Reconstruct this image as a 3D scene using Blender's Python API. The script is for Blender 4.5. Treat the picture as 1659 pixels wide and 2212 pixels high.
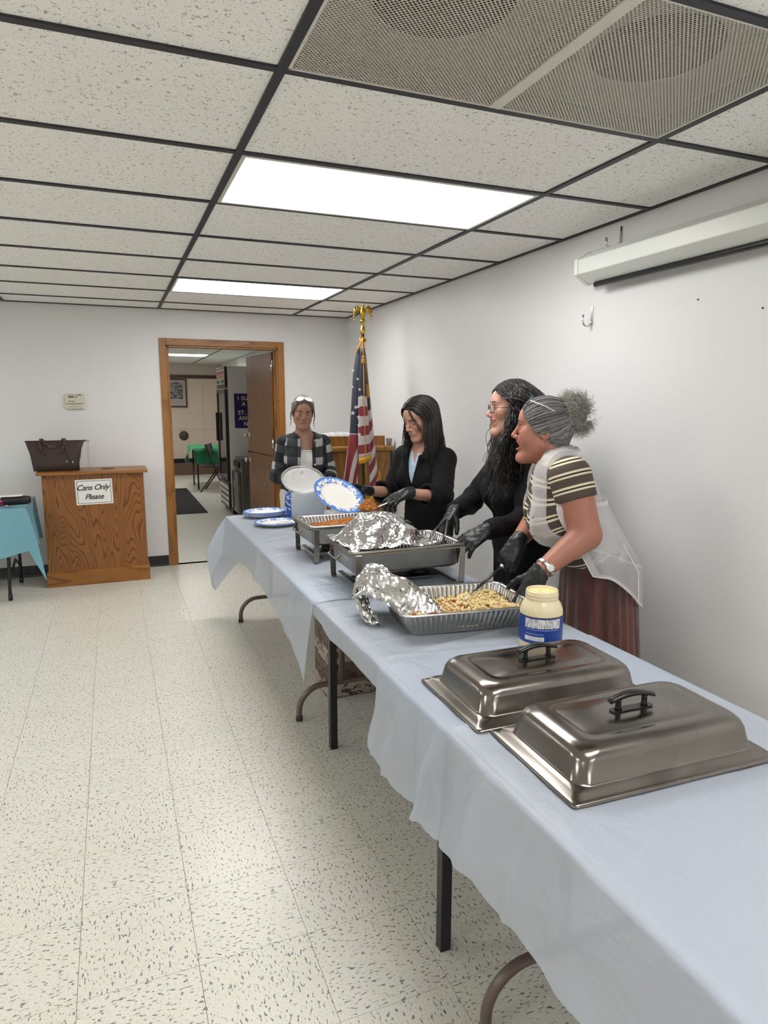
import bpy, math, random
import numpy as np
from mathutils import Vector, Matrix, Euler

for _o in list(bpy.data.objects):
    bpy.data.objects.remove(_o)
scene = bpy.context.scene
COL = scene.collection
PI = math.pi

# ------------------------------------------------------------------ camera
cam_data = bpy.data.cameras.new('camera')
cam_data.sensor_fit = 'VERTICAL'
cam_data.sensor_height = 24.0
cam_data.lens = 24.0 * 1451.3 / 2212.0
cam_data.clip_start = 0.02
cam_data.clip_end = 100
cam = bpy.data.objects.new('camera', cam_data)
COL.objects.link(cam)
cam.location = (-0.4476, -1.8106, 1.5179)
cam.rotation_euler = (1.40992, -0.00129, -0.38224)
scene.camera = cam

# ------------------------------------------------------------------ world and exposure
world = bpy.data.worlds.new('world')
scene.world = world
world.use_nodes = True
world.node_tree.nodes['Background'].inputs[0].default_value = (0.8, 0.85, 0.9, 1)
world.node_tree.nodes['Background'].inputs[1].default_value = 0.3
vs = scene.view_settings
scene.display_settings.display_device = 'sRGB'
vs.view_transform = 'Standard'
vs.look = 'None'
vs.gamma = 1.0
vs.use_curve_mapping = False
vs.exposure = 1.77
LAMP = 5.2          # radiance of the ceiling lenses
scene.cycles.max_bounces = 10
scene.cycles.diffuse_bounces = 6
scene.cycles.glossy_bounces = 5
scene.cycles.transparent_max_bounces = 16
scene.cycles.transmission_bounces = 6
scene.cycles.caustics_reflective = False
scene.cycles.caustics_refractive = False
scene.cycles.sample_clamp_indirect = 6.0
scene.cycles.use_denoising = True

# ------------------------------------------------------------------ helpers: colour and materials
def lin(c):
    if isinstance(c, str):
        c = c.lstrip('#')
        c = [int(c[i:i+2], 16) / 255 for i in (0, 2, 4)]
        c = [x / 12.92 if x <= 0.04045 else ((x + 0.055) / 1.055) ** 2.4 for x in c]
    return (c[0], c[1], c[2], 1.0)

class NT:
    """small wrapper for building node trees"""
    def __init__(self, name):
        self.m = bpy.data.materials.new(name)
        self.m.use_nodes = True
        self.t = self.m.node_tree
        self.n = self.t.nodes
        self.bsdf = self.n['Principled BSDF']
        self.out = self.n['Material Output']
    def node(self, typ, **kw):
        nd = self.n.new(typ)
        for k, v in kw.items():
            setattr(nd, k, v)
        return nd
    def link(self, a, b):
        self.t.links.new(a, b)
    def setin(self, nd, i, v):
        if hasattr(v, 'is_output'):
            self.link(v, nd.inputs[i])
        else:
            nd.inputs[i].default_value = v
    def coord(self, which='Object', scale=(1, 1, 1), rot=(0, 0, 0), loc=(0, 0, 0)):
        tc = self.node('ShaderNodeTexCoord')
        mp = self.node('ShaderNodeMapping')
        mp.inputs['Scale'].default_value = scale
        mp.inputs['Rotation'].default_value = rot
        mp.inputs['Location'].default_value = loc
        self.link(tc.outputs[which], mp.inputs['Vector'])
        return mp.outputs[0]
    def noise(self, vec, scale=5, detail=2, rough=0.5, dist=0.0, dim='3D', w=None):
        nd = self.node('ShaderNodeTexNoise', noise_dimensions=dim)
        if vec is not None:
            self.link(vec, nd.inputs['Vector'])
        nd.inputs['Scale'].default_value = scale
        nd.inputs['Detail'].default_value = detail
        nd.inputs['Roughness'].default_value = rough
        nd.inputs['Distortion'].default_value = dist
        if w is not None:
            self.setin(nd, 'W', w)
        return nd.outputs['Fac']
    def ramp(self, fac, stops, interp='LINEAR'):
        nd = self.node('ShaderNodeValToRGB')
        nd.color_ramp.interpolation = interp
        el = nd.color_ramp.elements
        while len(el) < len(stops):
            el.new(0.5)
        for e, (p, c) in zip(el, stops):
            e.position = p
            e.color = lin(c) if not isinstance(c, (int, float)) else (c, c, c, 1)
        self.link(fac, nd.inputs[0])
        return nd.outputs[0]
    def mix(self, fac, a, b, mode='MIX'):
        nd = self.node('ShaderNodeMix', data_type='RGBA', blend_type=mode)
        self.setin(nd, 0, fac)
        self.setin(nd, 6, a)
        self.setin(nd, 7, b)
        return nd.outputs[2]
    def math(self, op, a, b=0.0, c=None, clamp=False):
        nd = self.node('ShaderNodeMath', operation=op, use_clamp=clamp)
        self.setin(nd, 0, a)
        self.setin(nd, 1, b)
        if c is not None:
            self.setin(nd, 2, c)
        return nd.outputs[0]
    def sep(self, vec):
        nd = self.node('ShaderNodeSeparateXYZ')
        self.link(vec, nd.inputs[0])
        return nd.outputs
    def bump(self, height, strength=0.2, dist=0.01):
        nd = self.node('ShaderNodeBump')
        nd.inputs['Strength'].default_value = strength
        nd.inputs['Distance'].default_value = dist
        self.link(height, nd.inputs['Height'])
        self.link(nd.outputs[0], self.bsdf.inputs['Normal'])
    def base(self, v): self.setin(self.bsdf, 'Base Color', v if hasattr(v, 'is_output') else lin(v))
    def rough(self, v): self.setin(self.bsdf, 'Roughness', v)
    def set(self, **kw):
        for k, v in kw.items():
            self.setin(self.bsdf, k.replace('_', ' '), v)

MATS = {}
def plain(name, col, rough=0.5, metal=0.0, noise=0.06, nscale=30, bump=0.0, **kw):
    """procedural material: one colour with slight mottling"""
    if name in MATS:
        return MATS[name]
    t = NT(name)
    v = t.coord('Object')
    f = t.noise(v, nscale, 3)
    c = lin(col)
    a = tuple(min(1, x * (1 - noise)) for x in c[:3]) + (1,)
    b = tuple(min(1, x * (1 + noise)) for x in c[:3]) + (1,)
    t.base(t.mix(f, a, b))
    t.rough(rough)
    t.set(Metallic=metal)
    if bump:
        t.bump(f, bump, 0.004)
    for k, val in kw.items():
        t.setin(t.bsdf, k.replace('_', ' '), val)
    MATS[name] = t.m
    return t.m

# ------------------------------------------------------------------ helpers: meshes
class MB:
    """collects shapes that are built as ONE mesh object"""
    def __init__(self):
        self.v, self.f, self.mi, self.sm = [], [], [], []
        self.cur = 0
        self.smooth = False
    def add(self, verts, faces, smooth=None):
        o = len(self.v)
        self.v.extend([tuple(p) for p in verts])
        for fc in faces:
            self.f.append(tuple(i + o for i in fc))
            self.mi.append(self.cur)
            self.sm.append(self.smooth if smooth is None else smooth)
        return self
    def box(self, x0, x1, y0, y1, z0, z1):
        V = [(x0,y0,z0),(x1,y0,z0),(x1,y1,z0),(x0,y1,z0),(x0,y0,z1),(x1,y0,z1),(x1,y1,z1),(x0,y1,z1)]
        F = [(0,3,2,1),(4,5,6,7),(0,1,5,4),(1,2,6,5),(2,3,7,6),(3,0,4,7)]
        return self.add(V, F, False)
    def boxm(self, M, sx, sy, sz):
        V = [M @ Vector((a*sx/2, b*sy/2, c*sz/2)) for c in (-1,1) for a,b in ((-1,-1),(1,-1),(1,1),(-1,1))]
        F = [(0,3,2,1),(4,5,6,7),(0,1,5,4),(1,2,6,5),(2,3,7,6),(3,0,4,7)]
        return self.add(V, F, False)
    def prism(self, pts, axis, a, b):
        """polygon pts (2D) extruded along axis 0/1/2 from a to b"""
        def mk(p, t):
            q = list(p); q.insert(axis, t); return tuple(q)
        n = len(pts)
        V = [mk(p, a) for p in pts] + [mk(p, b) for p in pts]
        F = [tuple(range(n))[::-1], tuple(range(n, 2*n))] + [(i, (i+1) % n, n+(i+1) % n, n+i) for i in range(n)]
        return self.add(V, F, False)
    def tube(self, pts, r, n=8, caps=True, flat=1.0, closed=False):
        pts = [Vector(p) for p in pts]
        m = len(pts)
        rs = r if isinstance(r, (list, tuple)) else [r] * m
        V, F = [], []
        up = None
        for i, p in enumerate(pts):
            if closed:
                d = pts[(i+1) % m] - pts[i-1]
            else:
                d = pts[min(i+1, m-1)] - pts[max(i-1, 0)]
            if d.length < 1e-9: d = Vector((0,0,1))
            d.normalize()
            if up is None:
                up = Vector((0,0,1)) if abs(d.z) < 0.9 else Vector((1,0,0))
            s = d.cross(up)
            if s.length < 1e-6:
                s = d.cross(Vector((1,0.3,0)))
            s.normalize()
            up = s.cross(d).normalized()
            for k in range(n):
                a = 2*PI*k/n
                V.append(p + s*math.cos(a)*rs[i] + up*math.sin(a)*rs[i]*flat)
        lim = m if closed else m-1
        for i in range(lim):
            j = (i+1) % m
            for k in range(n):
                F.append((i*n+k, i*n+(k+1) % n, j*n+(k+1) % n, j*n+k))
        if caps and not closed:
            F.append(tuple(range(n))[::-1]); F.append(tuple(range((m-1)*n, m*n)))
        return self.add(V, F, True)
    def lathe(self, prof, n=32, cx=0, cy=0, sx=1.0, sy=1.0, smooth=True, cap=(True, True)):
        """profile of (radius, z)"""
        V, F = [], []
        for r, z in prof:
            for k in range(n):
                a = 2*PI*k/n
                V.append((cx + r*sx*math.cos(a), cy + r*sy*math.sin(a), z))
        for i in range(len(prof)-1):
            for k in range(n):
                F.append((i*n+k, i*n+(k+1) % n, (i+1)*n+(k+1) % n, (i+1)*n+k))
        if cap[0]: F.append(tuple(range(n))[::-1])
        if cap[1]: F.append(tuple(range((len(prof)-1)*n, len(prof)*n)))
        return self.add(V, F, smooth)
    def rings(self, rings, closed=True, cap=(False, False), smooth=True):
        n = len(rings[0])
        V = [p for r in rings for p in r]
        F = []
        for i in range(len(rings)-1):
            for k in range(n if closed else n-1):
                F.append((i*n+k, i*n+(k+1) % n, (i+1)*n+(k+1) % n, (i+1)*n+k))
        if cap[0]: F.append(tuple(range(n))[::-1])
        if cap[1]: F.append(tuple(range((len(rings)-1)*n, len(rings)*n)))
        return self.add(V, F, smooth)
    def grid(self, fn, nu, nv, smooth=True):
        V = [fn(i/(nu-1), j/(nv-1)) for j in range(nv) for i in range(nu)]
        F = [(j*nu+i, j*nu+i+1, (j+1)*nu+i+1, (j+1)*nu+i) for j in range(nv-1) for i in range(nu-1)]
        return self.add(V, F, smooth)
    def ball(self, c, r, n=12, m=8, M=None):
        rx, ry, rz = (r, r, r) if not isinstance(r, (tuple, list)) else r
        V, F = [], []
        for j in range(1, m):
            t = PI*j/m
            for k in range(n):
                a = 2*PI*k/n
                V.append((rx*math.sin(t)*math.cos(a), ry*math.sin(t)*math.sin(a), rz*math.cos(t)))
        V += [(0,0,rz), (0,0,-rz)]
        for j in range(m-2):
            for k in range(n):
                F.append((j*n+k, (j+1)*n+k, (j+1)*n+(k+1) % n, j*n+(k+1) % n))
        for k in range(n):
            F.append((len(V)-2, k, (k+1) % n)); F.append((len(V)-1, (m-2)*n+(k+1) % n, (m-2)*n+k))
        c = Vector(c)
        V = [((M @ Vector(p)) if M is not None else Vector(p)) + c for p in V]
        return self.add(V, F, True)
    def build(self, name, mat, parent=None, world=False, bevel=0.0, bseg=2, loc=None):
        me = bpy.data.meshes.new(name)
        off = Vector((0,0,0))
        if world and parent is not None:
            q = parent
            while q is not None:
                off += q.location; q = q.parent
        V = [(p[0]-off[0], p[1]-off[1], p[2]-off[2]) for p in self.v] if world and parent is not None else self.v
        me.from_pydata(V, [], self.f)
        mats = mat if isinstance(mat, (list, tuple)) else [mat]
        for m in mats: me.materials.append(m)
        me.polygons.foreach_set('material_index', self.mi)
        me.polygons.foreach_set('use_smooth', self.sm)
        me.update()
        o = bpy.data.objects.new(name, me)
        COL.objects.link(o)
        if parent is not None: o.parent = parent
        if loc is not None: o.location = loc
        if bevel:
            b = o.modifiers.new('bevel', 'BEVEL'); b.width = bevel; b.segments = bseg; b.limit_method = 'ANGLE'; b.angle_limit = math.radians(40)
        return o

def tag(o, label=None, cat=None, group=None, kind=None):
    if label: o['label'] = label
    if cat: o['category'] = cat
    if group: o['group'] = group
    if kind: o['kind'] = kind
    return o
def thing(name, loc, label, cat, rz=0.0, group=None):
    o = bpy.data.objects.new(name, None)
    o.empty_display_size = 0.05
    COL.objects.link(o)
    o.location = loc
    o.rotation_euler = (0, 0, rz)
    return tag(o, label, cat, group)
def struct(name, mb, mat, parent=None, **kw):
    o = mb.build(name, mat, parent, **kw)
    if parent is None: o['kind'] = 'structure'
    return o
def copy_tree(o, parent=None):
    c = o.copy(); COL.objects.link(c); c.parent = parent
    for ch in list(o.children):
        copy_tree(ch, c)
    return c
def text(name, body, size, mat, parent, loc, rot, align='CENTER', shear=0.0, extrude=0.0004, spacing=1.0, line=1.0, offset=0.0):
    cu = bpy.data.curves.new(name, 'FONT')
    cu.body = body; cu.size = size; cu.align_x = align; cu.align_y = 'CENTER'
    cu.shear = shear; cu.extrude = extrude; cu.space_character = spacing; cu.space_line = line; cu.offset = offset
    tmp = bpy.data.objects.new(name, cu)
    COL.objects.link(tmp)
    dg = bpy.context.evaluated_depsgraph_get()
    me = bpy.data.meshes.new_from_object(tmp.evaluated_get(dg))
    bpy.data.objects.remove(tmp)
    me.materials.clear(); me.materials.append(mat)
    o = bpy.data.objects.new(name, me)
    COL.objects.link(o)
    o.parent = parent; o.location = loc; o.rotation_euler = rot
    o['kind'] = 'stuff'
    return o

# ------------------------------------------------------------------ materials used in many places
def wood(name, dark, mid, light, scale=1.0, vertical=True, gloss=0.35, rings=9.0):
    """plain-sawn grain: contour lines of a stretched noise, plus fine pores"""
    t = NT(name)
    k = scale
    v = t.coord('Object', scale=(2.6*k, 2.6*k, 0.55*k) if vertical else (0.55*k, 2.6*k, 2.6*k))
    n = t.noise(v, 1.0, 2.0, 0.45, 0.25)
    wob = t.noise(t.coord('Object', scale=(30, 30, 6) if vertical else (6, 30, 30)), 1.0, 2)
    ring = t.math('FRACT', t.math('ADD', t.math('MULTIPLY', n, rings*2.2), t.math('MULTIPLY', wob, 0.35)))
    line = t.ramp(ring, [(0.0, 0.30), (0.62, 0.40), (0.90, 0.95), (0.97, 0.70), (1.0, 0.30)])
    n2 = t.noise(t.coord('Object', scale=(210, 210, 7) if vertical else (7, 210, 210)), 1.0, 2)
    f = t.math('ADD', t.math('MULTIPLY', line, 0.62), t.math('MULTIPLY', n2, 0.42))
    kd = lambda h: tuple(x*0.72 for x in lin(h)[:3])
    c = t.ramp(f, [(0.22, kd(light)), (0.5, kd(mid)), (0.85, kd(dark))])
    t.base(c); t.rough(gloss)
    t.bump(n2, 0.08, 0.002)
    MATS[name] = t.m
    return t.m
M_oak = wood('oak_trim_wood', '#8f5a26', '#ac7233', '#bb8440', 1.1, rings=4)
M_oakbox = wood('oak_box_wood', '#56290a', '#9a5f24', '#ad7232', 1.45, rings=17)
M_oakh = wood('oak_horizontal_wood', '#7a4614', '#a4692a', '#b98038', 1.0, vertical=False)
M_door = wood('door_veneer_wood', '#6f4420', '#8a5a2b', '#99683a', 0.6, gloss=0.3)
M_doordark = wood('door_edge_wood', '#3f2410', '#5a3519', '#6b4323', 0.8)
M_podium = wood('lectern_oak_wood', '#8a5a26', '#a9763a', '#b98748', 0.7)
M_black = plain('black_paint', '#15151a', 0.35)
M_blackplastic = plain('black_plastic', '#101012', 0.28)
M_chrome = plain('chrome', '#cfcfd0', 0.12, 1.0)
M_white = plain('white_paint', '#d8d8d6', 0.5)
M_brownmetal = plain('brown_leg_metal', '#6d5f58', 0.3, 0.3)
M_grid = plain('ceiling_grid_black', '#26262e', 0.5)

def wallmat(name, col, streak=0.03):
    t = NT(name)
    v = t.coord('Object')
    f = t.noise(v, 1.3, 4, 0.6)
    c = lin(col)
    a = tuple(x*(1-streak) for x in c[:3])+(1,); b = tuple(min(1, x*(1+streak)) for x in c[:3])+(1,)
    t.base(t.mix(f, a, b)); t.rough(0.42)
    g = t.noise(v, 260, 2)
    t.bump(g, 0.05, 0.002)
    MATS[name] = t.m
    return t.m
M_wall = wallmat('wall_paint', '#dcdbdb')

def floormat():
    t = NT('speckled_vinyl_tile')
    oi = t.node('ShaderNodeObjectInfo')
    w = t.math('MULTIPLY', oi.outputs['Random'], 91.0)
    sh = t.node('ShaderNodeCombineXYZ'); t.link(w, sh.inputs[0]); t.link(t.math('MULTIPLY', w, 1.7), sh.inputs[1])
    def vec(sx, sy):
        ad = t.node('ShaderNodeVectorMath', operation='ADD')
        t.link(t.coord('Object', scale=(sx, sy, 0)), ad.inputs[0]); t.link(sh.outputs[0], ad.inputs[1])
        return ad.outputs[0]
    v = vec(62, 150)
    n = t.noise(v, 1.0, 1.0, 0.5, 0.2)
    n2 = t.noise(vec(150, 300), 1.0, 0.0)
    big = t.noise(vec(3, 3), 1.0, 2, 0.5)
    m1 = t.ramp(n, [(0.615, 0.0), (0.66, 1.0)])
    m2 = t.ramp(n2, [(0.64, 0.0), (0.72, 1.0)])
    base = t.mix(big, lin('#d6d3c6'), lin('#dfdcd2'))
    tint = t.noise(v, 0.45, 0.0)
    fc = t.ramp(tint, [(0.35, '#66736b'), (0.5, '#55585a'), (0.62, '#4c5970')])
    c = t.mix(t.math('MULTIPLY', m2, 0.40), base, lin('#98937f'))
    c = t.mix(t.math('MULTIPLY', m1, 0.85), c, fc)
    t.base(c)
    t.rough(0.3)
    MATS['floor'] = t.m
    return t.m
M_floor = floormat()
M_seam = plain('floor_joint', '#a39d8e', 0.6)

def ceilmat():
    t = NT('fissured_ceiling_tile')
    oi = t.node('ShaderNodeObjectInfo')
    w = t.math('MULTIPLY', oi.outputs['Random'], 57.0)
    sh = t.node('ShaderNodeCombineXYZ'); t.link(w, sh.inputs[0]); t.link(t.math('MULTIPLY', w, 1.3), sh.inputs[1])
    def vec(sx, sy):
        ad = t.node('ShaderNodeVectorMath', operation='ADD')
        t.link(t.coord('Object', scale=(sx, sy, 0)), ad.inputs[0]); t.link(sh.outputs[0], ad.inputs[1])
        return ad.outputs[0]
    n = t.noise(vec(75, 75), 1.0, 1.5, 0.6, 0.9)
    n2 = t.noise(vec(190, 190), 1.0, 0.0)
    big = t.noise(vec(1.3, 1.3), 1.0, 2)
    m = t.ramp(n, [(0.63, 0.0), (0.67, 1.0)])
    m2 = t.ramp(n2, [(0.68, 0.0), (0.76, 0.7)])
    mm = t.math('MAXIMUM', m, m2)
    base = t.mix(big, lin('#f3f1ec'), lin('#f7f5f2'))
    t.base(t.mix(t.math('MULTIPLY', mm, 0.62), base, lin('#6a645a')))
    t.rough(0.9)
    t.bump(t.math('SUBTRACT', 1.0, mm), 0.3, 0.003)
    MATS['ceil'] = t.m
    return t.m
M_ceil = ceilmat()
# =================================================================== the room
XR, YB, H, T = 1.77, 4.69, 2.345, 0.6096
XL, YN = -5.4, -4.6

# floor: a slab with joint colour, and the tiles one can see as pieces on it
fl = struct('floor', MB().box(XL, XR, YN, YB, -0.12, -0.004), [M_seam])
S = 0.3048
tm = MB(); g = 0.00065
tm.box(-S/2+g, S/2-g, -S/2+g, S/2-g, -0.004, 0.0)
first = None
x0g, y0g = -0.617, 0.178
for i in range(-4, 8):
    for j in range(-5, 15):
        cx, cy = x0g + (i+0.5)*S, y0g + (j+0.5)*S
        if cx - S/2 >= XR - 0.02 or cy - S/2 >= YB-0.02: continue
        if (j+0.5)*S*0.30 + cx < -1.55 - 0.0: continue
        if first is None:
            first = tm.build('floor_tile', M_floor, fl); o = first
        else:
            o = first.copy(); COL.objects.link(o); o.parent = fl
        o.location = (cx, cy, 0)
        o.rotation_euler = (0, 0, (PI/2 if (i+j) % 2 else 0) + (PI if random.random() < .5 else 0))
        sx = sy = 1.0
        if cx + S/2 > XR: pass
rest = MB()
rest.box(XL, -1.8356, YN, YB, -0.004, 0.0)
rest.box(-1.8356, XR, YN, -1.3458, -0.004, 0.0)
ro = rest.build('plain_floor_area', M_floor, fl)

# walls
wr = struct('wall_right', MB().box(XR, XR+0.12, YN, YB, 0, H+0.3), M_wall)
DX0, DX1, DZ = 0.045, 1.065, 2.03     # door opening
wb = MB()
wb.box(XL, DX0, YB, YB+0.12, 0, H+0.3)
wb.box(DX1, XR+0.12, YB, YB+0.12, 0, H+0.3)
wb.box(DX0, DX1, YB, YB+0.12, DZ, H+0.3)
wbo = struct('wall_back', wb, M_wall)
# thin vertical panel strips on the back wall
ps = MB(); ps.box(-0.715, -0.70, YB-0.002, YB, 0.1, H); ps.build('panel_strip', M_wall, wbo)
# small scuffs and old screw holes
dots = [(1.06, YB-0.001, 1.543)]
for i, (x, y, z) in enumerate(dots):
    MB().ball((x, y, z), 0.006, 8, 6).build('screw_hole', M_black, wbo)
for (y, z) in ((0.02, 1.86), (0.32, 1.93)):
    MB().ball((XR-0.0005, y, z), 0.004, 8, 6).build('screw_hole', M_black, wr)
struct('wall_left', MB().box(XL-0.12, XL, YN, YB, 0, H+0.3), M_wall)
struct('wall_front', MB().box(XL, XR, YN-0.12, YN, 0, H+0.3), M_wall)

# baseboards (black vinyl)
M_base = plain('black_vinyl_base', '#191a1f', 0.35)
b = MB()
b.prism([(YB-0.010, 0), (YB, 0), (YB, 0.1), (YB-0.004, 0.1), (YB-0.006, 0.02)], 0, XL, -0.02)
struct('baseboard_back', b, M_base)
b = MB(); b.box(1.125, XR, YB-0.006, YB, 0, 0.1)
struct('baseboard_corner', b, M_base)
b = MB(); b.box(XR-0.006, XR, YN, YB, 0, 0.1)
struct('baseboard_right', b, M_base)

# ceiling: dark backing above, black grid bars and the lay-in tiles as pieces
ce = struct('ceiling', MB().box(XL, XR, YN, YB, H+0.25, H+0.3), plain('plenum_dark', '#2a2826', 0.9))
cols = [1.2192*k for k in range(-5, 2)] + [XR]
rows = [T*k for k in range(-8, 8)] + [YB]
W = 0.0125
LIGHTS = {(0, 1), (0, 5), (0, -3), (0, -7), (-3, 1), (-3, 5), (-3, -3), (-3, -7)}     # column index, row index
DIFF = (0, -1)
bw = MB()
for x in cols[:-1]:
    if x > XL:
        MB().box(x-W, x+W, YN, YB, H-0.003, H+0.03).build('grid_bar', M_grid, ce)
MB().box(XR-0.020, XR, YN, YB, H-0.003, H+0.02).build('grid_bar', M_grid, ce)
MB().box(XL, XR, YB-0.020, YB, H-0.003, H+0.02).build('grid_bar', M_grid, ce)
for a in range(len(cols)-1):
    xa, xb = max(cols[a], XL), cols[a+1]
    if xb <= XL: continue
    for y in rows[1:-1]:
        if y < YN: continue
        MB().box(xa+W, xb-W, y-W, y+W, H-0.0025, H+0.03).build('grid_bar', M_grid, ce)
meshes = {}
for a in range(len(cols)-1):
    xa, xb = max(cols[a], XL), cols[a+1]
    ci = round(cols[a]/1.2192)
    if xb <= XL: continue
    for r in range(len(rows)-1):
        ya, yb = max(rows[r], YN), rows[r+1]
        ri = r-8
        if yb <= YN: continue
        if (ci, ri) in LIGHTS or (ci, ri) == DIFF: continue
        key = (round(xb-xa, 3), round(yb-ya, 3))
        loc = ((xa+xb)/2, (ya+yb)/2, H+0.004)
        if key not in meshes:
            w2, h2 = (xb-xa)/2-0.003, (yb-ya)/2-0.003
            o = MB().box(-w2, w2, -h2, h2, 0, 0.016).build('ceiling_tile', M_ceil, ce)
            meshes[key] = o
        else:
            o = meshes[key].copy(); COL.objects.link(o); o.parent = ce
        o.location = loc
        if random.random() < .5: o.rotation_euler = (0, 0, PI)

# recessed fluorescent troffers
def lensmat():
    t = NT('prismatic_lamp_lens')
    v = t.coord('Object')
    s = t.sep(v)
    # two tubes behind the lens: brighter along the tubes, dimmer between and at the rims
    y = s[1]
    w1 = t.math('ABSOLUTE', t.math('SUBTRACT', t.math('ABSOLUTE', y), 0.13))
    gl = t.ramp(t.math('MULTIPLY', w1, 5.0), [(0.0, 1.0), (0.45, 0.72), (0.9, 0.6)])
    ch = t.node('ShaderNodeTexChecker'); t.link(t.coord('Object', scale=(1, 1, 1)), ch.inputs['Vector'])
    ch.inputs['Scale'].default_value = 110; ch.inputs['Color1'].default_value = (1, 1, 1, 1); ch.inputs['Color2'].default_value = (0.86, 0.86, 0.86, 1)
    c = t.mix(1.0, gl, ch.outputs[0], 'MULTIPLY')
    c = t.mix(1.0, c, (1.0, 0.998, 0.985, 1), 'MULTIPLY')
    t.base((0.8, 0.8, 0.8)); t.rough(0.3)
    t.setin(t.bsdf, 'Emission Color', c)
    t.set(Emission_Strength=LAMP)
    MATS['lens'] = t.m
    return t.m
M_lens = lensmat()
M_frame = plain('troffer_frame', '#c9c8c0', 0.45)
def troffer(name, cx, cy, label, z=H):
    r = thing(name, (cx, cy, z), label, 'ceiling light', group='fluorescent ceiling lights')
    hx, hy = 0.6096-0.014, 0.3048-0.014
    f = MB(); fw = 0.016
    f.box(-hx, hx, -hy, -hy+fw, -0.004, 0.012); f.box(-hx, hx, hy-fw, hy, -0.004, 0.012)
    f.box(-hx, -hx+fw, -hy+fw, hy-fw, -0.004, 0.012); f.box(hx-fw, hx, -hy+fw, hy-fw, -0.004, 0.012)
    f.build('frame', M_frame, r, bevel=0.002)
    hs = MB(); hs.box(-hx+.005, hx-.005, -hy+.005, hy-.005, 0.085, 0.09)
    for sx in (-1, 1): hs.box(min(sx*hx, sx*(hx-.005)), max(sx*hx, sx*(hx-.005)), -hy, hy, 0.012, 0.09)
    for sy in (-1, 1): hs.box(-hx, hx, min(sy*hy, sy*(hy-.005)), max(sy*hy, sy*(hy-.005)), 0.012, 0.09)
    hs.build('housing', M_frame, r)
    l = MB(); l.box(-hx+fw-.002, hx-fw+.002, -hy+fw-.002, hy-fw+.002, 0.002, 0.006)
    l.build('lens', M_lens, r)
    return r
LL = {(0, 1): 'large bright recessed ceiling light nearest above the serving tables',
      (0, 5): 'smaller-looking recessed ceiling light farther back, towards the flag',
      (0, -3): 'recessed ceiling light behind the perforated air panel', (0, -7): 'recessed ceiling light at the rear of the room'}
for (ci, ri) in sorted(LIGHTS):
    troffer('fluorescent_troffer', ci*1.2192+0.6096, ri*T+T/2, LL.get((ci, ri), 'recessed ceiling light in the left half of the room, row %s from the door wall' % {5: 'first', 1: 'second', -3: 'third', -7: 'last'}[ri]))

# perforated air diffuser: two panels, each with a round duct above
def perfmat():
    t = NT('perforated_metal')
    v = t.coord('Object', scale=(1, 1, 0))
    vo = t.node('ShaderNodeTexVoronoi', voronoi_dimensions='2D', feature='F1')
    t.link(t.coord('Object', scale=(118, 118, 1), rot=(0, 0, PI/4)), vo.inputs['Vector'])
    vo.inputs['Scale'].default_value = 1.0; vo.inputs['Randomness'].default_value = 0.0
    hole = t.math('LESS_THAN', vo.outputs['Distance'], 0.40)
    t.base('#cbc6bb'); t.rough(0.5)
    tr = t.node('ShaderNodeBsdfTransparent')
    mx = t.node('ShaderNodeMixShader')
    t.link(hole, mx.inputs[0]); t.link(t.bsdf.outputs[0], mx.inputs[1]); t.link(tr.outputs[0], mx.inputs[2])
    t.link(mx.outputs[0], t.out.inputs[0])
    MATS['perf'] = t.m
    return t.m
M_perf = perfmat()
d = thing('perforated_air_diffuser', (0.6096, -T/2, H), 'pair of perforated metal air panels with two dark round ducts above', 'air vent')
M_dfr = plain('diffuser_frame', '#d3cfc6', 0.5)
M_dback = plain('diffuser_backpan', '#b0aba2', 0.7)
M_duct = plain('duct_dark', '#35312d', 0.8)
for k, cx in enumerate((-0.3048, 0.3048)):
    pm = MB(); pm.box(cx-0.286, cx+0.286, -0.289, 0.289, 0.0, 0.0012)
    pm.build('perforated_panel', M_perf, d)
    bp = MB(); N = 40; R0 = 0.165
    # back pan: square plate with a round hole
    V, F = [], []
    for i in range(N):
        a = 2*PI*i/N
        V.append((cx+R0*math.cos(a), R0*math.sin(a), 0.075))
        s = 0.29/max(abs(math.cos(a)), abs(math.sin(a)))
        V.append((cx+s*math.cos(a), s*math.sin(a), 0.05))
    for i in range(N):
        j = (i+1) % N
        F.append((2*i, 2*i+1, 2*j+1, 2*j))
    bp.add(V, F)
    bp.box(cx-0.29, cx-0.288, -0.29, 0.29, 0.001, 0.055); bp.box(cx+0.288, cx+0.29, -0.29, 0.29, 0.001, 0.055)
    bp.box(cx-0.29, cx+0.29, -0.292, -0.29, 0.001, 0.055); bp.box(cx-0.29, cx+0.29, 0.29, 0.292, 0.001, 0.055)
    bp.build('back_pan', M_dback, d)
    du = MB(); du.lathe([(R0, 0.07), (R0, 0.24)], 32, cx, 0, cap=(False, True)); du.build('round_duct', M_duct, d)
fr = MB()
fr.box(-0.018, 0.018, -0.292, 0.292, -0.003, 0.002)
fr.build('divider_bar', M_dfr, d)
for (a0, a1, b0, b1) in ((-0.596, 0.596, -0.294, -0.286), (-0.596, 0.596, 0.286, 0.294), (-0.596, -0.588, -0.29, 0.29), (0.588, 0.596, -0.29, 0.29)):
    MB().box(a0, a1, b0, b1, -0.002, 0.003).build('rim', M_dfr, d)
# water stain corner tile is left to the tile material

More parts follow.
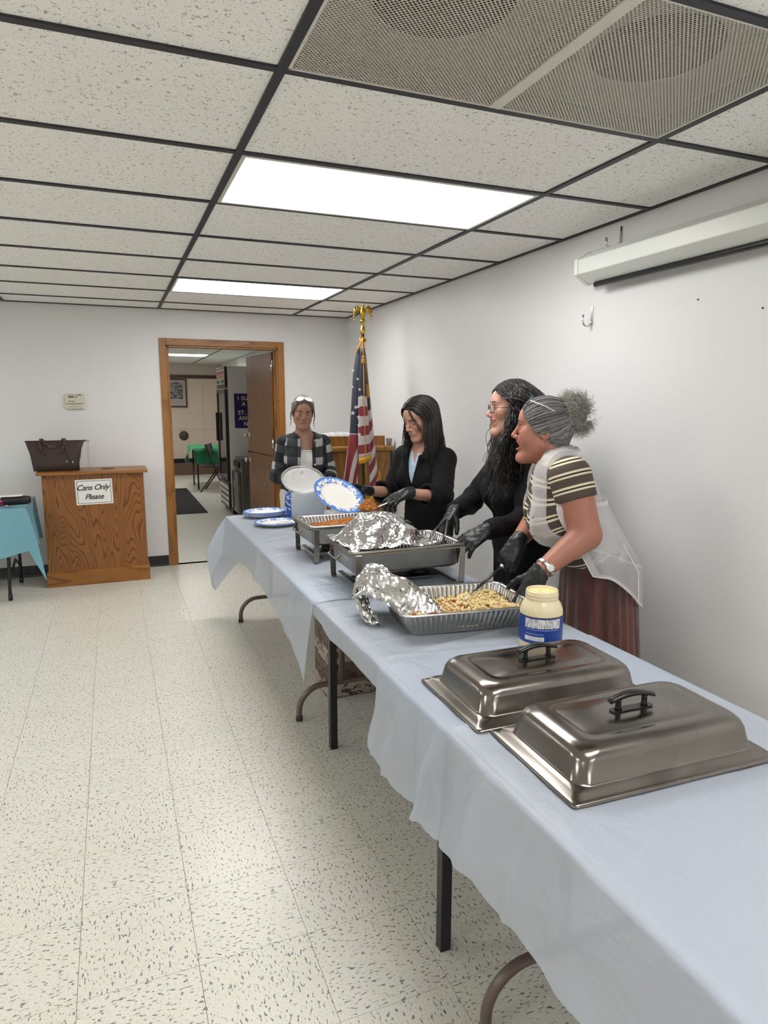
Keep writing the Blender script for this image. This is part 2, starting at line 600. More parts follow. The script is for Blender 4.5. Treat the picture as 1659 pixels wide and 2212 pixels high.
# door casing (oak)
cs = MB()
cw = 0.060
cs.box(DX0-cw, DX0, YB-0.016, YB, 0, DZ+cw)
cs.box(DX1, DX1+cw, YB-0.016, YB, 0, DZ+cw)
ca = struct('trim_1', cs, M_oak, bevel=0.004)
c2 = MB(); c2.box(DX0, DX1, YB-0.016, YB, DZ, DZ+cw)
c2.build('head_casing', M_oakh, ca, bevel=0.004)
jb = MB()
jb.box(DX0-0.002, DX0+0.014, YB, YB+0.12, 0, DZ); jb.box(DX1-0.014, DX1+0.002, YB, YB+0.12, 0, DZ)
jb.box(DX0, DX1, YB, YB+0.12, DZ-0.014, DZ+0.002)
jb.box(DX0+0.014, DX0+0.026, YB+0.05, YB+0.085, 0, DZ-0.014); jb.box(DX1-0.026, DX1-0.014, YB+0.05, YB+0.085, 0, DZ-0.014)
jb.build('jamb', M_oak, ca)

# dutch door swung open into the next room
dr = bpy.data.objects.new('door_1', None); COL.objects.link(dr); dr['kind'] = 'structure'
dr['label'] = 'two-leaf brown wooden door standing open in the doorway'
dr.location = (DX1-0.018, YB+0.125, 0)
dr.rotation_euler = (0, 0, math.radians(95.5))       # leaf runs along local +x
wd = 0.86
up = MB(); up.box(0, wd, -0.02, 0.02, 0.995, 2.005); uo = up.build('upper_leaf', [M_door], dr, bevel=0.002)
lo = MB(); lo.box(0, wd, -0.02, 0.02, 0.012, 0.985); loo = lo.build('lower_leaf', [M_door], dr, bevel=0.002)
MB().box(wd-0.012, wd+0.006, -0.024, 0.032, 0.972, 0.995).build('shelf_strip', M_doordark, dr)
M_brass = plain('satin_metal', '#c9c2b4', 0.25, 1.0)
for z, r, par in ((0.90, 0.027, loo), (1.17, 0.019, uo)):
    for s in (1, -1):
        kn = MB()
        kn.lathe([(0.032, 0.0), (0.032, 0.006), (0.012, 0.009), (0.011, 0.03), (r, 0.038), (r*1.1, 0.052), (r*0.8, 0.063), (0.004, 0.066)], 20)
        k = kn.build('knob', M_brass, par); k.location = (wd-0.065, s*0.02, z); k.rotation_euler = (-s*PI/2, 0, 0)
for z in (1.87, 1.12, 0.86, 0.2):
    h = MB(); h.box(-0.004, 0.0, -0.02, 0.02, z-0.05, z+0.05); h.tube([(-0.006, 0.024, z-0.05), (-0.006, 0.024, z+0.05)], 0.006, 8); h.box(-0.04, -0.004, 0.02, 0.023, z-.05, z+.05)
    h.build('hinge', M_chrome, dr)
# =================================================================== the next room, seen through the doorway
Y2 = YB+0.12; YF = 12.95; X2R, X2L = 1.80, -3.6
M_beige = wallmat('beige_panel_paint', '#d6c4b2', 0.03)
M_beige2 = wallmat('upper_wall_paint', '#c6bbb0', 0.03)
struct('floor_next_room', MB().box(X2L, X2R, Y2-0.12, YF+0.4, -0.1, 0.0), M_floor)
struct('wall_next_right', MB().box(X2R, X2R+0.1, Y2, YF+0.4, 0, H+0.06), M_wall)
struct('wall_next_left', MB().box(X2L-0.1, X2L, Y2, YF+0.4, 0, H+0.06), M_wall)
wf = struct('wall_next_far', MB().box(X2L, X2R, YF+0.3, YF+0.4, 0, H+0.06), M_beige2)
# panel cladding with thin joints below a brown rail
px = [-1.0, 0.18, 1.40, 1.80]
for a, b in zip(px[:-1], px[1:]):
    for z0, z1 in ((0.24, 0.95), (0.955, 1.30), (1.305, 2.02)):
        MB().box(a+0.003, b-0.003, YF+0.292, YF+0.3, z0, z1).build('wall_panel', M_beige, wf)
MB().box(X2L, X2R, YF+0.28, YF+0.3, 2.03, 2.10).build('picture_rail', M_doordark, wf)
struct('baseboard_far', MB().box(X2L, X2R, YF+0.285, YF+0.292, 0.24, 0.33), M_base)
M_carpet = plain('brown_carpet', '#6a5444', 0.95, bump=0.3, nscale=300)
pl = MB().box(X2L+.01, X2R-.01, YF, YF+0.28, 0.0, 0.24).build('carpeted_platform', M_carpet)
tag(pl, 'low brown carpeted platform along the far wall of the next room', 'platform')
ce2 = struct('ceiling_next_room', MB().box(X2L, X2R, Y2, YF+0.4, H+0.02, H+0.06), plain('plenum_dark2', '#2a2826', 0.9))
for k in range(8, 22):
    y = T*k + 0.05
    if y > YF+.3: break
    for x in (-1.219, 0, 1.219):
        x1 = min(x+1.219, X2R)
        if (x, k) == (0, 17): continue
        MB().box(x+0.008, x1-0.008, y+0.006, min(y+T-0.006, YF+0.3), H, H+0.016).build('ceiling_tile', M_ceil, ce2)
for x in (0, 1.219):
    MB().box(x-W, x+W, Y2, YF+.3, H-0.004, H+0.02).build('grid_bar', M_grid, ce2)
troffer('fluorescent_troffer', 0.6096, T*17+0.05+T/2, 'ceiling light glowing in the next room, seen through the doorway')
troffer('fluorescent_troffer', -1.8, 7.0, 'added ceiling light in the unseen left part of the next room')  # unseen lamp, added only to brighten the next room
troffer('fluorescent_troffer', -1.8, 11.0, 'added unseen ceiling light in the far left part of the next room')  # second added lamp out of view, more fill for the next room
troffer('fluorescent_troffer', 0.2596, 6.0, 'added unseen ceiling light just inside the next room above the doorway')  # added too, hidden by the door head; lights the next room

# reach-in refrigerator
fx, fy0, fy1, fz = 0.985, 7.42, 8.17, 2.0
fr = thing('glass_door_refrigerator', (fx, fy0, 0), 'tall white glass-door refrigerator with striped top sign in the next room', 'refrigerator')
M_fwhite = plain('refrigerator_white', '#d2ccc6', 0.35, noise=0.02)
M_glassdark = plain('dark_glass', '#0a0c0f', 0.08)
body = MB(); body.box(0.03, 0.78, 0, fy1-fy0, 0.10, fz); body.build('cabinet', M_fwhite, fr, bevel=0.008)
W2 = fy1-fy0
MB().box(0.05, 0.76, 0.02, W2-0.02, 0.0, 0.10).build('base', M_black, fr)
sg = MB(); sg.box(-0.005, 0.03, 0.0, W2, fz-0.28, fz-0.005); so = sg.build('sign_box', M_black, fr, bevel=0.006)
M_red = plain('sign_red', '#b03a3c', 0.4); M_tan = plain('sign_tan', '#b98c50', 0.4); M_navy = plain('sign_navy', '#2e3a63', 0.4)
M_cream = plain('sign_cream', '#d8cfc4', 0.4)
MB().box(-0.008, -0.005, 0.03, W2-0.03, fz-0.235, fz-0.035).build('sign_face', M_cream, so)
for z0, z1, m in ((fz-0.105, fz-0.055, M_red), (fz-0.16, fz-0.115, M_tan), (fz-0.22, fz-0.175, M_navy)):
    MB().box(-0.010, -0.008, 0.05, W2-0.05, z0, z1).build('sign_stripe', m, so)
for yy in (0.28, 0.36):
    MB().prism([(yy, fz-0.215), (yy+0.05, fz-0.215), (yy+0.09, fz-0.145), (yy+0.05, fz-0.145)], 0, -0.012, -0.010).build('sign_mark', M_cream, so)
dm = MB(); dz0, dz1 = 0.46, fz-0.30
dm.box(-0.012, 0.028, 0.0, 0.05, dz0, dz1); dm.box(-0.012, 0.028, W2-0.05, W2, dz0, dz1)
dm.box(-0.012, 0.028, 0.05, W2-0.05, dz0, dz0+0.05); dm.box(-0.012, 0.028, 0.05, W2-0.05, dz1-0.05, dz1)
do = dm.build('glass_door', M_black, fr, bevel=0.004)
MB().box(0.0, 0.012, 0.05, W2-0.05, dz0+0.05, dz1-0.05).build('glass_pane', M_glassdark, do)
ed = MB(); ed.box(-0.014, 0.0, W2-0.012, W2+0.002, dz0, dz1); ed.build('chrome_edge', M_chrome, do)
hm = MB(); hm.box(-0.045, -0.014, W2-0.09, W2-0.05, 0.98, 1.38); hm.build('door_handle', M_blackplastic, do, bevel=0.008)
gr = MB(); gr.box(0.0, 0.03, 0.0, W2, 0.08, 0.44); go = gr.build('grille', M_black, fr)
for k in range(4):
    z = 0.12+k*0.075
    MB().box(-0.012, 0.012, 0.01, W2-0.01, z, z+0.045).build('grille_slat', M_fwhite, go, bevel=0.004)
# poster on its side
po = thing('union_poster', (fx+0.11, fy0-0.002, 1.18), 'dark purple poster with cream capital letters on the refrigerator side', 'poster')
M_purple = plain('poster_purple', '#1d1658', 0.35); M_gold = plain('poster_cream', '#e0c9a0', 0.5)
MB().box(0, 0.62, -0.002, 0.0, 0, 0.46).build('sheet', M_purple, po)
ly = (0.385, 0.31, 0.195, 0.12, 0.045)
for s, x, z in (('I SUP', 0.045, ly[0]), ('A U', 0.10, ly[1]), ('ST. M', 0.045, ly[2]), ('AND', 0.055, ly[3]), ('NU', 0.12, ly[4])):
    text('lettering', s, 0.074, M_gold, po, (x, -0.003, z+0.01), (PI/2, 0, 0), 'LEFT', spacing=1.12, offset=0.0018)
MB().box(0.47, 0.53, -0.0035, -0.002, 0.18, 0.30).build('red_mark', M_red, po)

# stainless undercounter unit
M_ss = plain('stainless_steel_dull', '#8d8a86', 0.3, 1.0, noise=0.15)
un = thing('stainless_cabinet', (1.075, 6.95, 0), 'stainless undercounter dishwasher beside the open door in the next room', 'dishwasher')
MB().box(0.0, 0.48, 0.0, 0.44, 0.06, 0.80).build('body', M_ss, un, bevel=0.008)
MB().box(0.05, 0.44, 0.02, 0.42, 0, 0.06).build('plinth', M_black, un)
dd = MB().box(-0.05, 0.0, 0.02, 0.42, 0.08, 0.62).build('front_door', M_ss, un, bevel=0.01)
MB().box(-0.075, -0.05, 0.08, 0.10, 0.12, 0.50).build('handle', M_chrome, dd, bevel=0.004)
MB().box(-0.03, 0.0, 0.03, 0.41, 0.68, 0.75).build('control_strip', M_black, un, bevel=0.004)

# framed print and round vent on the far wall
fp = thing('framed_print', (0.46, YF+0.29, 1.45), 'dark-framed black and white print on the far wall of the next room', 'picture')
M_frame_r = plain('mahogany_frame', '#4a2723', 0.4); M_mat = plain('print_paper', '#b3aaa2', 0.7)
def blotch(name, a, b, sc):
    t = NT(name); v = t.coord('Object'); n = t.noise(v, sc, 4, 0.6, 0.8)
    t.base(t.ramp(n, [(0.42, a), (0.5, b), (0.58, a)])); t.rough(0.6); MATS[name] = t.m; return t.m
MB().box(0, 0.59, -0.012, 0, 0, 0.54).build('print', M_mat, fp)
MB().box(0.06, 0.53, -0.014, -0.012, 0.15, 0.49).build('image', blotch('print_ink', '#2b2a30', '#aaa6a6', 9), fp)
for (a0, a1, b0, b1) in ((-0.03, 0.62, -0.03, 0.0), (-0.03, 0.62, 0.54, 0.57), (-0.03, 0.0, 0.0, 0.54), (0.59, 0.62, 0.0, 0.54)):
    MB().box(a0, a1, -0.03, 0, b0, b1).build('frame_side', M_frame_r, fp, bevel=0.004)
for k, w in enumerate((0.40, 0.30)):
    MB().box(0.31-w/2, 0.31+w/2, -0.0135, -0.012, 0.10-0.04*k, 0.106-0.04*k).build('caption_line', plain('caption_grey', '#8a8480', 0.7), fp)
vt = thing('round_wall_cover', (0.975, YF+0.292, 0.82), 'round dark disc low on the beige far wall', 'wall cover')
vm = MB(); vm.lathe([(0.098, 0), (0.098, 0.02), (0.086, 0.03), (0.0, 0.034)], 28, cap=(True, False)); v_ = vm.build('disc', plain('cover_grey', '#3a3733', 0.5), vt); v_.rotation_euler = (PI/2, 0, 0)
bt = MB(); bt.tube([(-0.05, -0.02, 0.095), (0.0, -0.03, 0.105)], 0.008, 6); bt.build('pull', M_chrome, vt)

# small table with green cloth and a folding chair
gt = thing('green_clothed_table', (0.96, 10.4, 0), 'small table under a green cloth beyond the refrigerator', 'table')
MB().box(-0.10, 0.70, -0.1, 0.8, 0.70, 0.73).build('table_top', M_doordark, gt)
for x in (-0.04, 0.6):
    for y in (0.0, 0.7):
        MB().tube([(x, y, 0), (x, y, 0.70)], 0.014, 8).build('leg', M_black, gt)
M_green = plain('green_cloth', '#2f8a5c', 0.6)
gc = MB()
def gcf(u, v):
    # cloth strip over the table edge facing -x, with a drooping corner
    s = -0.40 + u*1.15
    y = -0.22 + v*1.1
    if s < 0:
        drop = -s
        flare = 0.16*math.sin(min(1, drop/0.3)*PI/2)*(1-v)
        x = -0.115 - flare*0.9 - 0.03*math.sin(v*17)*drop*2
        z = 0.738 - drop*(0.55+0.35*v) + 0.0
    else:
        x = -0.115 + s*1.0; z = 0.738 + 0.003*math.sin(9*s+7*v)
    yy = y
    if y < -0.11 and s >= 0:
        z -= (-0.11-y)*2.6; yy = -0.115 - 0.02*math.sin(s*20)
    return (x, yy, z)
gc.grid(gcf, 40, 30)
gco = gc.build('green_cloth', M_green); gco.location = gt.location
tag(gco, 'bright green cloth draped over the small far table', 'tablecloth')
fc = thing('folding_chair', (1.30, 9.85, 0), 'dark folding chair tucked beside the green cloth', 'chair', rz=1.25)
for s in (0, 0.40):
    MB().tube([(s-0.0, 0.0, 0.0), (s, 0.18, 0.44), (s, 0.30, 0.82)], 0.013, 8).build('front_leg', M_black, fc)
    MB().tube([(s+0.01, 0.42, 0.0), (s+0.01, 0.10, 0.44)], 0.012, 8).build('rear_leg', M_black, fc)
MB().box(0.0, 0.4, 0.02, 0.38, 0.43, 0.455).build('seat', plain('chair_brown', '#33231f', 0.5), fc, bevel=0.01)
bk = MB(); bk.boxm(Matrix.Translation((0.2, 0.285, 0.71)) @ Matrix.Rotation(-0.35, 4, 'X'), 0.4, 0.02, 0.22); bk.build('backrest', plain('chair_brown', '#33231f', 0.5), fc, bevel=0.008)
MB().tube([(0.0, 0.06, 0.15), (0.4, 0.06, 0.15)], 0.009, 6).build('stretcher', M_black, fc)
# black entrance mat
mt = MB(); mt.box(-0.55, 0.73, 7.7, 10.6, 0.0, 0.010)
tag(mt.build('floor_mat', plain('mat_black', '#101114', 0.9, bump=0.4, nscale=400), bevel=0.004), 'flat black rubber floor mat in the next room', 'mat')
# =================================================================== serving tables, cloths and food
TZ = 0.740
M_ttop = plain('table_top_grey', '#77716a', 0.5)
def ulegs(y, parent):
    """low arched foot frame with two uprights, at world y"""
    pts = []
    x0, x1, h, r = 0.312, 0.97, 0.165, 0.12
    pts.append((x0, y, 0.012)); pts.append((x0, y, h-r))
    for k in range(1, 9):
        a = PI - (PI/2)*k/8
        pts.append((x0+r+r*math.cos(a), y, h-r+r*math.sin(a)))
    for k in range(0, 9):
        a = PI/2 - (PI/2)*k/8
        pts.append((x1-r+r*math.cos(a), y, h-r+r*math.sin(a)))
    pts.append((x1, y, 0.012))
    MB().tube(pts, 0.0145, 12).build('foot_arch', M_brownmetal, parent, world=True)
    for x in (0.53, 0.75):
        MB().tube([(x, y, h), (x, y, 0.70)], 0.0145, 10).build('leg', M_brownmetal, parent, world=True)
    for x in (x0, x1):
        MB().lathe([(0.017, 0), (0.017, 0.022), (0.0145, 0.026)], 12, x, y).build('foot_cap', plain('foot_cap_brown', '#3f332c', 0.5), parent, world=True)
    MB().tube([(0.53, y, 0.42), (0.75, y, 0.42)], 0.010, 8).build('crossbar', M_brownmetal, parent, world=True)
def folding_table(y0, y1, label, legs):
    r = thing('folding_table', (0.64, (y0+y1)/2, 0), label, 'table')
    MB().box(0.275, 1.005, y0, y1, 0.70, TZ-0.002).build('table_top', M_ttop, r, world=True, bevel=0.006)
    for y in legs: ulegs(y, r)
    MB().box(0.32, 0.34, y0+0.05, y1-0.05, 0.665, 0.70).build('side_rail', M_brownmetal, r, world=True)
    MB().box(0.94, 0.96, y0+0.05, y1-0.05, 0.665, 0.70).build('side_rail', M_brownmetal, r, world=True)
    return r
folding_table(1.0, 2.83, 'far folding table on brown arched legs, under the chafing dish and paper plates', (2.763, 1.173))
folding_table(-2.28, -0.45, 'near folding table on brown arched legs, under the two steel lids', (-0.59, -2.1))
r = thing('square_legged_table', (0.64, 0.27, 0), 'middle serving table on straight black square legs', 'table')
MB().box(0.275, 1.005, -0.43, 0.98, 0.705, TZ-0.002).build('table_top', M_ttop, r, world=True, bevel=0.004)
MB().box(0.31, 0.97, -0.40, 0.95, 0.655, 0.705).build('apron', M_black, r, world=True)
for x, y in ((0.385, 0.86), (0.335, -0.318), (0.94, 0.86), (0.94, -0.318)):
    MB().box(x-0.016, x+0.016, y-0.016, y+0.016, 0.0, 0.66).build('leg', M_black, r, world=True, bevel=0.002)

# ---- thin plastic table covers
def clothmat(name, col, alpha=0.10, tr=0.35):
    t = NT(name)
    v = t.coord('Object')
    n = t.noise(v, 3.0, 4, 0.55, 0.5)
    c = lin(col)
    t.base(t.mix(n, tuple(x*0.96 for x in c[:3])+(1,), c)); t.rough(0.38)
    n2 = t.noise(t.coord('Object', scale=(14, 5, 8)), 1.0, 4, 0.6, 0.8)
    t.bump(n2, 0.45, 0.02)
    tl = t.node('ShaderNodeBsdfTranslucent'); tl.inputs[0].default_value = c
    tp = t.node('ShaderNodeBsdfTransparent'); tp.inputs[0].default_value = (0.97, 0.98, 1, 1)
    m1 = t.node('ShaderNodeMixShader'); m1.inputs[0].default_value = tr
    m2 = t.node('ShaderNodeMixShader'); m2.inputs[0].default_value = alpha
    t.link(t.bsdf.outputs[0], m1.inputs[1]); t.link(tl.outputs[0], m1.inputs[2])
    t.link(m1.outputs[0], m2.inputs[1]); t.link(tp.outputs[0], m2.inputs[2])
    t.link(m2.outputs[0], t.out.inputs[0])
    MATS[name] = t.m
    return t.m
M_cloth = clothmat('white_plastic_cover', '#cfd8e5', 0.16)
def vnoise(x, y, s=0):
    return (math.sin(3.1*x+1.7*y+s)+math.sin(5.3*y-2.2*x+1.3*s)+math.sin(7.9*x+6.1*y+2.1*s)*0.6)/2.6
def bl(v, tab):
    for (a, za), (b, zb) in zip(tab[:-1], tab[1:]):
        if (a <= v <= b) or (b <= v <= a):
            t = (v-a)/(b-a) if b != a else 0
            return za+(zb-za)*t
    return tab[0][1] if abs(v-tab[0][0]) < abs(v-tab[-1][0]) else tab[-1][1]
def cover(name, y0, y1, z, hemtab, label, out=0.045, seed=0.0, far_flap=False, edge_tilt=0.0, rdrop=0.22, amp=0.016, ny=110, creases=(), endlift=0.0, pleats=(), xcrease=()):
    XA, XB, rr = 0.258, 1.022, 0.012
    mb = MB()
    nl, nt, nr = 26, 80, 10
    def f(u, v):
        y = y0 + (y1-y0)*v
        hem = bl(y, hemtab)
        L = z - hem
        k = u*(nl+nt+nr)
        if k <= nl:                       # left skirt, hanging free with folds
            s = 1 - k/nl                  # 1 at hem, 0 at table edge
            fold = vnoise(y*5.0, s*1.4, seed)*0.6 + math.sin(y*17+seed+0.8*math.sin(y*5))*0.4
            x = XA - 0.010 - out*s**0.8*(L/0.25)*0.7 + amp*fold*s*(L/0.25)
            for py, pw, ph in pleats:
                dd = (y - py - 0.10*(s-0.5)*(1 if ph > 0 else -1)*0.4)/pw
                x -= ph*math.exp(-dd*dd)*min(1, s*2.2)
            zz = z - L*s - 0.004*min(1, s*8)
            yy = y + edge_tilt*s*(L) * (1 if v > .5 else 0)*((v-.5)*2)**3
            return (x, yy, zz)
        k -= nl
        if k <= nt:
            s = k/nt
            x = XA + (XB-XA)*s
            w = 0.0018*vnoise(x*9, y*7, seed+3) + 0.0010*math.sin(31*y+5*x+seed)
            e = min(1.0, min(s, 1-s)*12)
            zz = z + w*0.7*e - (1-e)**2*0.006 + 0.001
            for cy, ch, cw, sl in creases:
                dd = (y - cy - sl*(x-0.64))/cw
                zz += ch*math.exp(-abs(dd)**1.2)*e
            for cx_, ch in xcrease:
                zz += ch*math.exp(-abs((x-cx_)/0.006))
            if endlift and v < 0.12: zz += endlift*(1-v/0.12)*0.004
            return (x, y, zz)
        k -= nt
        s = k/nr
        x = XB + 0.008 + 0.02*s + 0.010*s*vnoise(y*6, s, seed+9)
        return (x, y, z - rdrop*s - 0.004*min(1, s*8))
    mb.grid(f, nl+nt+nr+1, ny)
    if far_flap:
        # the end of the cover hanging over the far table end, its corner flaring out
        def g(u, v):
            # u across x from the corner to the right edge; v from table edge down
            x = XA + (XB-XA)*u
            L = 0.26
            fl = math.exp(-u*9)
            yy = y0 + 0.010 + 0.03*v + 0.02*v*math.sin(u*16) + 0.10*fl*v
            xx = x - 0.15*fl*min(1, v*1.6)*(1-0.45*max(0, v-0.62)/0.38) + 0.012*v*math.sin(u*21)
            zz = z - L*v*(1+1.15*fl*v) - 0.002*min(1, v*9)
            return (xx, yy, zz)
        mb.grid(g, 50, 24)
        def h(u, v):
            # gusset between long skirt and end skirt
            hem0 = bl(y0, hemtab)
            a = Vector((XA-0.010-out*v**0.8*((z-hem0)/0.25)*0.7, y0, z-(z-hem0)*v-0.004*min(1, v*8)))
            b_ = Vector(g(0, v))
            p = a.lerp(b_, u)
            bul = math.sin(u*PI)*v
            return (p.x-0.05*bul, p.y+0.02*bul, p.z-0.05*bul)
        mb.grid(h, 12, 24)
    o = mb.build(name, M_cloth)
    return tag(o, label, 'tablecloth', 'white plastic table covers')
cover('table_cover', -0.47, 1.0, TZ+0.001, [(-0.47, 0.69), (0.0, 0.675), (0.16, 0.680), (0.42, 0.672), (0.55, 0.694), (1.0, 0.70)],
      'middle white plastic cover, short overhang above the black square legs', out=0.02, seed=1.7, rdrop=0.15, ny=230,
      creases=((0.34, 0.004, 0.014, -0.25), (0.19, 0.004, 0.013, 0.10), (0.08, 0.005, 0.016, 0.2), (-0.02, 0.003, 0.010, -0.12), (0.48, 0.003, 0.012, 0.3), (0.55, 0.0025, 0.012, -0.05)))
cover('table_cover', 2.845, 0.655, TZ+0.0045, [(2.845, 0.49), (2.0, 0.585), (1.39, 0.565), (0.92, 0.505), (0.655, 0.425)],
      'far white plastic cover, corner flaring at the table end, under the chafing dish', seed=0.4, far_flap=True, amp=0.006, ny=260, out=0.05,
      creases=((1.95, 0.005, 0.016, 0.45), (1.60, 0.005, 0.016, 0.2), (1.15, 0.003, 0.012, 0.1), (0.85, 0.003, 0.012, -0.05), (2.3, 0.005, 0.02, -0.4), (2.12, 0.003, 0.012, 0.6)), pleats=((1.7, 0.05, 0.010), (1.0, 0.012, 0.004)))
cover('table_cover', -0.045, -2.3, TZ+0.0055, [(-0.045, 0.50), (-0.18, 0.485), (-0.45, 0.485), (-0.64, 0.52), (-0.80, 0.505), (-1.06, 0.525), (-1.5, 0.50), (-2.3, 0.5)],
      'near white plastic cover, long pleated overhang, under the steel lids', seed=2.9, amp=0.022, ny=320, out=0.055,
      creases=((-0.47, 0.003, 0.010, 0.0), (-1.1, 0.0025, 0.03, 0.4), (-0.56, 0.003, 0.012, -0.25)), pleats=((-0.10, 0.008, 0.006), (-0.20, 0.014, 0.012), (-0.33, 0.020, -0.014), (-0.42, 0.012, 0.022), (-0.50, 0.012, -0.010), (-0.66, 0.030, 0.020), (-0.82, 0.012, 0.008), (-1.0, 0.05, 0.012)), xcrease=((0.345, 0.0016), (0.60, 0.001)))

# ---- steel chafer lids
def steel(name, col='#857f79', r0=0.16, r1=0.34, sc=(3, 40, 3)):
    t = NT(name)
    n = t.noise(t.coord('Object', scale=sc), 1.0, 4, 0.6, 0.4)
    n2 = t.noise(t.coord('Object'), 6.0, 2, 0.5, 0.3)
    c = lin(col)
    t.base(t.mix(n2, tuple(x*0.80 for x in c[:3])+(1,), tuple(min(1, x*1.12) for x in c[:3])+(1,)))
    t.set(Metallic=1.0)
    t.rough(t.ramp(n2, [(0.25, r0), (0.75, r1)]))
    MATS[name] = t.m
    return t.m
M_steel = steel('brushed_steel_lid')
M_steel2 = steel('chafer_steel', '#9c978e', 0.18, 0.34)
def rrect(hx, hy, r, n=6):
    pts = []
    for cx, cy, a0 in ((hx-r, hy-r, 0), (-hx+r, hy-r, PI/2), (-hx+r, -hy+r, PI), (hx-r, -hy+r, 1.5*PI)):
        for k in range(n+1):
            a = a0 + PI/2*k/n
            pts.append((cx+r*math.cos(a), cy+r*math.sin(a)))
    return pts
def pan_rings(prof, n=6):
    """prof: list of (hx, hy, r, z)"""
    return [[(x, y, z) for x, y in rrect(hx, hy, r, n)] for hx, hy, r, z in prof]
def make_lid(loc, rz, label):
    r = thing('chafer_lid', loc, label, 'lid', rz, 'steel chafing dish lids')
    hx, hy = 0.268, 0.166
    m = MB()
    m.rings(pan_rings([(hx, hy, 0.012, 0.0), (hx+0.001, hy+0.001, 0.012, 0.004), (hx-0.006, hy-0.006, 0.012, 0.007), (hx-0.012, hy-0.012, 0.016, 0.0075),
                       (hx-0.018, hy-0.018, 0.018, 0.016), (hx-0.030, hy-0.030, 0.030, 0.0175), (hx-0.034, hy-0.034, 0.034, 0.022), (hx-0.040, hy-0.040, 0.040, 0.062), (hx-0.045, hy-0.045, 0.043, 0.074),
                       (hx-0.054, hy-0.054, 0.044, 0.082), (hx-0.068, hy-0.068, 0.044, 0.0865), (hx-0.095, hy-0.088, 0.03, 0.0875), (hx-0.100, hy-0.092, 0.026, 0.0862), (hx-0.104, hy-0.096, 0.024, 0.0875),
                       (0.06, 0.03, 0.01, 0.0895), (0.001, 0.001, 0.0005, 0.09)], 8), cap=(False, True))
    m.build('lid_shell', M_steel, r)
    hd = MB()
    hd.prism([(x, y) for x, y in rrect(0.056, 0.0105, 0.008, 3)], 2, 0.089, 0.093)
    ho = hd.build('handle_plate', M_blackplastic, r)
    for s in (-1, 1):
        b = MB(); b.lathe([(0.009, 0.0), (0.007, 0.006), (0.0065, 0.020), (0.008, 0.026)], 12, s*0.036, 0)
        b.build('handle_post', M_blackplastic, r, loc=(0, 0, 0.092))
    g = MB()
    def gf(k):
        x = -0.060 + 0.12*k
        return x, 0.112 + 0.012*math.sin(PI*k)
    rings = []
    for i in range(13):
        x, z = gf(i/12)
        w = 0.011 - 0.0025*abs(i/6-1)
        rings.append([(x, -w, z), (x, -w*0.8, z+0.007), (x, 0, z+0.0085), (x, w*0.8, z+0.007), (x, w, z), (x, 0, z-0.002)])
    g.rings(rings, True, (True, True))
    g.build('handle_grip', M_blackplastic, r)
    return r
CZ = TZ+0.0085
make_lid((0.58, -0.362, CZ), math.radians(-1.0), 'farther steel chafing dish lid beside the mayonnaise jar')
make_lid((0.603, -0.695, CZ), math.radians(-1.5), 'nearer steel chafing dish lid in the foreground')

# ---- mayonnaise jar
def jarlabel():
    t = NT('jar_label_print')
    tc = t.node('ShaderNodeTexCoord'); s = t.sep(tc.outputs['Object'])
    ang = t.math('ARCTAN2', s[1], s[0])        # angle round the jar
    z = s[2]
    def band(v, a, b):
        return t.math('MULTIPLY', t.math('GREATER_THAN', v, a), t.math('LESS_THAN', v, b))
    blue = lin('#1f3f8f')
    # facts panel
    panel = t.math('MULTIPLY', band(ang, -2.95, -1.22), band(z, 0.080, 0.110))
    rows_ = t.math('GREATER_THAN', t.math('FRACT', t.math('MULTIPLY', z, 220.0)), 0.55)
    nn = t.noise(t.coord('Object', scale=(300, 300, 60)), 1.0, 1)
    ink = t.math('MULTIPLY', t.math('MULTIPLY', rows_, t.math('GREATER_THAN', nn, 0.47)), band(ang, -2.9, -1.45))
    gap = t.math('SUBTRACT', 1.0, t.math('MULTIPLY', band(ang, -2.12, -2.06), 1.0))
    ink = t.math('MULTIPLY', ink, gap)
    code = t.math('MULTIPLY', band(ang, -1.40, -1.29), band(z, 0.086, 0.106))
    code = t.math('MULTIPLY', code, t.math('GREATER_THAN', t.math('FRACT', t.math('MULTIPLY', z, 420.0)), 0.5))
    ink = t.math('MAXIMUM', ink, code)
    low = t.math('MULTIPLY', band(ang, -2.95, -2.02), band(z, 0.040, 0.054))
    lowink = t.math('MULTIPLY', t.math('MULTIPLY', t.math('GREATER_THAN', t.math('FRACT', t.math('MULTIPLY', z, 260.0)), 0.6), t.math('GREATER_THAN', nn, 0.5)), band(ang, -2.8, -2.15))
    line = t.math('MULTIPLY', band(ang, -2.9, -2.05), band(z, 0.0605, 0.0625))
    line2 = t.math('MULTIPLY', band(ang, -2.9, -1.3), band(z, 0.0745, 0.0762))
    edge = t.math('MULTIPLY', band(ang, -0.62, -0.45), band(z, 0.036, 0.062))
    wmask = t.math('MAXIMUM', panel, t.math('MAXIMUM', low, edge))
    c = t.mix(wmask, blue, lin('#dcdcdc'))
    c = t.mix(t.math('MULTIPLY', panel, ink), c, lin('#2b2d38'))
    c = t.mix(t.math('MULTIPLY', low, lowink), c, lin('#7d828f'))
    c = t.mix(t.math('MAXIMUM', line, line2), c, lin('#8fa0cf'))
    dark = t.math('GREATER_THAN', z, 0.1125)
    c = t.mix(dark, c, lin('#2a2c44'))
    t.base(c); t.rough(0.35)
    MATS['jarlabel'] = t.m
    return t.m
jr = thing('mayonnaise_jar', (0.787, -0.085, CZ-0.002), 'open glass mayonnaise jar with a blue label beside the salad tray', 'jar')
M_mayo = plain('mayonnaise', '#e3d3ac', 0.42, noise=0.05, nscale=60, Coat_Weight=0.6, Coat_Roughness=0.06)
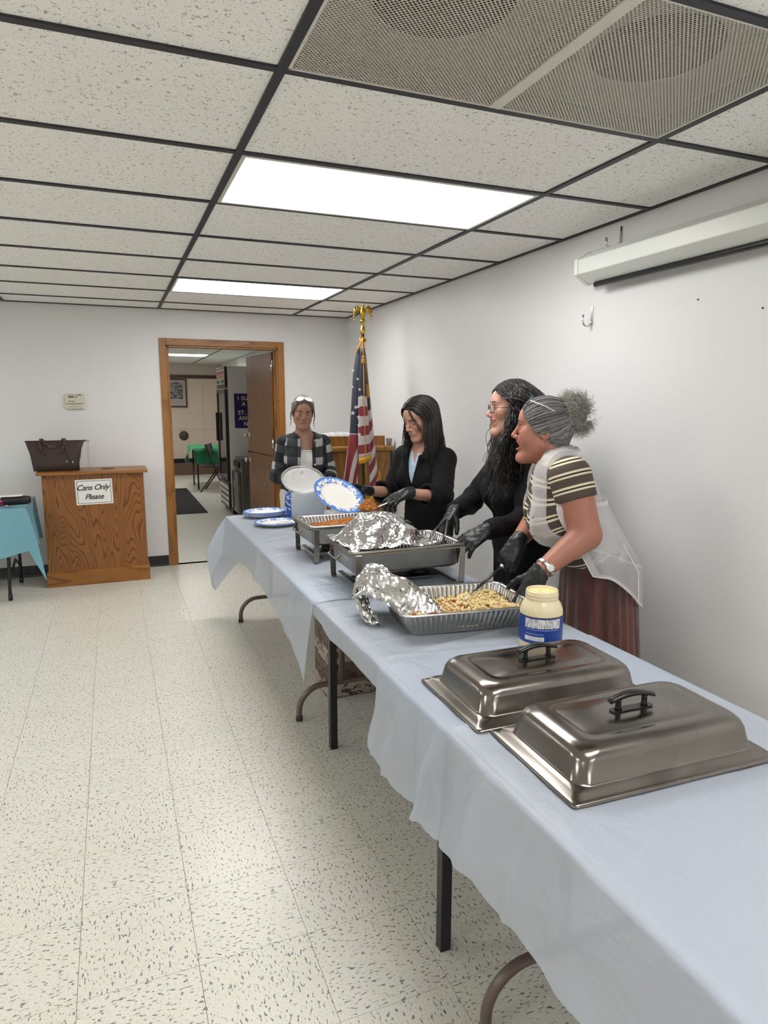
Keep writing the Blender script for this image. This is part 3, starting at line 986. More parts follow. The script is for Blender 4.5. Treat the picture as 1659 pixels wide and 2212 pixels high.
M_mayo2 = plain('mayonnaise_surface', '#e6d79c', 0.35, noise=0.1, nscale=40, bump=0.4)
jm = MB()
jm.lathe([(0.050, 0.0), (0.061, 0.003), (0.066, 0.012), (0.0675, 0.03), (0.0675, 0.118), (0.066, 0.132), (0.060, 0.147), (0.053, 0.158), (0.0505, 0.163), (0.0520, 0.166), (0.0520, 0.169), (0.0500, 0.172), (0.0520, 0.175), (0.0520, 0.178), (0.0500, 0.181), (0.0505, 0.187), (0.049, 0.190), (0.0465, 0.189), (0.0460, 0.183)], 48, cap=(True, False))
jm.build('glass_body', M_mayo, jr)
jt = MB()
def jtf(u, v):
    a = 2*PI*u; rr = 0.0465*v
    return (rr*math.cos(a), rr*math.sin(a), 0.183 - 0.012*(1-v)**2*(1+0.6*math.sin(3*a)) + 0.003*math.sin(5*a)*v*(1-v)*3)
jt.grid(jtf, 33, 9); jt.build('mayonnaise', M_mayo2, jr)
jl = MB(); jl.lathe([(0.0682, 0.030), (0.0684, 0.032), (0.0684, 0.114), (0.0682, 0.116)], 64, cap=(False, False))
jl.build('label', jarlabel(), jr)

# ---- foil and food materials
def foilmat(name, col='#cfcdca', rough=0.16, bs=0.9, sc=55):
    t = NT(name)
    v = t.coord('Object')
    vo = t.node('ShaderNodeTexVoronoi', feature='F1'); t.link(v, vo.inputs['Vector']); vo.inputs['Scale'].default_value = sc
    n = t.noise(v, sc*0.6, 3, 0.6, 1.2)
    h = t.math('ADD', t.math('MULTIPLY', vo.outputs['Distance'], 0.6), n)
    t.base(col); t.set(Metallic=1.0); t.rough(rough); t.bump(h, bs, 0.006)
    MATS[name] = t.m
    return t.m
M_foil = foilmat('crumpled_foil', '#cfcfcf', 0.17, 0.12, 60)
M_alu = foilmat('aluminium_tray', '#b9b7b3', 0.24, 0.12, 30)
def tray(parent, hx, hy, h, name='aluminium_tray', flute=46, tz=0.0):
    """fluted disposable tray, origin at the base centre"""
    m = MB()
    n = 14
    def ring(ex, ey, z, amp):
        pts = rrect(ex, ey, 0.03, 5)
        out = []
        # resample so that flutes show
        P = []
        for i in range(len(pts)):
            a, b = Vector(pts[i]), Vector(pts[(i+1) % len(pts)])
            d = (b-a).length
            k = max(1, int(d/0.0028))
            for j in range(k): P.append(a.lerp(b, j/k))
        return P
    base = ring(hx, hy, 0, 0)
    N = len(base)
    Ls = [0]
    for i in range(1, N): Ls.append(Ls[-1]+(base[i]-base[i-1]).length)
    def scaled(k, z, amp):
        R = []
        for i, p in enumerate(base):
            q = Vector((p.x*(1+k/hx), p.y*(1+k/hy)))
            a = amp*math.sin(Ls[i]/0.0165*2*PI)
            nrm = Vector((p.x/abs(hx), p.y/abs(hy)))
            if abs(nrm.x) > abs(nrm.y): q.x += a*(1 if p.x > 0 else -1)
            else: q.y += a*(1 if p.y > 0 else -1)
            R.append((q.x, q.y, z+tz))
        return R
    sl = 0.030
    rr = [scaled(0, 0.0, 0), scaled(0.002, 0.004, 0.0006), scaled(0.004, 0.010, 0.0028), scaled(sl*0.8, h*0.86, 0.0028), scaled(sl*0.85, h*0.93, 0.0), scaled(sl*0.9, h, 0), scaled(sl+0.012, h+0.001, 0), scaled(sl+0.015, h-0.004, 0), scaled(sl+0.010, h-0.005, 0)]
    m.rings(rr, True, (True, False))
    return m.build(name, M_alu, parent)

# pasta salad tray (on the table)
st = thing('salad_tray', (0.665, 0.262, TZ+0.006), 'fluted aluminium tray of pasta salad beside the mayonnaise jar', 'food tray', rz=math.radians(-7))
tray(st, 0.208, 0.132, 0.082, 'tray')
def elbow(R, r, arc, n=6, seg=5):
    m = MB(); pts = [(R*math.cos(a)-R, R*math.sin(a), 0) for a in [arc*(i/seg-0.5) for i in range(seg+1)]]
    m.tube(pts, r, n); return m
M_pasta = plain('pasta_cream', '#dcc48e', 0.45, noise=0.12, nscale=80)
M_dressing = plain('salad_dressing', '#dac9a0', 0.5, noise=0.15, nscale=60, bump=0.3)
random.seed(5)
sal = MB()
def sf(u, v):
    x = -0.215+0.43*u; y = -0.14+0.28*v
    e = min(1, min(u, 1-u)*9, min(v, 1-v)*9)
    return (x, y, 0.036 + 0.008*math.sin(u*7+1)*math.sin(v*5+2) + 0.016*min(1, max(0, (u-.55)*4)) + 0.012*max(0, 0.3-u)*3 - 0.010*(1-e))
sal.grid(sf, 30, 20)
sal.build('dressing', M_dressing, st)
pa = MB(); proto = elbow(0.0085, 0.0045, 2.6)
for k in range(620):
    u, v = random.random(), random.random()
    if 0.30 < u < 0.5 and random.random() < .4: continue
    x, y, z = sf(u, v)
    if abs(x) > 0.205 or abs(y) > 0.128: continue
    Mx = Matrix.Translation((x, y, z+0.004+random.random()*0.010)) @ Euler((random.uniform(-1, 1), random.uniform(-1, 1), random.uniform(0, 6.3))).to_matrix().to_4x4()
    pa.add([Mx @ Vector(p) for p in proto.v], proto.f, True)
tag(pa.build('elbow_pasta', M_pasta, st), kind='stuff')
for kk, (cname, colr, cnt) in enumerate((('tomato_piece', '#a8321f', 16), ('olive_piece', '#7d7a2c', 10), ('ham_piece', '#c98a7a', 8))):
    for k in range(cnt):
        u = random.uniform(0.02, 0.35) if random.random() < .8 else random.uniform(.4, .6); v = random.uniform(0.1, 0.85)
        x, y, z = sf(u, v)
        b = MB(); b.ball((0, 0, 0), (0.009, 0.007, 0.006), 7, 5); o = b.build(cname, plain(cname, colr, 0.35), st)
        o.location = (x*0.95, y*0.9, z+0.012); o.rotation_euler = (random.random(), random.random(), random.random()*3)
# serving spoon leaning in the tray
def spoon(name, base, tip, label, parent=None, handle='#141416', hl=0.6, perforated=False, bowl=(0.03, 0.042)):
    base, tip = Vector(base), Vector(tip)
    r = thing(name, base, label, 'spoon')
    d = (tip-base)
    mid = d*hl
    MB().tube([(0, 0, 0), mid*0.5, mid], [0.007, 0.008, 0.007], 8, flat=0.6).build('grip', plain('spoon_black', handle, 0.25), r)
    MB().tube([mid*0.98, d*0.9, d], [0.004, 0.0035, 0.006], 8, flat=0.5).build('neck', M_chrome, r)
    b = MB(); dirn = d.normalized()
    rot = dirn.to_track_quat('Y', 'Z').to_matrix().to_4x4()
    Mx = Matrix.Translation(d + dirn*bowl[1]*0.8) @ rot
    N = 16
    V = [Mx @ Vector((0, 0, -0.012))]; F = []
    for j in range(1, 5):
        rr = j/4
        for k in range(N):
            a = 2*PI*k/N
            V.append(Mx @ Vector((bowl[0]*rr*math.cos(a), bowl[1]*rr*math.sin(a), -0.012*(1-rr*rr))))
    for k in range(N): F.append((0, 1+k, 1+(k+1) % N))
    for j in range(3):
        for k in range(N): F.append((1+j*N+k, 1+(j+1)*N+k, 1+(j+1)*N+(k+1) % N, 1+j*N+(k+1) % N))
    b.add(V, F, True)
    bo = b.build('bowl', M_chrome, r)
    sm = bo.modifiers.new('solid', 'SOLIDIFY'); sm.thickness = 0.0015
    MB().ball((0, 0, 0), 0.009, 10, 7).build('end_cap', M_chrome, r)
    return r
spoon('serving_spoon', (0.90, 0.335, 0.905), (0.705, 0.28, 0.805), 'black-handled steel spoon standing in the pasta salad', hl=0.62)

# chafing dishes
def chafer(loc, label, rz=0.0, hx=0.258, hy=0.168, rim=0.178):
    r = thing('chafing_dish', loc, label, 'chafing dish', rz, 'chafing dishes')
    m = MB()
    z = rim
    m.rings(pan_rings([(hx+0.004, hy+0.004, 0.02, z-0.006), (hx+0.006, hy+0.006, 0.02, z), (hx-0.004, hy-0.004, 0.02, z+0.002), (hx-0.010, hy-0.010, 0.03, z-0.004), (hx-0.016, hy-0.016, 0.035, z-0.085), (hx-0.028, hy-0.028, 0.035, z-0.098), (0.02, 0.02, 0.01, z-0.1)], 6), cap=(False, True))
    m.build('water_pan', M_steel2, r)
    # stand: top frame bars and four flat bent legs
    t = MB(); a, b_ = hx+0.010, hy+0.010
    for (x0, x1, y0, y1) in ((-a, a, -b_-0.003, -b_), (-a, a, b_, b_+0.003), (-a-0.003, -a, -b_, b_), (a, a+0.003, -b_, b_)):
        t.box(x0, x1, y0, y1, z-0.012, z-0.006)
    t.build('stand_frame', M_steel2, r)
    for sx in (-1, 1):
        for sy in (-1, 1):
            l = MB(); x, y = sx*(a-0.036), sy*(b_+0.005)
            pts = [(x, y, z-0.01), (x, y, z-0.06), (x, y*0.97, 0.02), (x, y*0.93, 0.003), (x, y*0.8, 0.002)]
            rings = [[(p[0]-0.0125, p[1]-0.0015, p[2]-0.0008), (p[0]+0.0125, p[1]-0.0015, p[2]-0.0008), (p[0]+0.0125, p[1]+0.0015, p[2]+0.0008), (p[0]-0.0125, p[1]+0.0015, p[2]+0.0008)] for p in pts]
            l.rings(rings, True, (True, True), smooth=False)
            l.build('leg', M_steel2, r)
    for sx in (-1, 1):
        hnd = MB(); xx = sx*(a+0.002)
        hnd.tube([(xx, -0.06, z-0.03), (xx+sx*0.02, -0.055, z-0.045), (xx+sx*0.02, 0.055, z-0.045), (xx, 0.06, z-0.03)], 0.004, 8)
        hnd.build('handle', M_steel2, r)
    sh = MB(); sh.box(-a+0.08, a-0.08, -0.05, 0.05, 0.022, 0.026); sh.box(-a+0.055, -a+0.075, -b_+.01, b_-.01, 0.02, 0.024); sh.box(a-0.075, a-0.055, -b_+.01, b_-.01, 0.02, 0.024); sh.build('burner_shelf', plain('scorched_steel', '#2c2926', 0.4, 0.8), r)
    for s in (-1, 1):
        f = MB(); f.lathe([(0.044, 0.026), (0.045, 0.028), (0.045, 0.050), (0.040, 0.054), (0.034, 0.054), (0.034, 0.046)], 20, s*0.11, 0, cap=(True, True)); f.build('fuel_holder', plain('scorched_steel', '#2c2926', 0.4, 0.8), r)
    return r
c1 = chafer((0.668, 1.435, TZ+0.009), 'farther chafing dish holding orange rice', rz=math.radians(0))
c2 = chafer((0.672, 0.835, TZ+0.007), 'nearer chafing dish partly covered with crumpled foil', rz=math.radians(-1))
M_rice = None
def ricemat():
    t = NT('seasoned_rice'); v = t.coord('Object'); n = t.noise(v, 45, 3, 0.6)
    t.base(t.ramp(n, [(0.36, '#4f2a0d'), (0.46, '#965417'), (0.6, '#b06f22')])); t.rough(0.5); t.bump(n, 0.6, 0.006)
    MATS['rice'] = t.m
    return t.m
M_rice = ricemat()
M_grain = plain('rice_grain', '#b06f24', 0.45, noise=0.25, nscale=20)
def rice_bed(parent, hx, hy, z0, fn, n=900, seed=1):
    random.seed(seed)
    rb = MB()
    rb.grid(lambda u, v: (-hx+2*hx*u, -hy+2*hy*v, z0+fn(u, v)), 40, 26)
    rb.build('rice', M_rice, parent)
    g_ = MB()
    pr = MB(); pr.ball((0, 0, 0), (0.0075, 0.0024, 0.0022), 6, 4)
    for k in range(n):
        u, v = random.random(), random.random()
        Mx = Matrix.Translation((-hx+2*hx*u, -hy+2*hy*v, z0+fn(u, v)+0.002)) @ Euler((random.uniform(-.5, .5), random.uniform(-.5, .5), random.uniform(0, 6.3))).to_matrix().to_4x4()
        g_.add([Mx @ Vector(p) for p in pr.v], pr.f, True)
    tag(g_.build('rice_grains', M_grain, parent), kind='stuff')
# trays inside the chafers
t1 = thing('rice_tray', (0.668, 1.435, TZ+0.103), 'aluminium tray of orange rice set in the farther chafing dish', 'food tray')
tray(t1, 0.215, 0.128, 0.085, 'tray')
rice_bed(t1, 0.222, 0.135, 0.045, lambda u, v: 0.026*math.exp(-((u-.62)/.34)**2)*(0.6+0.4*math.sin(v*3))+0.004*vnoise(u*9, v*7)-0.015*max(0, 0.18-u)*4, 1300, 3)
t2 = thing('covered_food_tray', (0.672, 0.835, TZ+0.101), 'aluminium tray set in the nearer chafing dish, open at its right end', 'food tray', rz=math.radians(-1))
tray(t2, 0.215, 0.128, 0.088, 'tray')
random.seed(8)
for k in range(26):
    b = MB(); b.ball((0, 0, 0), (0.022, 0.013, 0.010), 8, 6); o = b.build('meat_piece', plain('browned_meat', '#5a3018', 0.4, noise=0.25), t2)
    o.location = (random.uniform(0.02, 0.20), random.uniform(-0.11, 0.11), 0.012+random.random()*0.012); o.rotation_euler = (0, 0, random.random()*3)
# crumpled foil over the left part of the nearer dish
def crumple(seed, n=8, l0=0.030, l1=0.13, amt=0.075):
    rg = random.Random(seed)
    W_ = []
    for i in range(n):
        L = l0*(l1/l0)**(i/(n-1)); a = rg.uniform(0, PI); W_.append((math.cos(a)/L, math.sin(a)/L, rg.random(), L*amt*rg.uniform(0.7, 1.3), rg.uniform(-2.5, 2.5)))
    def f(x, y):
        h = 0.0
        for cx, cy, p, am, bend in W_:
            t = x*cx+y*cy+p+bend*x*y*6
            h += am*(abs((t % 1.0)-0.5)*4-1)
        return h
    return f
def foil_sheet(name, fn, nu, nv, label, jit=0.002, seed=2, mat=None, size=(0.4, 0.35), amt=0.075):
    m = MB()
    cr = [crumple(seed*10+k, amt=amt) for k in range(3)]
    rg = random.Random(seed)
    V = []
    for j in range(nv):
        for i in range(nu):
            u, v = i/(nu-1), j/(nv-1)
            p = Vector(fn(u, v)); x, y = u*size[0], v*size[1]
            V.append(p + Vector((cr[0](x, y)*0.6, cr[1](x, y)*0.6, cr[2](x, y))) + Vector((rg.gauss(0, jit), rg.gauss(0, jit), rg.gauss(0, jit))))
    F = []
    for j in range(nv-1):
        for i in range(nu-1):
            a, b, c, d = j*nu+i, j*nu+i+1, (j+1)*nu+i+1, (j+1)*nu+i
            F += [(a, b, c), (a, c, d)] if (V[a]-V[c]).length < (V[b]-V[d]).length else [(a, b, d), (b, c, d)]
    m.add(V, F, False)
    o = m.build(name, mat or M_foil)
    so = o.modifiers.new('solid', 'SOLIDIFY'); so.thickness = 0.0006
    return tag(o, label, 'foil')
CX2, CY2, RZ2 = 0.672, 0.835, TZ+0.007+0.178
def fo(u, v):
    x = CX2-0.262+0.40*u; y = CY2-0.172+0.345*v
    r = math.exp(-(((u-.48)/.37)**4+((v-.52)/.40)**4))
    pk = 1-0.30*abs(v-.55)-0.35*max(0, u-.45)
    z = RZ2+0.010 + 0.118*r*pk
    return (x + 0.02*r*(v-0.5), y, z)
foil_sheet('foil_cover', fo, 62, 52, 'dome of crumpled foil over the nearer chafing dish', 0.0005, 4, amt=0.036)
def fo2(u, v):
    # sheet of foil folded back over the salad tray's left end, its twisted tail resting on the table
    pts = [(0.372, 0.300, 0.752), (0.352, 0.335, 0.775), (0.342, 0.395, 0.830), (0.350, 0.415, 0.885), (0.395, 0.405, 0.918), (0.455, 0.375, 0.912), (0.515, 0.335, 0.872), (0.560, 0.300, 0.838), (0.590, 0.275, 0.815)]
    s = u*(len(pts)-1); i = min(int(s), len(pts)-2); f_ = s-i
    p = Vector(pts[i]).lerp(Vector(pts[i+1]), f_)
    w = 0.035 + 0.215*min(1, max(0, (u-0.16)*2.2))
    c = (v-0.5)
    across = Vector((0.06, 0.99, 0)) if u > .3 else Vector((0.75, 0.5, 0.35))
    q = p + across*(c*w)
    if u < .28:
        th = c*2*PI*0.9; rr = 0.020
        q = p + Vector((rr*math.cos(th), rr*0.7*math.sin(th), rr*math.sin(th)*0.9))
    else:
        q.z -= 0.55*max(0, -c-0.28)*1.0*min(1, (u-.28)*3)      # near edge bends down over the tray rim
        q.z -= 0.25*max(0, c-0.3)
    q.z = max(q.z, 0.756)
    return q
foil_sheet('foil_flap', fo2, 62, 36, 'twisted sheet of foil folded back from the salad tray onto the table', 0.0009, 9, size=(0.42, 0.28), amt=0.048)
# tongs are added with the people; paper goods below
# =================================================================== left side: can box, bag, blue table, thermostat
bx = thing('recycling_box', (-0.613, 4.24, 0), 'oak collection box with round holes in its top beside the doorway', 'box')
hw = 0.390
MB().box(-hw, hw, 0.0, 0.36, 0.11, 0.935).build('cabinet', M_oakbox, bx, bevel=0.003)
pl = MB(); pl.prism([(-0.012, 0), (0.365, 0), (0.365, 0.125), (0.0, 0.125), (-0.012, 0.115)], 0, -hw-0.012, hw+0.012); pl.build('plinth', M_oakh, bx)
# top board with two round holes (real openings)
def board_with_holes(x0, x1, y0, y1, z0, z1, holes, n=24):
    m = MB()
    xs = [x0] + [0.5*(holes[i][0]+holes[i+1][0]) for i in range(len(holes)-1)] + [x1]
    for (hx_, hy_, r), a, b in zip(holes, xs[:-1], xs[1:]):
        V, F = [], []
        for z in (z0, z1):
            for k in range(n):
                an = 2*PI*k/n; c, s = math.cos(an), math.sin(an)
                V.append((hx_+r*c, hy_+r*s, z))
            for k in range(n):
                an = 2*PI*k/n; c, s = math.cos(an), math.sin(an)
                tx = ((b-hx_)/c if c > 1e-9 else (a-hx_)/c if c < -1e-9 else 1e9)
                ty = ((y1-hy_)/s if s > 1e-9 else (y0-hy_)/s if s < -1e-9 else 1e9)
                t = min(tx, ty); V.append((hx_+t*c, hy_+t*s, z))
            for cxx, cyy in ((a, y0), (b, y0), (b, y1), (a, y1)): V.append((cxx, cyy, z))
        st_ = 2*n+4
        for zi, flip in ((0, True), (1, False)):
            o = zi*st_
            for k in range(n):
                j = (k+1) % n
                q = (o+k, o+n+k, o+n+j, o+j)
                F.append(q[::-1] if flip else q)
                p, q2 = V[o+n+k], V[o+n+j]
                for ci, cc in enumerate(((a, y0), (b, y0), (b, y1), (a, y1))):
                    if (abs(p[0]-cc[0]) < 1e-6 and abs(q2[1]-cc[1]) < 1e-6 and abs(p[1]-cc[1]) > 1e-6 and abs(q2[0]-cc[0]) > 1e-6) or (abs(p[1]-cc[1]) < 1e-6 and abs(q2[0]-cc[0]) < 1e-6 and abs(p[0]-cc[0]) > 1e-6 and abs(q2[1]-cc[1]) > 1e-6):
                        F.append((o+n+k, o+2*n+ci, o+n+j))
        for k in range(n):
            j = (k+1) % n
            F.append((k, j, st_+j, st_+k))
        m.add(V, F, False)
    m.box(x0, x1, y0-0.0005, y0, z0, z1); m.box(x0, x1, y1, y1+0.0005, z0, z1); m.box(x0-0.0005, x0, y0, y1, z0, z1); m.box(x1, x1+0.0005, y0, y1, z0, z1)
    return m
board_with_holes(-0.425, 0.425, -0.028, 0.385, 0.935, 0.957, [(-0.16, 0.17, 0.062), (0.115, 0.19, 0.062)]).build('top_board', M_oakh, bx)
for hx_, hy_ in ((-0.16, 0.17), (0.115, 0.19)):
    MB().lathe([(0.0625, 0.90), (0.0625, 0.9355)], 24, hx_, hy_, cap=(True, False)).build('hole_sleeve', M_black, bx)
sg = thing('can_sign', (-0.615, 4.24-0.002, 0.785), 'white paper sign reading Cans Only Please on the oak box', 'sign')
sg.rotation_euler = (0, math.radians(-0.8), 0)
M_paper = plain('white_paper', '#e4e2de', 0.6, noise=0.02); M_ink = plain('ink_black', '#1c1d22', 0.6)
MB().box(-0.142, 0.142, -0.001, 0.001, -0.105, 0.105).build('paper', M_paper, sg)
for (a0, a1, b0, b1) in ((-0.130, 0.130, -0.094, -0.0905), (-0.130, 0.130, 0.0905, 0.094), (-0.130, -0.1265, -0.094, 0.094), (0.1265, 0.130, -0.094, 0.094)):
    MB().box(a0, a1, -0.0016, -0.001, b0, b1).build('border_line', M_ink, sg)
text('lettering', 'Cans Only', 0.063, M_ink, sg, (-0.010, -0.0016, 0.036), (PI/2, 0, 0), shear=0.34, spacing=0.92, offset=0.0009)
text('lettering', 'Please', 0.063, M_ink, sg, (-0.004, -0.0016, -0.042), (PI/2, 0, 0), shear=0.34, spacing=0.92, offset=0.0009)

# brown tote bag
bg = thing('tote_bag', (-0.895, 4.41, 0.9575), 'dark brown tote bag with leather handles on the oak box', 'bag')
M_bag = plain('bag_canvas_brown', '#33231f', 0.6, noise=0.12, nscale=120, bump=0.2); M_leather = plain('bag_leather', '#4a2a1f', 0.45)
b = MB()
prof = [(0.0, 0.165, 0.070), (0.004, 0.172, 0.075), (0.06, 0.178, 0.073), (0.12, 0.186, 0.062), (0.18, 0.202, 0.042), (0.235, 0.220, 0.016), (0.243, 0.222, 0.010)]
rings = []
for z, hx_, hy_ in prof:
    ring = []
    for k in range(40):
        a = 2*PI*k/40; c, s = math.cos(a), math.sin(a); e = 0.45
        ring.append((hx_*abs(c)**e*(1 if c > 0 else -1) + 0.004*math.sin(9*z*30+k), hy_*abs(s)**e*(1 if s > 0 else -1) + 0.003*math.sin(k*1.3+z*20), z))
    rings.append(ring)
b.rings(rings, True, (True, True)); b.build('body', M_bag, bg)
MB().box(-0.222, 0.24, -0.006, 0.006, 0.238, 0.250).build('zip_strip', M_bag, bg, bevel=0.002)
MB().tube([(0.22, 0, 0.245), (0.25, 0, 0.240), (0.262, -0.003, 0.238)], 0.006, 6, flat=0.5).build('zip_tab', M_leather, bg)
for s in (-1, 1):
    y = s*0.075
    pts = [(-0.075, y, 0.135), (-0.100, y*0.8, 0.175), (-0.113, y*0.45, 0.225), (-0.108, y*0.35, 0.262), (-0.095, y*0.3, 0.262), (-0.06, y*0.5, 0.215), (0.0, y*0.62, 0.195), (0.03, y*0.5, 0.215), (0.06, y*0.3, 0.262), (0.075, y*0.35, 0.262), (0.072, y*0.45, 0.225), (0.055, y*0.8, 0.175), (0.032, y, 0.135)]
    MB().tube(pts, 0.0075, 8, flat=0.6).build('handle', M_leather, bg)
MB().box(-0.05, 0.012, -0.052, -0.045, 0.190, 0.215).build('name_tab', M_leather, bg, bevel=0.002)
MB().tube([(0.07, -0.045, 0.22), (0.095, -0.07, 0.17), (0.115, -0.08, 0.11), (0.125, -0.082, 0.07)], 0.004, 6).build('charm_cord', M_leather, bg)
for x, z in ((0.128, 0.062), (0.085, 0.068)):
    MB().lathe([(0.004, 0), (0.005, 0.004), (0.005, 0.014), (0.003, 0.018)], 10, x, -0.083).build('charm', M_chrome, bg, loc=(0, 0, z))

# thermostat, two-piece
th = thing('thermostat', (-0.735, YB, 1.53), 'beige two-piece thermostat on the back wall above the oak box', 'thermostat')
M_therm = plain('thermostat_beige', '#cfcab8', 0.45, noise=0.02); M_lcd = plain('lcd_grey', '#6d7263', 0.3); M_tdark = plain('thermostat_print', '#4d4a44', 0.5)
MB().box(-0.072, 0.072, -0.032, 0, -0.022, 0.066).build('cover', M_therm, th, bevel=0.005)
MB().box(-0.070, 0.072, -0.026, 0, -0.066, -0.026).build('lower_cover', M_therm, th, bevel=0.004)
MB().box(-0.05, 0.0, -0.0335, -0.032, 0.028, 0.046).build('display', M_lcd, th)
for x in (0.012, ): MB().box(x, x+0.008, -0.0335, -0.032, 0.028, 0.046).build('button', M_tdark, th)
for k in range(4): MB().box(-0.05+k*0.014, -0.041+k*0.014, -0.0335, -0.032, -0.006, 0.002).build('button', M_tdark, th)
MB().box(-0.046, 0.03, -0.0335, -0.032, 0.054, 0.056).build('printed_line', M_tdark, th)
MB().box(0.03, 0.058, -0.0335, -0.032, 0.048, 0.056).build('emblem', M_tdark, th)
MB().box(-0.045, 0.055, -0.0275, -0.026, -0.050, -0.047).build('printed_line', M_tdark, th)
# white cord cover down the wall behind the bag
MB().box(-0.652, -0.640, YB-0.008, YB, 0.1, 1.18).build('cord_cover', M_wall, wbo)

# blue-covered table at the left edge
bt = thing('side_table', (-1.9, 4.15, 0), 'small side table on dark folding legs under the blue cover', 'table')
MB().box(-0.95, 0.80, -0.32, 0.32, 0.715, 0.738).build('table_top', M_ttop, bt, bevel=0.004)
for y in (-0.20, 0.33):
    pass
for (x, y0_, y1_) in ((0.645, -0.20, -0.20), (0.66, 0.36, 0.30), (-0.8, -0.2, -0.2), (-0.8, 0.3, 0.3)):
    MB().tube([(x, y0_, 0.0), (x, y0_, 0.10), (x+0.01, y1_, 0.30), (x+0.01, y1_, 0.715)], 0.013, 10).build('leg', plain('dark_brown_metal', '#2b2522', 0.3, 0.3), bt)
    MB().lathe([(0.016, 0), (0.016, 0.05)], 10, x, y0_).build('leg_tip', M_blackplastic, bt)
MB().tube([(0.652, -0.20, 0.17), (0.66, 0.10, 0.26), (0.66, 0.33, 0.17)], 0.010, 8).build('cross_brace', plain('dark_brown_metal', '#2b2522', 0.3, 0.3), bt)
M_bluecloth = clothmat('blue_plastic_cover', '#86c0d2', 0.05, 0.3)
cb = MB()
TB = 0.742
cb.grid(lambda u, v: (-2.86+1.775*u, 3.818+0.66*v, TB+0.002*vnoise(u*20, v*6)), 60, 24)
def front(u, v):
    x = -2.86+1.775*u
    L = 0.345 + 0.02*math.sin(u*23)
    return (x, 3.815-0.012-0.05*v*(0.6+0.4*math.sin(u*30)), TB-L*v-0.003*min(1, v*8))
cb.grid(front, 80, 16)
def side(u, v):
    y = 3.818+0.66*u
    L = 0.345
    return (-1.082+0.02*v+0.02*v*math.sin(u*15), y, TB-L*v-0.003*min(1, v*8))
cb.grid(side, 24, 16)
def corner(u, v):
    a = Vector(front(1, v)); b_ = Vector(side(0, v))
    p = a.lerp(b_, u); f = math.sin(u*PI)*v
    return (p.x+0.10*f, p.y-0.06*f, p.z-0.22*f*v)
cb.grid(corner, 14, 18)
tag(cb.build('blue_table_cover', M_bluecloth), 'light blue plastic cover with a pointed corner on the left side table', 'tablecloth')
# things on it
gcx = thing('glasses_case', (-1.17, 4.02, TB+0.004), 'black oblong zip case on the blue table cover', 'case', rz=0.12)
m = MB(); m.rings([[(0.105*abs(math.cos(a))**0.5*(1 if math.cos(a) > 0 else -1)*k, 0.05*abs(math.sin(a))**0.6*(1 if math.sin(a) > 0 else -1)*k, z) for a in [2*PI*i/28 for i in range(28)]] for z, k in ((0, 0.93), (0.006, 0.99), (0.025, 1.0), (0.044, 0.98), (0.054, 0.85), (0.057, 0.6))], True, (True, True)); m.build('shell', plain('case_black', '#121215', 0.4), gcx)
MB().tube([(0.106*math.cos(2*PI*i/28), 0.051*math.sin(2*PI*i/28), 0.028) for i in range(28)], 0.0018, 6, closed=True).build('zip', M_blackplastic, gcx)
pp = MB(); pp.grid(lambda u, v: (-0.10+0.2*u, -0.06+0.12*v, 0.002*math.sin(u*6)+0.0015*math.sin(v*5)), 14, 8)
po_ = pp.build('paper_slip', M_paper); po_.location = (-1.22, 4.03, TB+0.067); po_.rotation_euler = (0, -0.03, 0.1)
so_ = po_.modifiers.new('solid', 'SOLIDIFY'); so_.thickness = 0.004
tag(po_, 'folded white paper lying on the black case', 'paper')
pk = thing('pink_pouch', (-1.30, 3.95, TB+0.004), 'small pink and black pouch on the blue table cover', 'pouch', rz=0.3)
m = MB(); m.rings([[(0.06*math.cos(a)*k, 0.04*math.sin(a)*k, z) for a in [2*PI*i/24 for i in range(24)]] for z, k in ((0, 0.9), (0.012, 1), (0.03, 0.96), (0.042, 0.7), (0.045, 0.3))], True, (True, True)); m.build('pouch_body', plain('pouch_pink', '#a83a58', 0.45), pk)
m = MB(); m.tube([(0.058*math.cos(2*PI*i/24), 0.04*math.sin(2*PI*i/24), 0.022) for i in range(24)], 0.006, 6, closed=True); m.build('band', M_blackplastic, pk)
ky = thing('key_bunch', (-1.21, 3.88, TB+0.004), 'bunch of keys on a ring at the edge of the blue cover', 'keys')
MB().tube([(0.018*math.cos(2*PI*i/20), 0.018*math.sin(2*PI*i/20), 0.004) for i in range(20)], 0.0016, 6, closed=True).build('ring', M_chrome, ky)
M_keybrass = plain('key_brass', '#8a7a4a', 0.3, 1.0)
for k, a in enumerate((0.2, 1.2, 2.0, 3.6, 5.0)):
    m = MB(); m.lathe([(0.011, 0), (0.011, 0.002)], 12, 0.03, 0); m.box(0.038, 0.072, -0.003, 0.003, 0, 0.002)
    o = m.build('key', M_keybrass if k % 2 else M_chrome, ky); o.location = (0, 0, 0.002*k); o.rotation_euler = (0, 0, a)

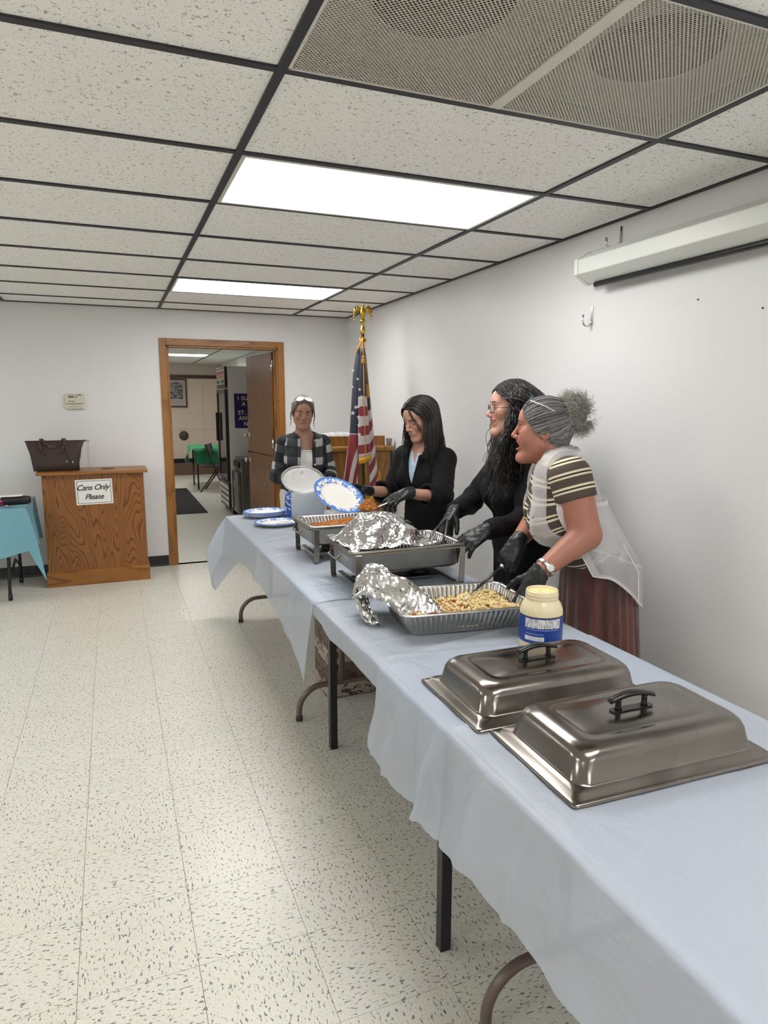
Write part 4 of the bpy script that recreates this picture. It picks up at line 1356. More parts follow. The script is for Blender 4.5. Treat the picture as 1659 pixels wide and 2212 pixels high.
# =================================================================== back right: lectern, flag, screen case, hook
ld = thing('lectern', (1.44, 3.44, 0), 'oak lectern against the right wall behind the flag', 'lectern', rz=math.radians(-3))
MB().box(-0.28, 0.275, 0.0, 0.36, 0.0, 1.12).build('cabinet', M_podium, ld, bevel=0.004)
MB().box(-0.305, 0.298, -0.03, 0.37, 1.12, 1.165).build('shelf_top', M_podium, ld, bevel=0.012)
m = MB(); m.box(-0.28, 0.255, 0.08, 0.115, 1.165, 1.245); m.build('back_rail', M_podium, ld, bevel=0.003)
m = MB(); m.box(0.275, 0.283, 0.0, 0.36, 0.0, 1.12); m.build('dark_side', M_black, ld)
cp = MB(); cp.lathe([(0.020, 0), (0.027, 0.055), (0.028, 0.058), (0.026, 0.058), (0.019, 0.003)], 16); co = cp.build('plastic_cup', plain('cup_clear', '#c9c9cf', 0.2, noise=0.02, Transmission_Weight=0.5)); co.location = (1.715, 3.455, 1.167)
tag(co, 'small clear cup on the right end of the lectern', 'cup')
t = NT('clear_plastic'); t.base('#e4e4e6'); t.rough(0.12); t.set(Alpha=0.42); t.bump(t.noise(t.coord('Object'), 35, 3, 0.6, 1.0), 0.8, 0.01); M_clear = t.m
cl = MB(); random.seed(3)
cl.grid(lambda u, v: (-0.16+0.32*u, -0.05+0.10*v, 0.035*math.sin(PI*u)**0.3*math.sin(PI*v)**0.5*(0.8+0.25*math.sin(u*31+v*9))), 40, 14)
clo = cl.build('plastic_wrap', M_clear); clo.location = (1.29, 3.53, 1.247); tag(clo, 'crumpled clear plastic wrap on top of the lectern', 'plastic wrap')

# flag on a pole with eagle
fg = thing('flag_stand', (1.39, 3.20, 0), 'folded stars and stripes flag with gold fringe on a pole with golden eagle', 'flag')
M_gold = plain('polished_gold', '#c9a24a', 0.22, 1.0, noise=0.1); M_pole = plain('pole_brown', '#4a3a2c', 0.3, 0.4)
MB().lathe([(0.13, 0), (0.135, 0.01), (0.12, 0.03), (0.05, 0.055), (0.025, 0.07), (0.02, 0.12)], 28).build('base', M_gold, fg)
MB().tube([(0, 0, 0.06), (0, 0, 2.08)], 0.0125, 12).build('pole', M_pole, fg)
MB().lathe([(0.016, 2.04), (0.018, 2.05), (0.018, 2.09), (0.012, 2.10), (0.012, 2.125), (0.022, 2.135), (0.022, 2.145), (0.010, 2.152)], 16).build('finial_socket', M_gold, fg)
# eagle: body, head with beak, spread wings, tail
VIEW = -0.38     # the eagle faces the room
eg = MB()
R = Matrix.Rotation(-0.35, 4, 'Z')
def ep(x, y, z): return R @ Vector((x, y, z+2.15))
eg.tube([ep(0, 0, 0.0), ep(0, 0, 0.02), ep(0, -0.004, 0.05), ep(0, -0.006, 0.075), ep(0, -0.004, 0.092), ep(0.006, -0.012, 0.104)], [0.010, 0.018, 0.022, 0.017, 0.010, 0.009], 12)
eg.ball(ep(0.004, -0.012, 0.106), 0.011, 10, 8)
eg.tube([ep(0.004, -0.018, 0.107), ep(0.008, -0.028, 0.103), ep(0.009, -0.031, 0.096)], [0.006, 0.004, 0.001], 8)
egb = eg.build('eagle_body', M_gold, fg)
for s in (-1, 1):
    w = MB()
    rings = []
    spine = [(0.012, 0.075), (0.03, 0.098), (0.046, 0.105), (0.060, 0.092), (0.068, 0.065), (0.070, 0.03), (0.066, 0.0)]
    wid = [0.03, 0.05, 0.06, 0.055, 0.045, 0.032, 0.008]
    for i, ((x, z), wd_) in enumerate(zip(spine, wid)):
        ang = -0.9 - i*0.10
        dx, dz = math.cos(ang)*wd_*0.35, math.sin(ang)*wd_
        a = (s*x, 0.004, z); b_ = (s*(x-abs(dx)), -0.004, z+dz)
        rings.append([ep(a[0], a[1]-0.004, a[2]), ep(a[0], a[1]+0.004, a[2]), ep(b_[0], b_[1]+0.003, b_[2]), ep(b_[0], b_[1]-0.003, b_[2])])
    w.rings(rings, True, (True, True))
    for k in range(5):
        x, z = spine[2+k]; w.tube([ep(s*x, -0.006, z), ep(s*(x-0.006), -0.010, z-wid[2+k]*0.9)], [0.005, 0.002], 6)
    w.build('eagle_wing', M_gold, fg)
tl = MB(); tl.prism([(-0.008, 0), (0.008, 0), (0.02, -0.035), (-0.02, -0.035)], 1, -0.004, 0.004)
tv = tl.build('eagle_tail', M_gold, fg); tv.location = (0, -0.004, 2.165+0.0)
# flag cloth: hanging folds. u = fold coordinate across, v = down.
def flagmat(name, side):
    t = NT(name)
    at = t.node('ShaderNodeAttribute'); at.attribute_name = 'pat'
    s = t.sep(at.outputs['Vector'])
    # s0: distance along the flag's fly (hoist=0), s1: distance down the hoist
    st = t.math('FRACT', t.math('MULTIPLY', s[1], 6.5))
    red = t.math('LESS_THAN', st, 0.5)
    c = t.mix(red, lin('#b8afaf'), lin('#7a1a25'))
    canton = t.math('MULTIPLY', t.math('LESS_THAN', s[0], 0.42), t.math('LESS_THAN', s[1], 0.538))
    c = t.mix(canton, c, lin('#10142c'))
    t.base(c); t.rough(0.5); t.set(Sheen_Weight=0.2)
    t.bump(t.noise(t.coord('Object', scale=(20, 20, 2)), 1.0, 3), 0.2, 0.01)
    MATS[name] = t.m
    return t.m
M_flag = flagmat('flag_cloth', 0)
M_fringe = plain('gold_fringe', '#c08a1e', 0.6, noise=0.25, nscale=200)
def setpat(o, vals):
    a = o.data.attributes.new('pat', 'FLOAT_VECTOR', 'POINT')
    a.data.foreach_set('vector', np.asarray(vals, dtype=np.float32).ravel())
def flag_panel(name, cols_, zt, fringe=None):
    """cols_: list over v of list of (x,y,z); pattern given per vertex"""
    pass
# The cloth hangs from the top of the pole: sheets (folds) described by left/right edges at several heights.
# each fold: list of (z, xl, yl, xr, yr), pattern (a0,b0)->(a1,b1) per row corners
FZ = 2.0
folds = []
def fold(rows_, pats, nx=12, bul=0.02, name='flag_cloth'):
    m = MB(); pv = []
    nv = 40
    V = []; 
    for j in range(nv):
        t_ = j/(nv-1)*(len(rows_)-1); i = min(int(t_), len(rows_)-2); f_ = t_-i
        A = [a+(b_-a)*f_ for a, b_ in zip(rows_[i], rows_[i+1])]
        Pp = [a+(b_-a)*f_ for a, b_ in zip(pats[i], pats[i+1])]
        for k in range(nx):
            u = k/(nx-1)
            z = A[0] + (A[5] if len(A) > 5 else 0)*u
            x = A[1]+(A[3]-A[1])*u; y = A[2]+(A[4]-A[2])*u - bul*math.sin(PI*u)
            V.append((x, y, z)); pv.append((Pp[0]+(Pp[2]-Pp[0])*u, Pp[1]+(Pp[3]-Pp[1])*u, 0))
    F = [(j*nx+k, j*nx+k+1, (j+1)*nx+k+1, (j+1)*nx+k) for j in range(nv-1) for k in range(nx-1)]
    m.add(V, F, True)
    o = m.build(name, M_flag, fg)
    setpat(o, pv)
    s = o.modifiers.new('solid', 'SOLIDIFY'); s.thickness = 0.002
    return o, V, nx, nv
# local frame: camera looks along roughly (+0.36,+0.93); image-right is (+0.93,-0.37)
RX, RY = 0.93, -0.37
def row(z, l, r, dl=0.0, dr=0.0, slope=0.0):
    """l, r: offsets to image-right in metres; d: depth towards the camera"""
    fx_, fy_ = -0.37, -0.93
    return (z, l*RX+dl*fx_, l*RY+dl*fy_, r*RX+dr*fx_, r*RY+dr*fy_, slope)
# left fold: blue canton above, stripes running down the fold below
fold([row(1.93, -0.045, -0.012, .03, .04), row(1.75, -0.075, -0.01, .03, .05), row(1.45, -0.095, -0.035, .03, .06), row(1.285, -0.105, -0.040, .03, .06), row(1.275, -0.106, -0.040, .03, .06), row(0.95, -0.15, -0.045, .03, .06), row(0.62, -0.205, -0.03, .04, .06)],
     [(0.30, 0.05, 0.34, 0.05), (0.20, 0.15, 0.34, 0.15), (0.20, 0.30, 0.36, 0.30), (0.20, 0.50, 0.36, 0.50), (0.5, 0.62, 0.7, 0.62), (0.5, 0.60, 0.7, 0.86), (0.5, 0.62, 0.7, 1.0)])
# front middle fold with broad stripes and a fringed end
frt, VV, nx_, nv_ = fold([row(1.93, -0.022, 0.018, .05, .04), row(1.72, -0.03, 0.02, .06, .05), row(1.575, -0.035, 0.03, .07, .05), row(1.565, -0.035, 0.03, .07, .05), row(1.25, -0.035, 0.05, .08, .06, 0.03), row(1.085, -0.035, 0.06, .08, .06, 0.035)],
     [(0.1, 0.0, 0.3, 0.0), (0.1, 0.2, 0.34, 0.2), (0.25, 0.50, 0.34, 0.50), (0.6, 0.54, 0.9, 0.54), (0.6, 0.86, 0.9, 0.84), (0.6, 1.04, 0.9, 1.02)])
fm = MB(); base = VV[-nx_:]
fm.rings([[(p[0], p[1]-0.003, p[2]+0.004) for p in base], [(p[0], p[1]-0.004, p[2]-0.045) for p in base]], closed=False)
fo_ = fm.build('fringe', M_fringe, fg); s_ = fo_.modifiers.new('solid', 'SOLIDIFY'); s_.thickness = 0.004
# right, farther fold
frt, VV, nx_, nv_ = fold([row(1.90, 0.005, 0.02, .0, .0), row(1.55, 0.02, 0.055, .02, .0), row(1.25, 0.035, 0.085, .03, .0), row(0.95, 0.05, 0.115, .03, .0), row(0.78, 0.05, 0.13, .03, .0, 0.03)],
     [(0.2, 0.1, 0.4, 0.1), (0.2, 0.45, 0.40, 0.45), (0.6, 0.70, 0.9, 0.80), (0.6, 1.00, 0.9, 1.14), (0.6, 1.2, 0.9, 1.34)])
fm = MB(); base = VV[-nx_:]
fm.rings([[(p[0], p[1]-0.002, p[2]+0.004) for p in base], [(p[0]-0.02, p[1]-0.003, p[2]-0.05) for p in base]], closed=False)
edge_ = [VV[j*nx_+nx_-1] for j in range(28, nv_)]
fm.rings([[(p[0]+0.001, p[1], p[2]) for p in edge_], [(p[0]+0.02, p[1]-0.01, p[2]-0.012) for p in edge_]], closed=False)
fo_ = fm.build('fringe', M_fringe, fg); s_ = fo_.modifiers.new('solid', 'SOLIDIFY'); s_.thickness = 0.004
# stars on the canton
M_star = plain('star_white', '#d9d6d6', 0.5, noise=0.02)
def star(o_, z, r_, d_=0.075):
    p = Vector((o_*RX - 0.37*d_, o_*RY - 0.93*d_, z))
    m = MB(); V = []
    for k in range(10):
        a = PI/2+PI*k/5; rr = r_ if k % 2 == 0 else r_*0.42
        V.append((rr*math.cos(a)*RX, rr*math.cos(a)*RY, rr*math.sin(a)))
    m.add(V, [tuple(range(10))], False)
    so = m.build('star', M_star, fg, loc=p)
    sm_ = so.modifiers.new('solid', 'SOLIDIFY'); sm_.thickness = 0.0015
for o_, z, r_, d_ in ((-0.075, 1.765, .014, .068), (-0.012, 1.56, .018, .088), (-0.035, 1.49, .014, .086), (-0.055, 1.485, .014, .080), (-0.030, 1.41, .017, .092), (-0.028, 1.345, .017, .094), (-0.026, 1.275, .015, .096), (-0.078, 1.44, .017, .066), (-0.08, 1.64, .012, .066), (-0.04, 1.70, .012, .078), (-0.024, 1.62, .012, .086), (-0.02, 1.21, .010, .1)):
    star(o_, z, r_*1.15, d_)
# gold cord knot and tassels
kn = MB(); kn.tube([(0.02*math.cos(a)*1.0, 0.02*math.sin(a), 2.00+0.01*math.sin(3*a)) for a in [2*PI*i/16 for i in range(17)]], 0.008, 8)
kn.tube([row(2.01, 0, 0)[1:3]+(2.01,), row(0, -0.02, 0, .05)[1:3]+(1.96,), row(0, -0.045, 0, .05)[1:3]+(1.90,)], 0.007, 8)
kn.build('cord_knot', M_fringe, fg)
for pts_, rr in (([(0.0, .06, 2.0), (0.004, .085, 1.95), (0.006, .09, 1.88)], 0.006), ([(0.006, .10, 1.87), (0.012, .105, 1.5), (0.022, .115, 1.05), (0.03, .10, 0.86)], 0.003), ([(0.012, .03, 1.98), (0.025, .03, 1.8), (0.035, .03, 1.66)], 0.003)):
    m = MB(); m.tube([(o_*RX-0.37*d_, o_*RY-0.93*d_, z) for o_, d_, z in pts_], rr, 8); m.build('cord', M_fringe, fg)
for o_, d_, z, h_ in ((0.006, .095, 1.875, 0.06), (0.03, .10, 0.87, 0.12), (0.038, .03, 1.66, 0.10)):
    m = MB(); m.lathe([(0.006, 0.0), (0.011, -0.006), (0.011, -0.016), (0.008, -0.02), (0.012, -0.03), (0.016, -h_), (0.0, -h_)], 14, o_*RX-0.37*d_, o_*RY-0.93*d_, cap=(True, False))
    m.build('tassel', M_fringe, fg, loc=(0, 0, z))

# projector screen case on the right wall
sc = thing('projection_screen_case', (XR, 0.0, 2.145), 'white projection screen case with a black bottom bar on the right wall', 'projection screen')
M_case = plain('screen_case_white', '#d9dcd6', 0.35, noise=0.02)
Y0c, Y1c = -1.6, 0.93
prof_ = [(-0.055, 0.082), (-0.075, 0.075), (-0.128, 0.040), (-0.128, -0.025), (-0.07, -0.062), (-0.045, -0.066), (-0.045, 0.082)]
m = MB(); m.prism(prof_, 1, Y0c, Y1c); m.build('case', M_case, sc, bevel=0.003)
m = MB(); m.prism([(a*1.05+0.002, b_*1.06) for a, b_ in prof_], 1, Y1c, Y1c+0.025); m.build('end_cap', M_case, sc, bevel=0.003)
MB().tube([(-0.062, Y0c+0.02, -0.074), (-0.062, Y1c-0.05, -0.074)], 0.013, 12).build('bottom_bar', M_blackplastic, sc)
for y in (Y1c-0.14, -1.2):
    m = MB(); m.tube([(-0.002, y, 0.17), (-0.004, y, 0.10), (-0.03, y, 0.075), (-0.075, y, 0.076), (-0.085, y, 0.09), (-0.085, y, 0.115)], 0.006, 8); m.build('hanger_hook', M_chrome, sc)
hk = thing('wall_hook', (XR, 0.97, 1.90), 'bent metal hook on the right wall below the screen case', 'hook')
m = MB(); m.box(-0.003, 0.0, -0.008, 0.008, 0.0, 0.085); m.build('plate', M_chrome, hk, bevel=0.001)
m = MB(); m.tube([(-0.003, 0, 0.02)] + [(-0.028+0.024*math.cos(a), 0, 0.012+0.022*math.sin(a)) for a in [0, -0.5, -1.0, -1.57, -2.1, -2.6, -3.14]] + [(-0.053, 0, 0.045)], 0.005, 8); m.build('hook_arm', M_chrome, hk)

# =================================================================== paper goods on the far table
def platemat():
    t = NT('paper_plate_print')
    at = t.node('ShaderNodeAttribute'); at.attribute_name = 'pat'
    s = t.sep(at.outputs['Vector'])       # s0: 0 centre .. 1 rim, s1: angle
    v = t.coord('Object', scale=(1, 1, 0.4))
    n = t.noise(v, 34, 2, 0.6, 1.5)
    n2 = t.noise(v, 80, 2, 0.6, 0.8)
    leaf = t.math('GREATER_THAN', t.math('ADD', t.math('MULTIPLY', n, 0.7), t.math('MULTIPLY', n2, 0.3)), 0.50)
    rim = t.math('GREATER_THAN', s[0], 0.70)
    blue = t.mix(t.noise(v, 12, 2), lin('#2f5fae'), lin('#5a8fd6'))
    band = t.math('MULTIPLY', t.math('GREATER_THAN', s[0], 0.90), t.math('GREATER_THAN', n2, 0.36))
    msk = t.math('MULTIPLY', rim, t.math('MAXIMUM', t.math('SUBTRACT', 1.0, leaf), band))
    t.base(t.mix(msk, lin('#e3e0da'), blue)); t.rough(0.45)
    MATS['plate'] = t.m
    return t.m
M_plate = platemat()
def plate_mesh(name, parent, a=0.155, b_=0.125, loc=None):
    m = MB(); pat = []
    prof = [(0.0, 0.0), (0.3, 0.0), (0.60, 0.0), (0.66, 0.002), (0.72, 0.010), (0.76, 0.014), (0.9, 0.018), (0.97, 0.020), (1.0, 0.018), (1.0, 0.0165), (0.9, 0.016), (0.76, 0.012), (0.70, 0.006), (0.64, -0.001), (0.3, -0.0018), (0.0, -0.0018)]
    n = 56; V = []; F = []
    for i, (r_, z) in enumerate(prof):
        for k in range(n):
            an = 2*PI*k/n
            rr = r_*(1+0.004*math.sin(an*28) if 0.68 < r_ < 0.98 else r_ and 1)
            V.append((a*rr*math.cos(an), b_*rr*math.sin(an), z)); pat.append((r_ if i < 9 else 0.3, an, 0))
    for i in range(len(prof)-1):
        for k in range(n):
            F.append((i*n+k, i*n+(k+1) % n, (i+1)*n+(k+1) % n, (i+1)*n+k))
    m.add(V, F, True)
    o = m.build(name, M_plate, parent)
    setpat(o, pat)
    if loc is not None: o.location = loc
    return o
# stacks: each plate is a thing of its own
pl0 = plate_mesh('paper_plate', None)
tag(pl0, 'lowest plate of the farther stack of blue-rimmed paper plates', 'plate', 'paper plates in stacks')
def stack(x, y, n, rz, texts, z0=TZ+0.0095):
    global pl0
    for k in range(n):
        if k == 0 and texts is STK1: o = pl0
        else:
            o = pl0.copy(); COL.objects.link(o)
        o.location = (x+random.uniform(-.002, .002), y+random.uniform(-.002, .002), z0+0.0042*k); o.rotation_euler = (0, 0, rz+random.uniform(-.05, .05))
        o['label'] = texts[k] if k < len(texts) else texts[-1]
ordn = ['lowest', 'second', 'third', 'fourth', 'fifth', 'sixth']
STK1 = ['%s plate from the bottom of the farther blue-rimmed paper plate stack' % w for w in ordn[:5]] + ['topmost plate of the farther blue-rimmed paper plate stack']
STK1[0] = 'lowest plate of the farther blue-rimmed paper plate stack'
STK2 = ['lower plate of the nearer pair of blue-rimmed paper plates', 'upper plate of the nearer pair, under the plastic cutlery pack']
stack(0.498, 2.72, 6, 0.2, STK1)
stack(0.503, 2.37, 2, 0.1, STK2)
nk = thing('cutlery_pack', (0.545, 2.36, TZ+0.0155), 'clear pack of plastic cutlery lying on the nearer plates', 'cutlery', rz=0.1)
m = MB(); m.grid(lambda u, v: (-0.05+0.1*u, -0.035+0.07*v, 0.012*math.sin(PI*u)**0.4*math.sin(PI*v)**0.4), 16, 10); m.build('wrapper', M_clear, nk)
for k in range(3):
    m = MB(); m.tube([(-0.045, -0.02+0.02*k, 0.004), (0.045, -0.02+0.02*k, 0.004)], 0.003, 6); m.build('fork_handle', M_white, nk)

# wrapped package of plates: blue printed sleeve below, clear open top with white plates
pg = thing('plate_package', (0.735, 2.58, TZ+0.0075), 'opened plastic package of plates with blue printed side beside the plaid jacket', 'package')
t = NT('package_wrap'); v = t.coord('Object'); s = t.sep(v)
edge = t.math('LESS_THAN', t.math('ADD', t.math('MULTIPLY', s[0], 0.93), t.math('MULTIPLY', s[1], -0.37)), -0.075)
n = t.noise(t.coord('Object', scale=(30, 30, 55)), 1.0, 2, 0.5, 0.4)
lett = t.math('MULTIPLY', t.math('GREATER_THAN', n, 0.54), 0.8)
bluec = t.mix(lett, lin('#234a9e'), lin('#c9cfdf'))
t.base(t.mix(edge, lin('#a9afb8'), bluec)); t.rough(0.22); t.bump(t.noise(v, 22, 3, 0.6, 1.2), 0.5, 0.01); M_pack = t.m
m = MB(); rings = []
for z, k in ((0, 0.92), (0.006, 0.98), (0.04, 1.0), (0.12, 1.0), (0.165, 0.98), (0.18, 0.93)):
    rings.append([((0.135*math.cos(a)+0.004*math.sin(5*a+z*40))*k, (0.115*math.sin(a)+0.004*math.sin(7*a+z*30))*k, z) for a in [2*PI*i/48 for i in range(48)]])
m.rings(rings, True, (True, True)); m.build('wrapped_stack', M_pack, pg)
# loose top of the clear bag opening toward the camera with plates inside, tilted
tilt = Matrix.Translation((-0.01, -0.02, 0.262)) @ Matrix.Rotation(-0.38, 4, 'Z') @ Matrix.Rotation(math.radians(52), 4, 'X') @ Matrix.Rotation(math.radians(10), 4, 'Y')
t = NT('bag_film'); t.base('#dcdad6'); t.rough(0.18); t.set(Alpha=0.35); t.bump(t.noise(t.coord('Object'), 30, 3, 0.6, 1.2), 0.7, 0.01); M_film = t.m
m = MB(); rings = []
for i in range(14):
    f_ = i/13
    ring = []
    for k in range(44):
        a = 2*PI*k/44
        top = tilt @ Vector((0.142*math.cos(a), 0.104*math.sin(a), 0.0))
        bot = Vector((0.122*math.cos(a-0.38), 0.098*math.sin(a-0.38), 0.165))
        pinch = 1-0.30*math.sin(PI*f_)**1.0
        c_ = Vector((-0.005, -0.01, 0.21)).lerp(Vector((0, 0, 0.165)), 1-f_)
        p = bot.lerp(top, f_)
        p = c_ + (p-c_)*pinch + Vector((math.sin(k*2.3+i), math.cos(k*1.7+i*1.3), 0))*0.004*math.sin(PI*f_)
        ring.append(p)
    rings.append(ring)
m.rings(rings, True); m.build('clear_bag', M_film, pg)
for k in range(3):
    o = MB(); o.lathe([(0.0, 0.0), (0.085, 0.0), (0.105, 0.012), (0.134, 0.017), (0.136, 0.015), (0.106, 0.008), (0.086, -0.003), (0.0, -0.003)], 40, 0, 0, 1, 0.74, cap=(False, False))
    po = o.build('white_plate', M_white, pg)
    po.matrix_local = tilt @ Matrix.Translation((0, 0, -0.032-0.007*k))
rimt = MB(); rimt.tube([tilt @ Vector((0.143*math.cos(2*PI*k/44), 0.105*math.sin(2*PI*k/44), 0.0)) for k in range(44)], 0.006, 8, closed=True); rimt.build('bag_rim', M_film, pg)
# spare clear bag scrap between package and rice
def scrap(u, v):
    return (0.80+0.16*u+0.02*v, 2.30-0.12*u+0.13*v, TZ+0.012+0.10*math.sin(PI*u)**0.7*(1-abs(v-.4))+0.012*math.sin(u*19+v*13))
foil_sheet('plastic_scrap', scrap, 26, 20, 'crumpled clear plastic bag between the package and the rice dish', 0.002, 12, M_clear, size=(0.2, 0.15), amt=0.12)['category'] = 'plastic bag'

# carton and crate stored under the tables
cb_ = thing('carton', (0.60, 1.58, 0), 'printed cardboard carton on the floor under the serving tables', 'carton')
t = NT('carton_print'); v = t.coord('Object'); s = t.sep(v)
n = t.noise(t.coord('Object', scale=(14, 14, 30)), 1.0, 2, 0.6, 1.0)
bnd = t.math('GREATER_THAN', t.math('SINE', t.math('MULTIPLY', s[2], 34.0)), 0.2)
c = t.mix(bnd, lin('#6b5a50'), lin('#a79a8e'))
c = t.mix(t.math('MULTIPLY', t.math('GREATER_THAN', n, 0.56), 0.9), c, lin('#3a2018')); t.base(c); t.rough(0.6); M_carton = t.m
MB().box(-0.09, 0.17, -0.24, 0.0, 0.0, 0.40).build('carton_body', M_carton, cb_, bevel=0.004)
for x0_, x1_ in ((-0.09, 0.035), (0.045, 0.17)): MB().box(x0_, x1_, -0.24, 0.0, 0.40, 0.404).build('flap', M_carton, cb_)
cr = thing('plastic_crate', (0.93, 1.43, 0), 'low black plastic crate on the floor under the serving tables', 'crate')
MB().box(-0.14, 0.16, -0.16, 0.16, 0.0, 0.008).build('bottom', M_blackplastic, cr)
for k in range(2):
    z = 0.02+k*0.05
    for (a0, a1, b0, b1) in ((-0.14, 0.16, -0.16, -0.152), (-0.14, 0.16, 0.152, 0.16), (-0.14, -0.132, -0.152, 0.152), (0.152, 0.16, -0.152, 0.152)):
        MB().box(a0, a1, b0, b1, z, z+0.032).build('side_slat', M_blackplastic, cr)
for x in (-0.14, 0.152):
    for y in (-0.16, 0.152): MB().box(x, x+0.008, y, y+0.008, 0, 0.11).build('corner_post', M_blackplastic, cr)
# =================================================================== people: a small implicit-surface toolkit
A3 = lambda *v: np.array(v, dtype=np.float64)
def nrm(v):
    v = np.asarray(v, float); return v/np.linalg.norm(v)
class SDF:
    """smooth union / subtraction of round cones and ellipsoids"""
    def __init__(self): self.ops = []
    def cone(self, a, b, ra, rb, k=0.015, sub=False, flat=None):
        self.ops.append(('c', A3(*a), A3(*b), ra, rb, k, sub, flat)); return self
    def ball(self, c, r, k=0.015, sub=False): return self.cone(c, A3(*c)+A3(0, 0, 1e-4), r, r, k, sub)
    def ell(self, c, axes, radii, k=0.015, sub=False):
        self.ops.append(('e', A3(*c), np.asarray(axes, float), A3(*radii), k, sub)); return self
    def plane(self, p, n, k=0.0):
        """keeps the side opposite to n"""
        self.ops.append(('p', A3(*p), nrm(n), k)); return self
    def fun(self, f, k=0.0, mode='sub'):
        self.ops.append(('f', f, k, mode)); return self
    def __call__(self, P):
        d = np.full(len(P), 10.0)
        for op in self.ops:
            if op[0] == 'p':
                e = (P-op[1])@op[2]
                if op[3] > 0:
                    h = np.clip(0.5-0.5*(d-e)/op[3]*-1, 0, 1)
                    d = np.maximum(d, e)
                else: d = np.maximum(d, e)
                continue
            if op[0] == 'f':
                e = op[1](P, d)
                if op[3] == 'sub': d = np.maximum(d, -e)
                elif op[3] == 'set': d = e
                elif op[3] == 'and': d = np.maximum(d, e)
                continue
            if op[0] == 'c':
                _, a, b, ra, rb, k, sub, flat = op
                ba = b-a; pa = P-a
                t = np.clip((pa@ba)/max(ba@ba, 1e-12), 0, 1)
                q = pa-t[:, None]*ba
                if flat is not None:
                    q = q + (q@flat[0])[:, None]*flat[0]*(flat[1]-1)
                e = np.sqrt((q*q).sum(1)) - (ra+(rb-ra)*t)
            else:
                _, c, ax, rad, k, sub = op
                q = (P-c)@ax.T
                k0 = np.sqrt(((q/rad)**2).sum(1)); k1 = np.sqrt(((q/rad**2)**2).sum(1))
                e = k0*(k0-1)/np.maximum(k1, 1e-9)
            if sub:
                h = np.clip(0.5-0.5*(d+e)/max(k, 1e-6), 0, 1)
                d = d+(-e-d)*h + k*h*(1-h)
            else:
                h = np.clip(0.5+0.5*(d-e)/max(k, 1e-6), 0, 1)
                d = d+(e-d)*h - k*h*(1-h)
        return d
def polygonise(fn, lo, hi, h):
    """surface nets on a sparse fine grid"""
    lo = np.asarray(lo, float); hi = np.asarray(hi, float)
    C = 4
    n = np.ceil((hi-lo)/(h*C)).astype(int)*C+1
    ax = [lo[i]+h*np.arange(n[i]) for i in range(3)]
    cx = [a[::C] for a in ax]
    G = np.stack(np.meshgrid(*cx, indexing='ij'), -1).reshape(-1, 3)
    dc = fn(G).reshape([len(c) for c in cx])
    act = np.abs(dc) < h*C*1.9
    blk = np.zeros([len(c)-1 for c in cx], bool)
    for i in (0, 1):
        for j in (0, 1):
            for k in (0, 1):
                blk |= act[i:i+blk.shape[0], j:j+blk.shape[1], k:k+blk.shape[2]]
    D = np.repeat(np.repeat(np.repeat(dc, C, 0), C, 1), C, 2)[:n[0], :n[1], :n[2]].astype(np.float64)
    fine = np.zeros(n, bool)
    b2 = np.repeat(np.repeat(np.repeat(blk, C, 0), C, 1), C, 2)
    fine[:b2.shape[0], :b2.shape[1], :b2.shape[2]] = b2
    for axn in range(3):
        sh = np.zeros_like(fine)
        sl_a = [slice(None)]*3; sl_b = [slice(None)]*3
        sl_a[axn] = slice(1, None); sl_b[axn] = slice(None, -1)
        sh[tuple(sl_a)] = fine[tuple(sl_b)]
        fine |= sh
    idx = np.argwhere(fine)
    P = lo+idx*h
    D[fine] = fn(P)
    S = D < 0
    # cells with a sign change
    cs = np.array(D.shape)-1
    cnt = np.zeros(cs, np.int8)
    for i in (0, 1):
        for j in (0, 1):
            for k in (0, 1):
                cnt += S[i:i+cs[0], j:j+cs[1], k:k+cs[2]]
    mix = (cnt > 0) & (cnt < 8)
    cells = np.argwhere(mix)
    vid = -np.ones(cs, np.int64); vid[mix] = np.arange(len(cells))
    acc = np.zeros((len(cells), 3)); w = np.zeros(len(cells))
    corners = [(i, j, k) for i in (0, 1) for j in (0, 1) for k in (0, 1)]
    for a in corners:
        for axn in range(3):
            if a[axn]: continue
            b = list(a); b[axn] = 1
            da = D[cells[:, 0]+a[0], cells[:, 1]+a[1], cells[:, 2]+a[2]]; db = D[cells[:, 0]+b[0], cells[:, 1]+b[1], cells[:, 2]+b[2]]
            m = (da < 0) != (db < 0)
            t = np.where(m, da/np.where(m, da-db, 1), 0)
            p = np.array(a, float)[None]+np.zeros((len(cells), 1)); p[:, axn] += t
            acc[m] += p[m]; w[m] += 1
    V = lo+(cells+acc/w[:, None])*h
    F = []
    for axn in range(3):
        o1, o2 = [(1, 2), (2, 0), (0, 1)][axn]
        sa = [slice(None)]*3; sb = [slice(None)]*3
        sa[axn] = slice(None, -1); sb[axn] = slice(1, None)
        ch = S[tuple(sa)] != S[tuple(sb)]
        e = np.argwhere(ch)
        ok = (e[:, o1] > 0) & (e[:, o2] > 0) & (e[:, o1] < cs[o1]) & (e[:, o2] < cs[o2])
        e = e[ok]
        inside = S[e[:, 0], e[:, 1], e[:, 2]]
        def vi(d1, d2):
            q = e.copy(); q[:, o1] -= d1; q[:, o2] -= d2
            return vid[q[:, 0], q[:, 1], q[:, 2]]
        quad = np.stack([vi(1, 1), vi(0, 1), vi(0, 0), vi(1, 0)], 1)
        quad[~inside] = quad[~inside][:, ::-1]
        F.append(quad)
    F = np.concatenate(F)
    return V, F
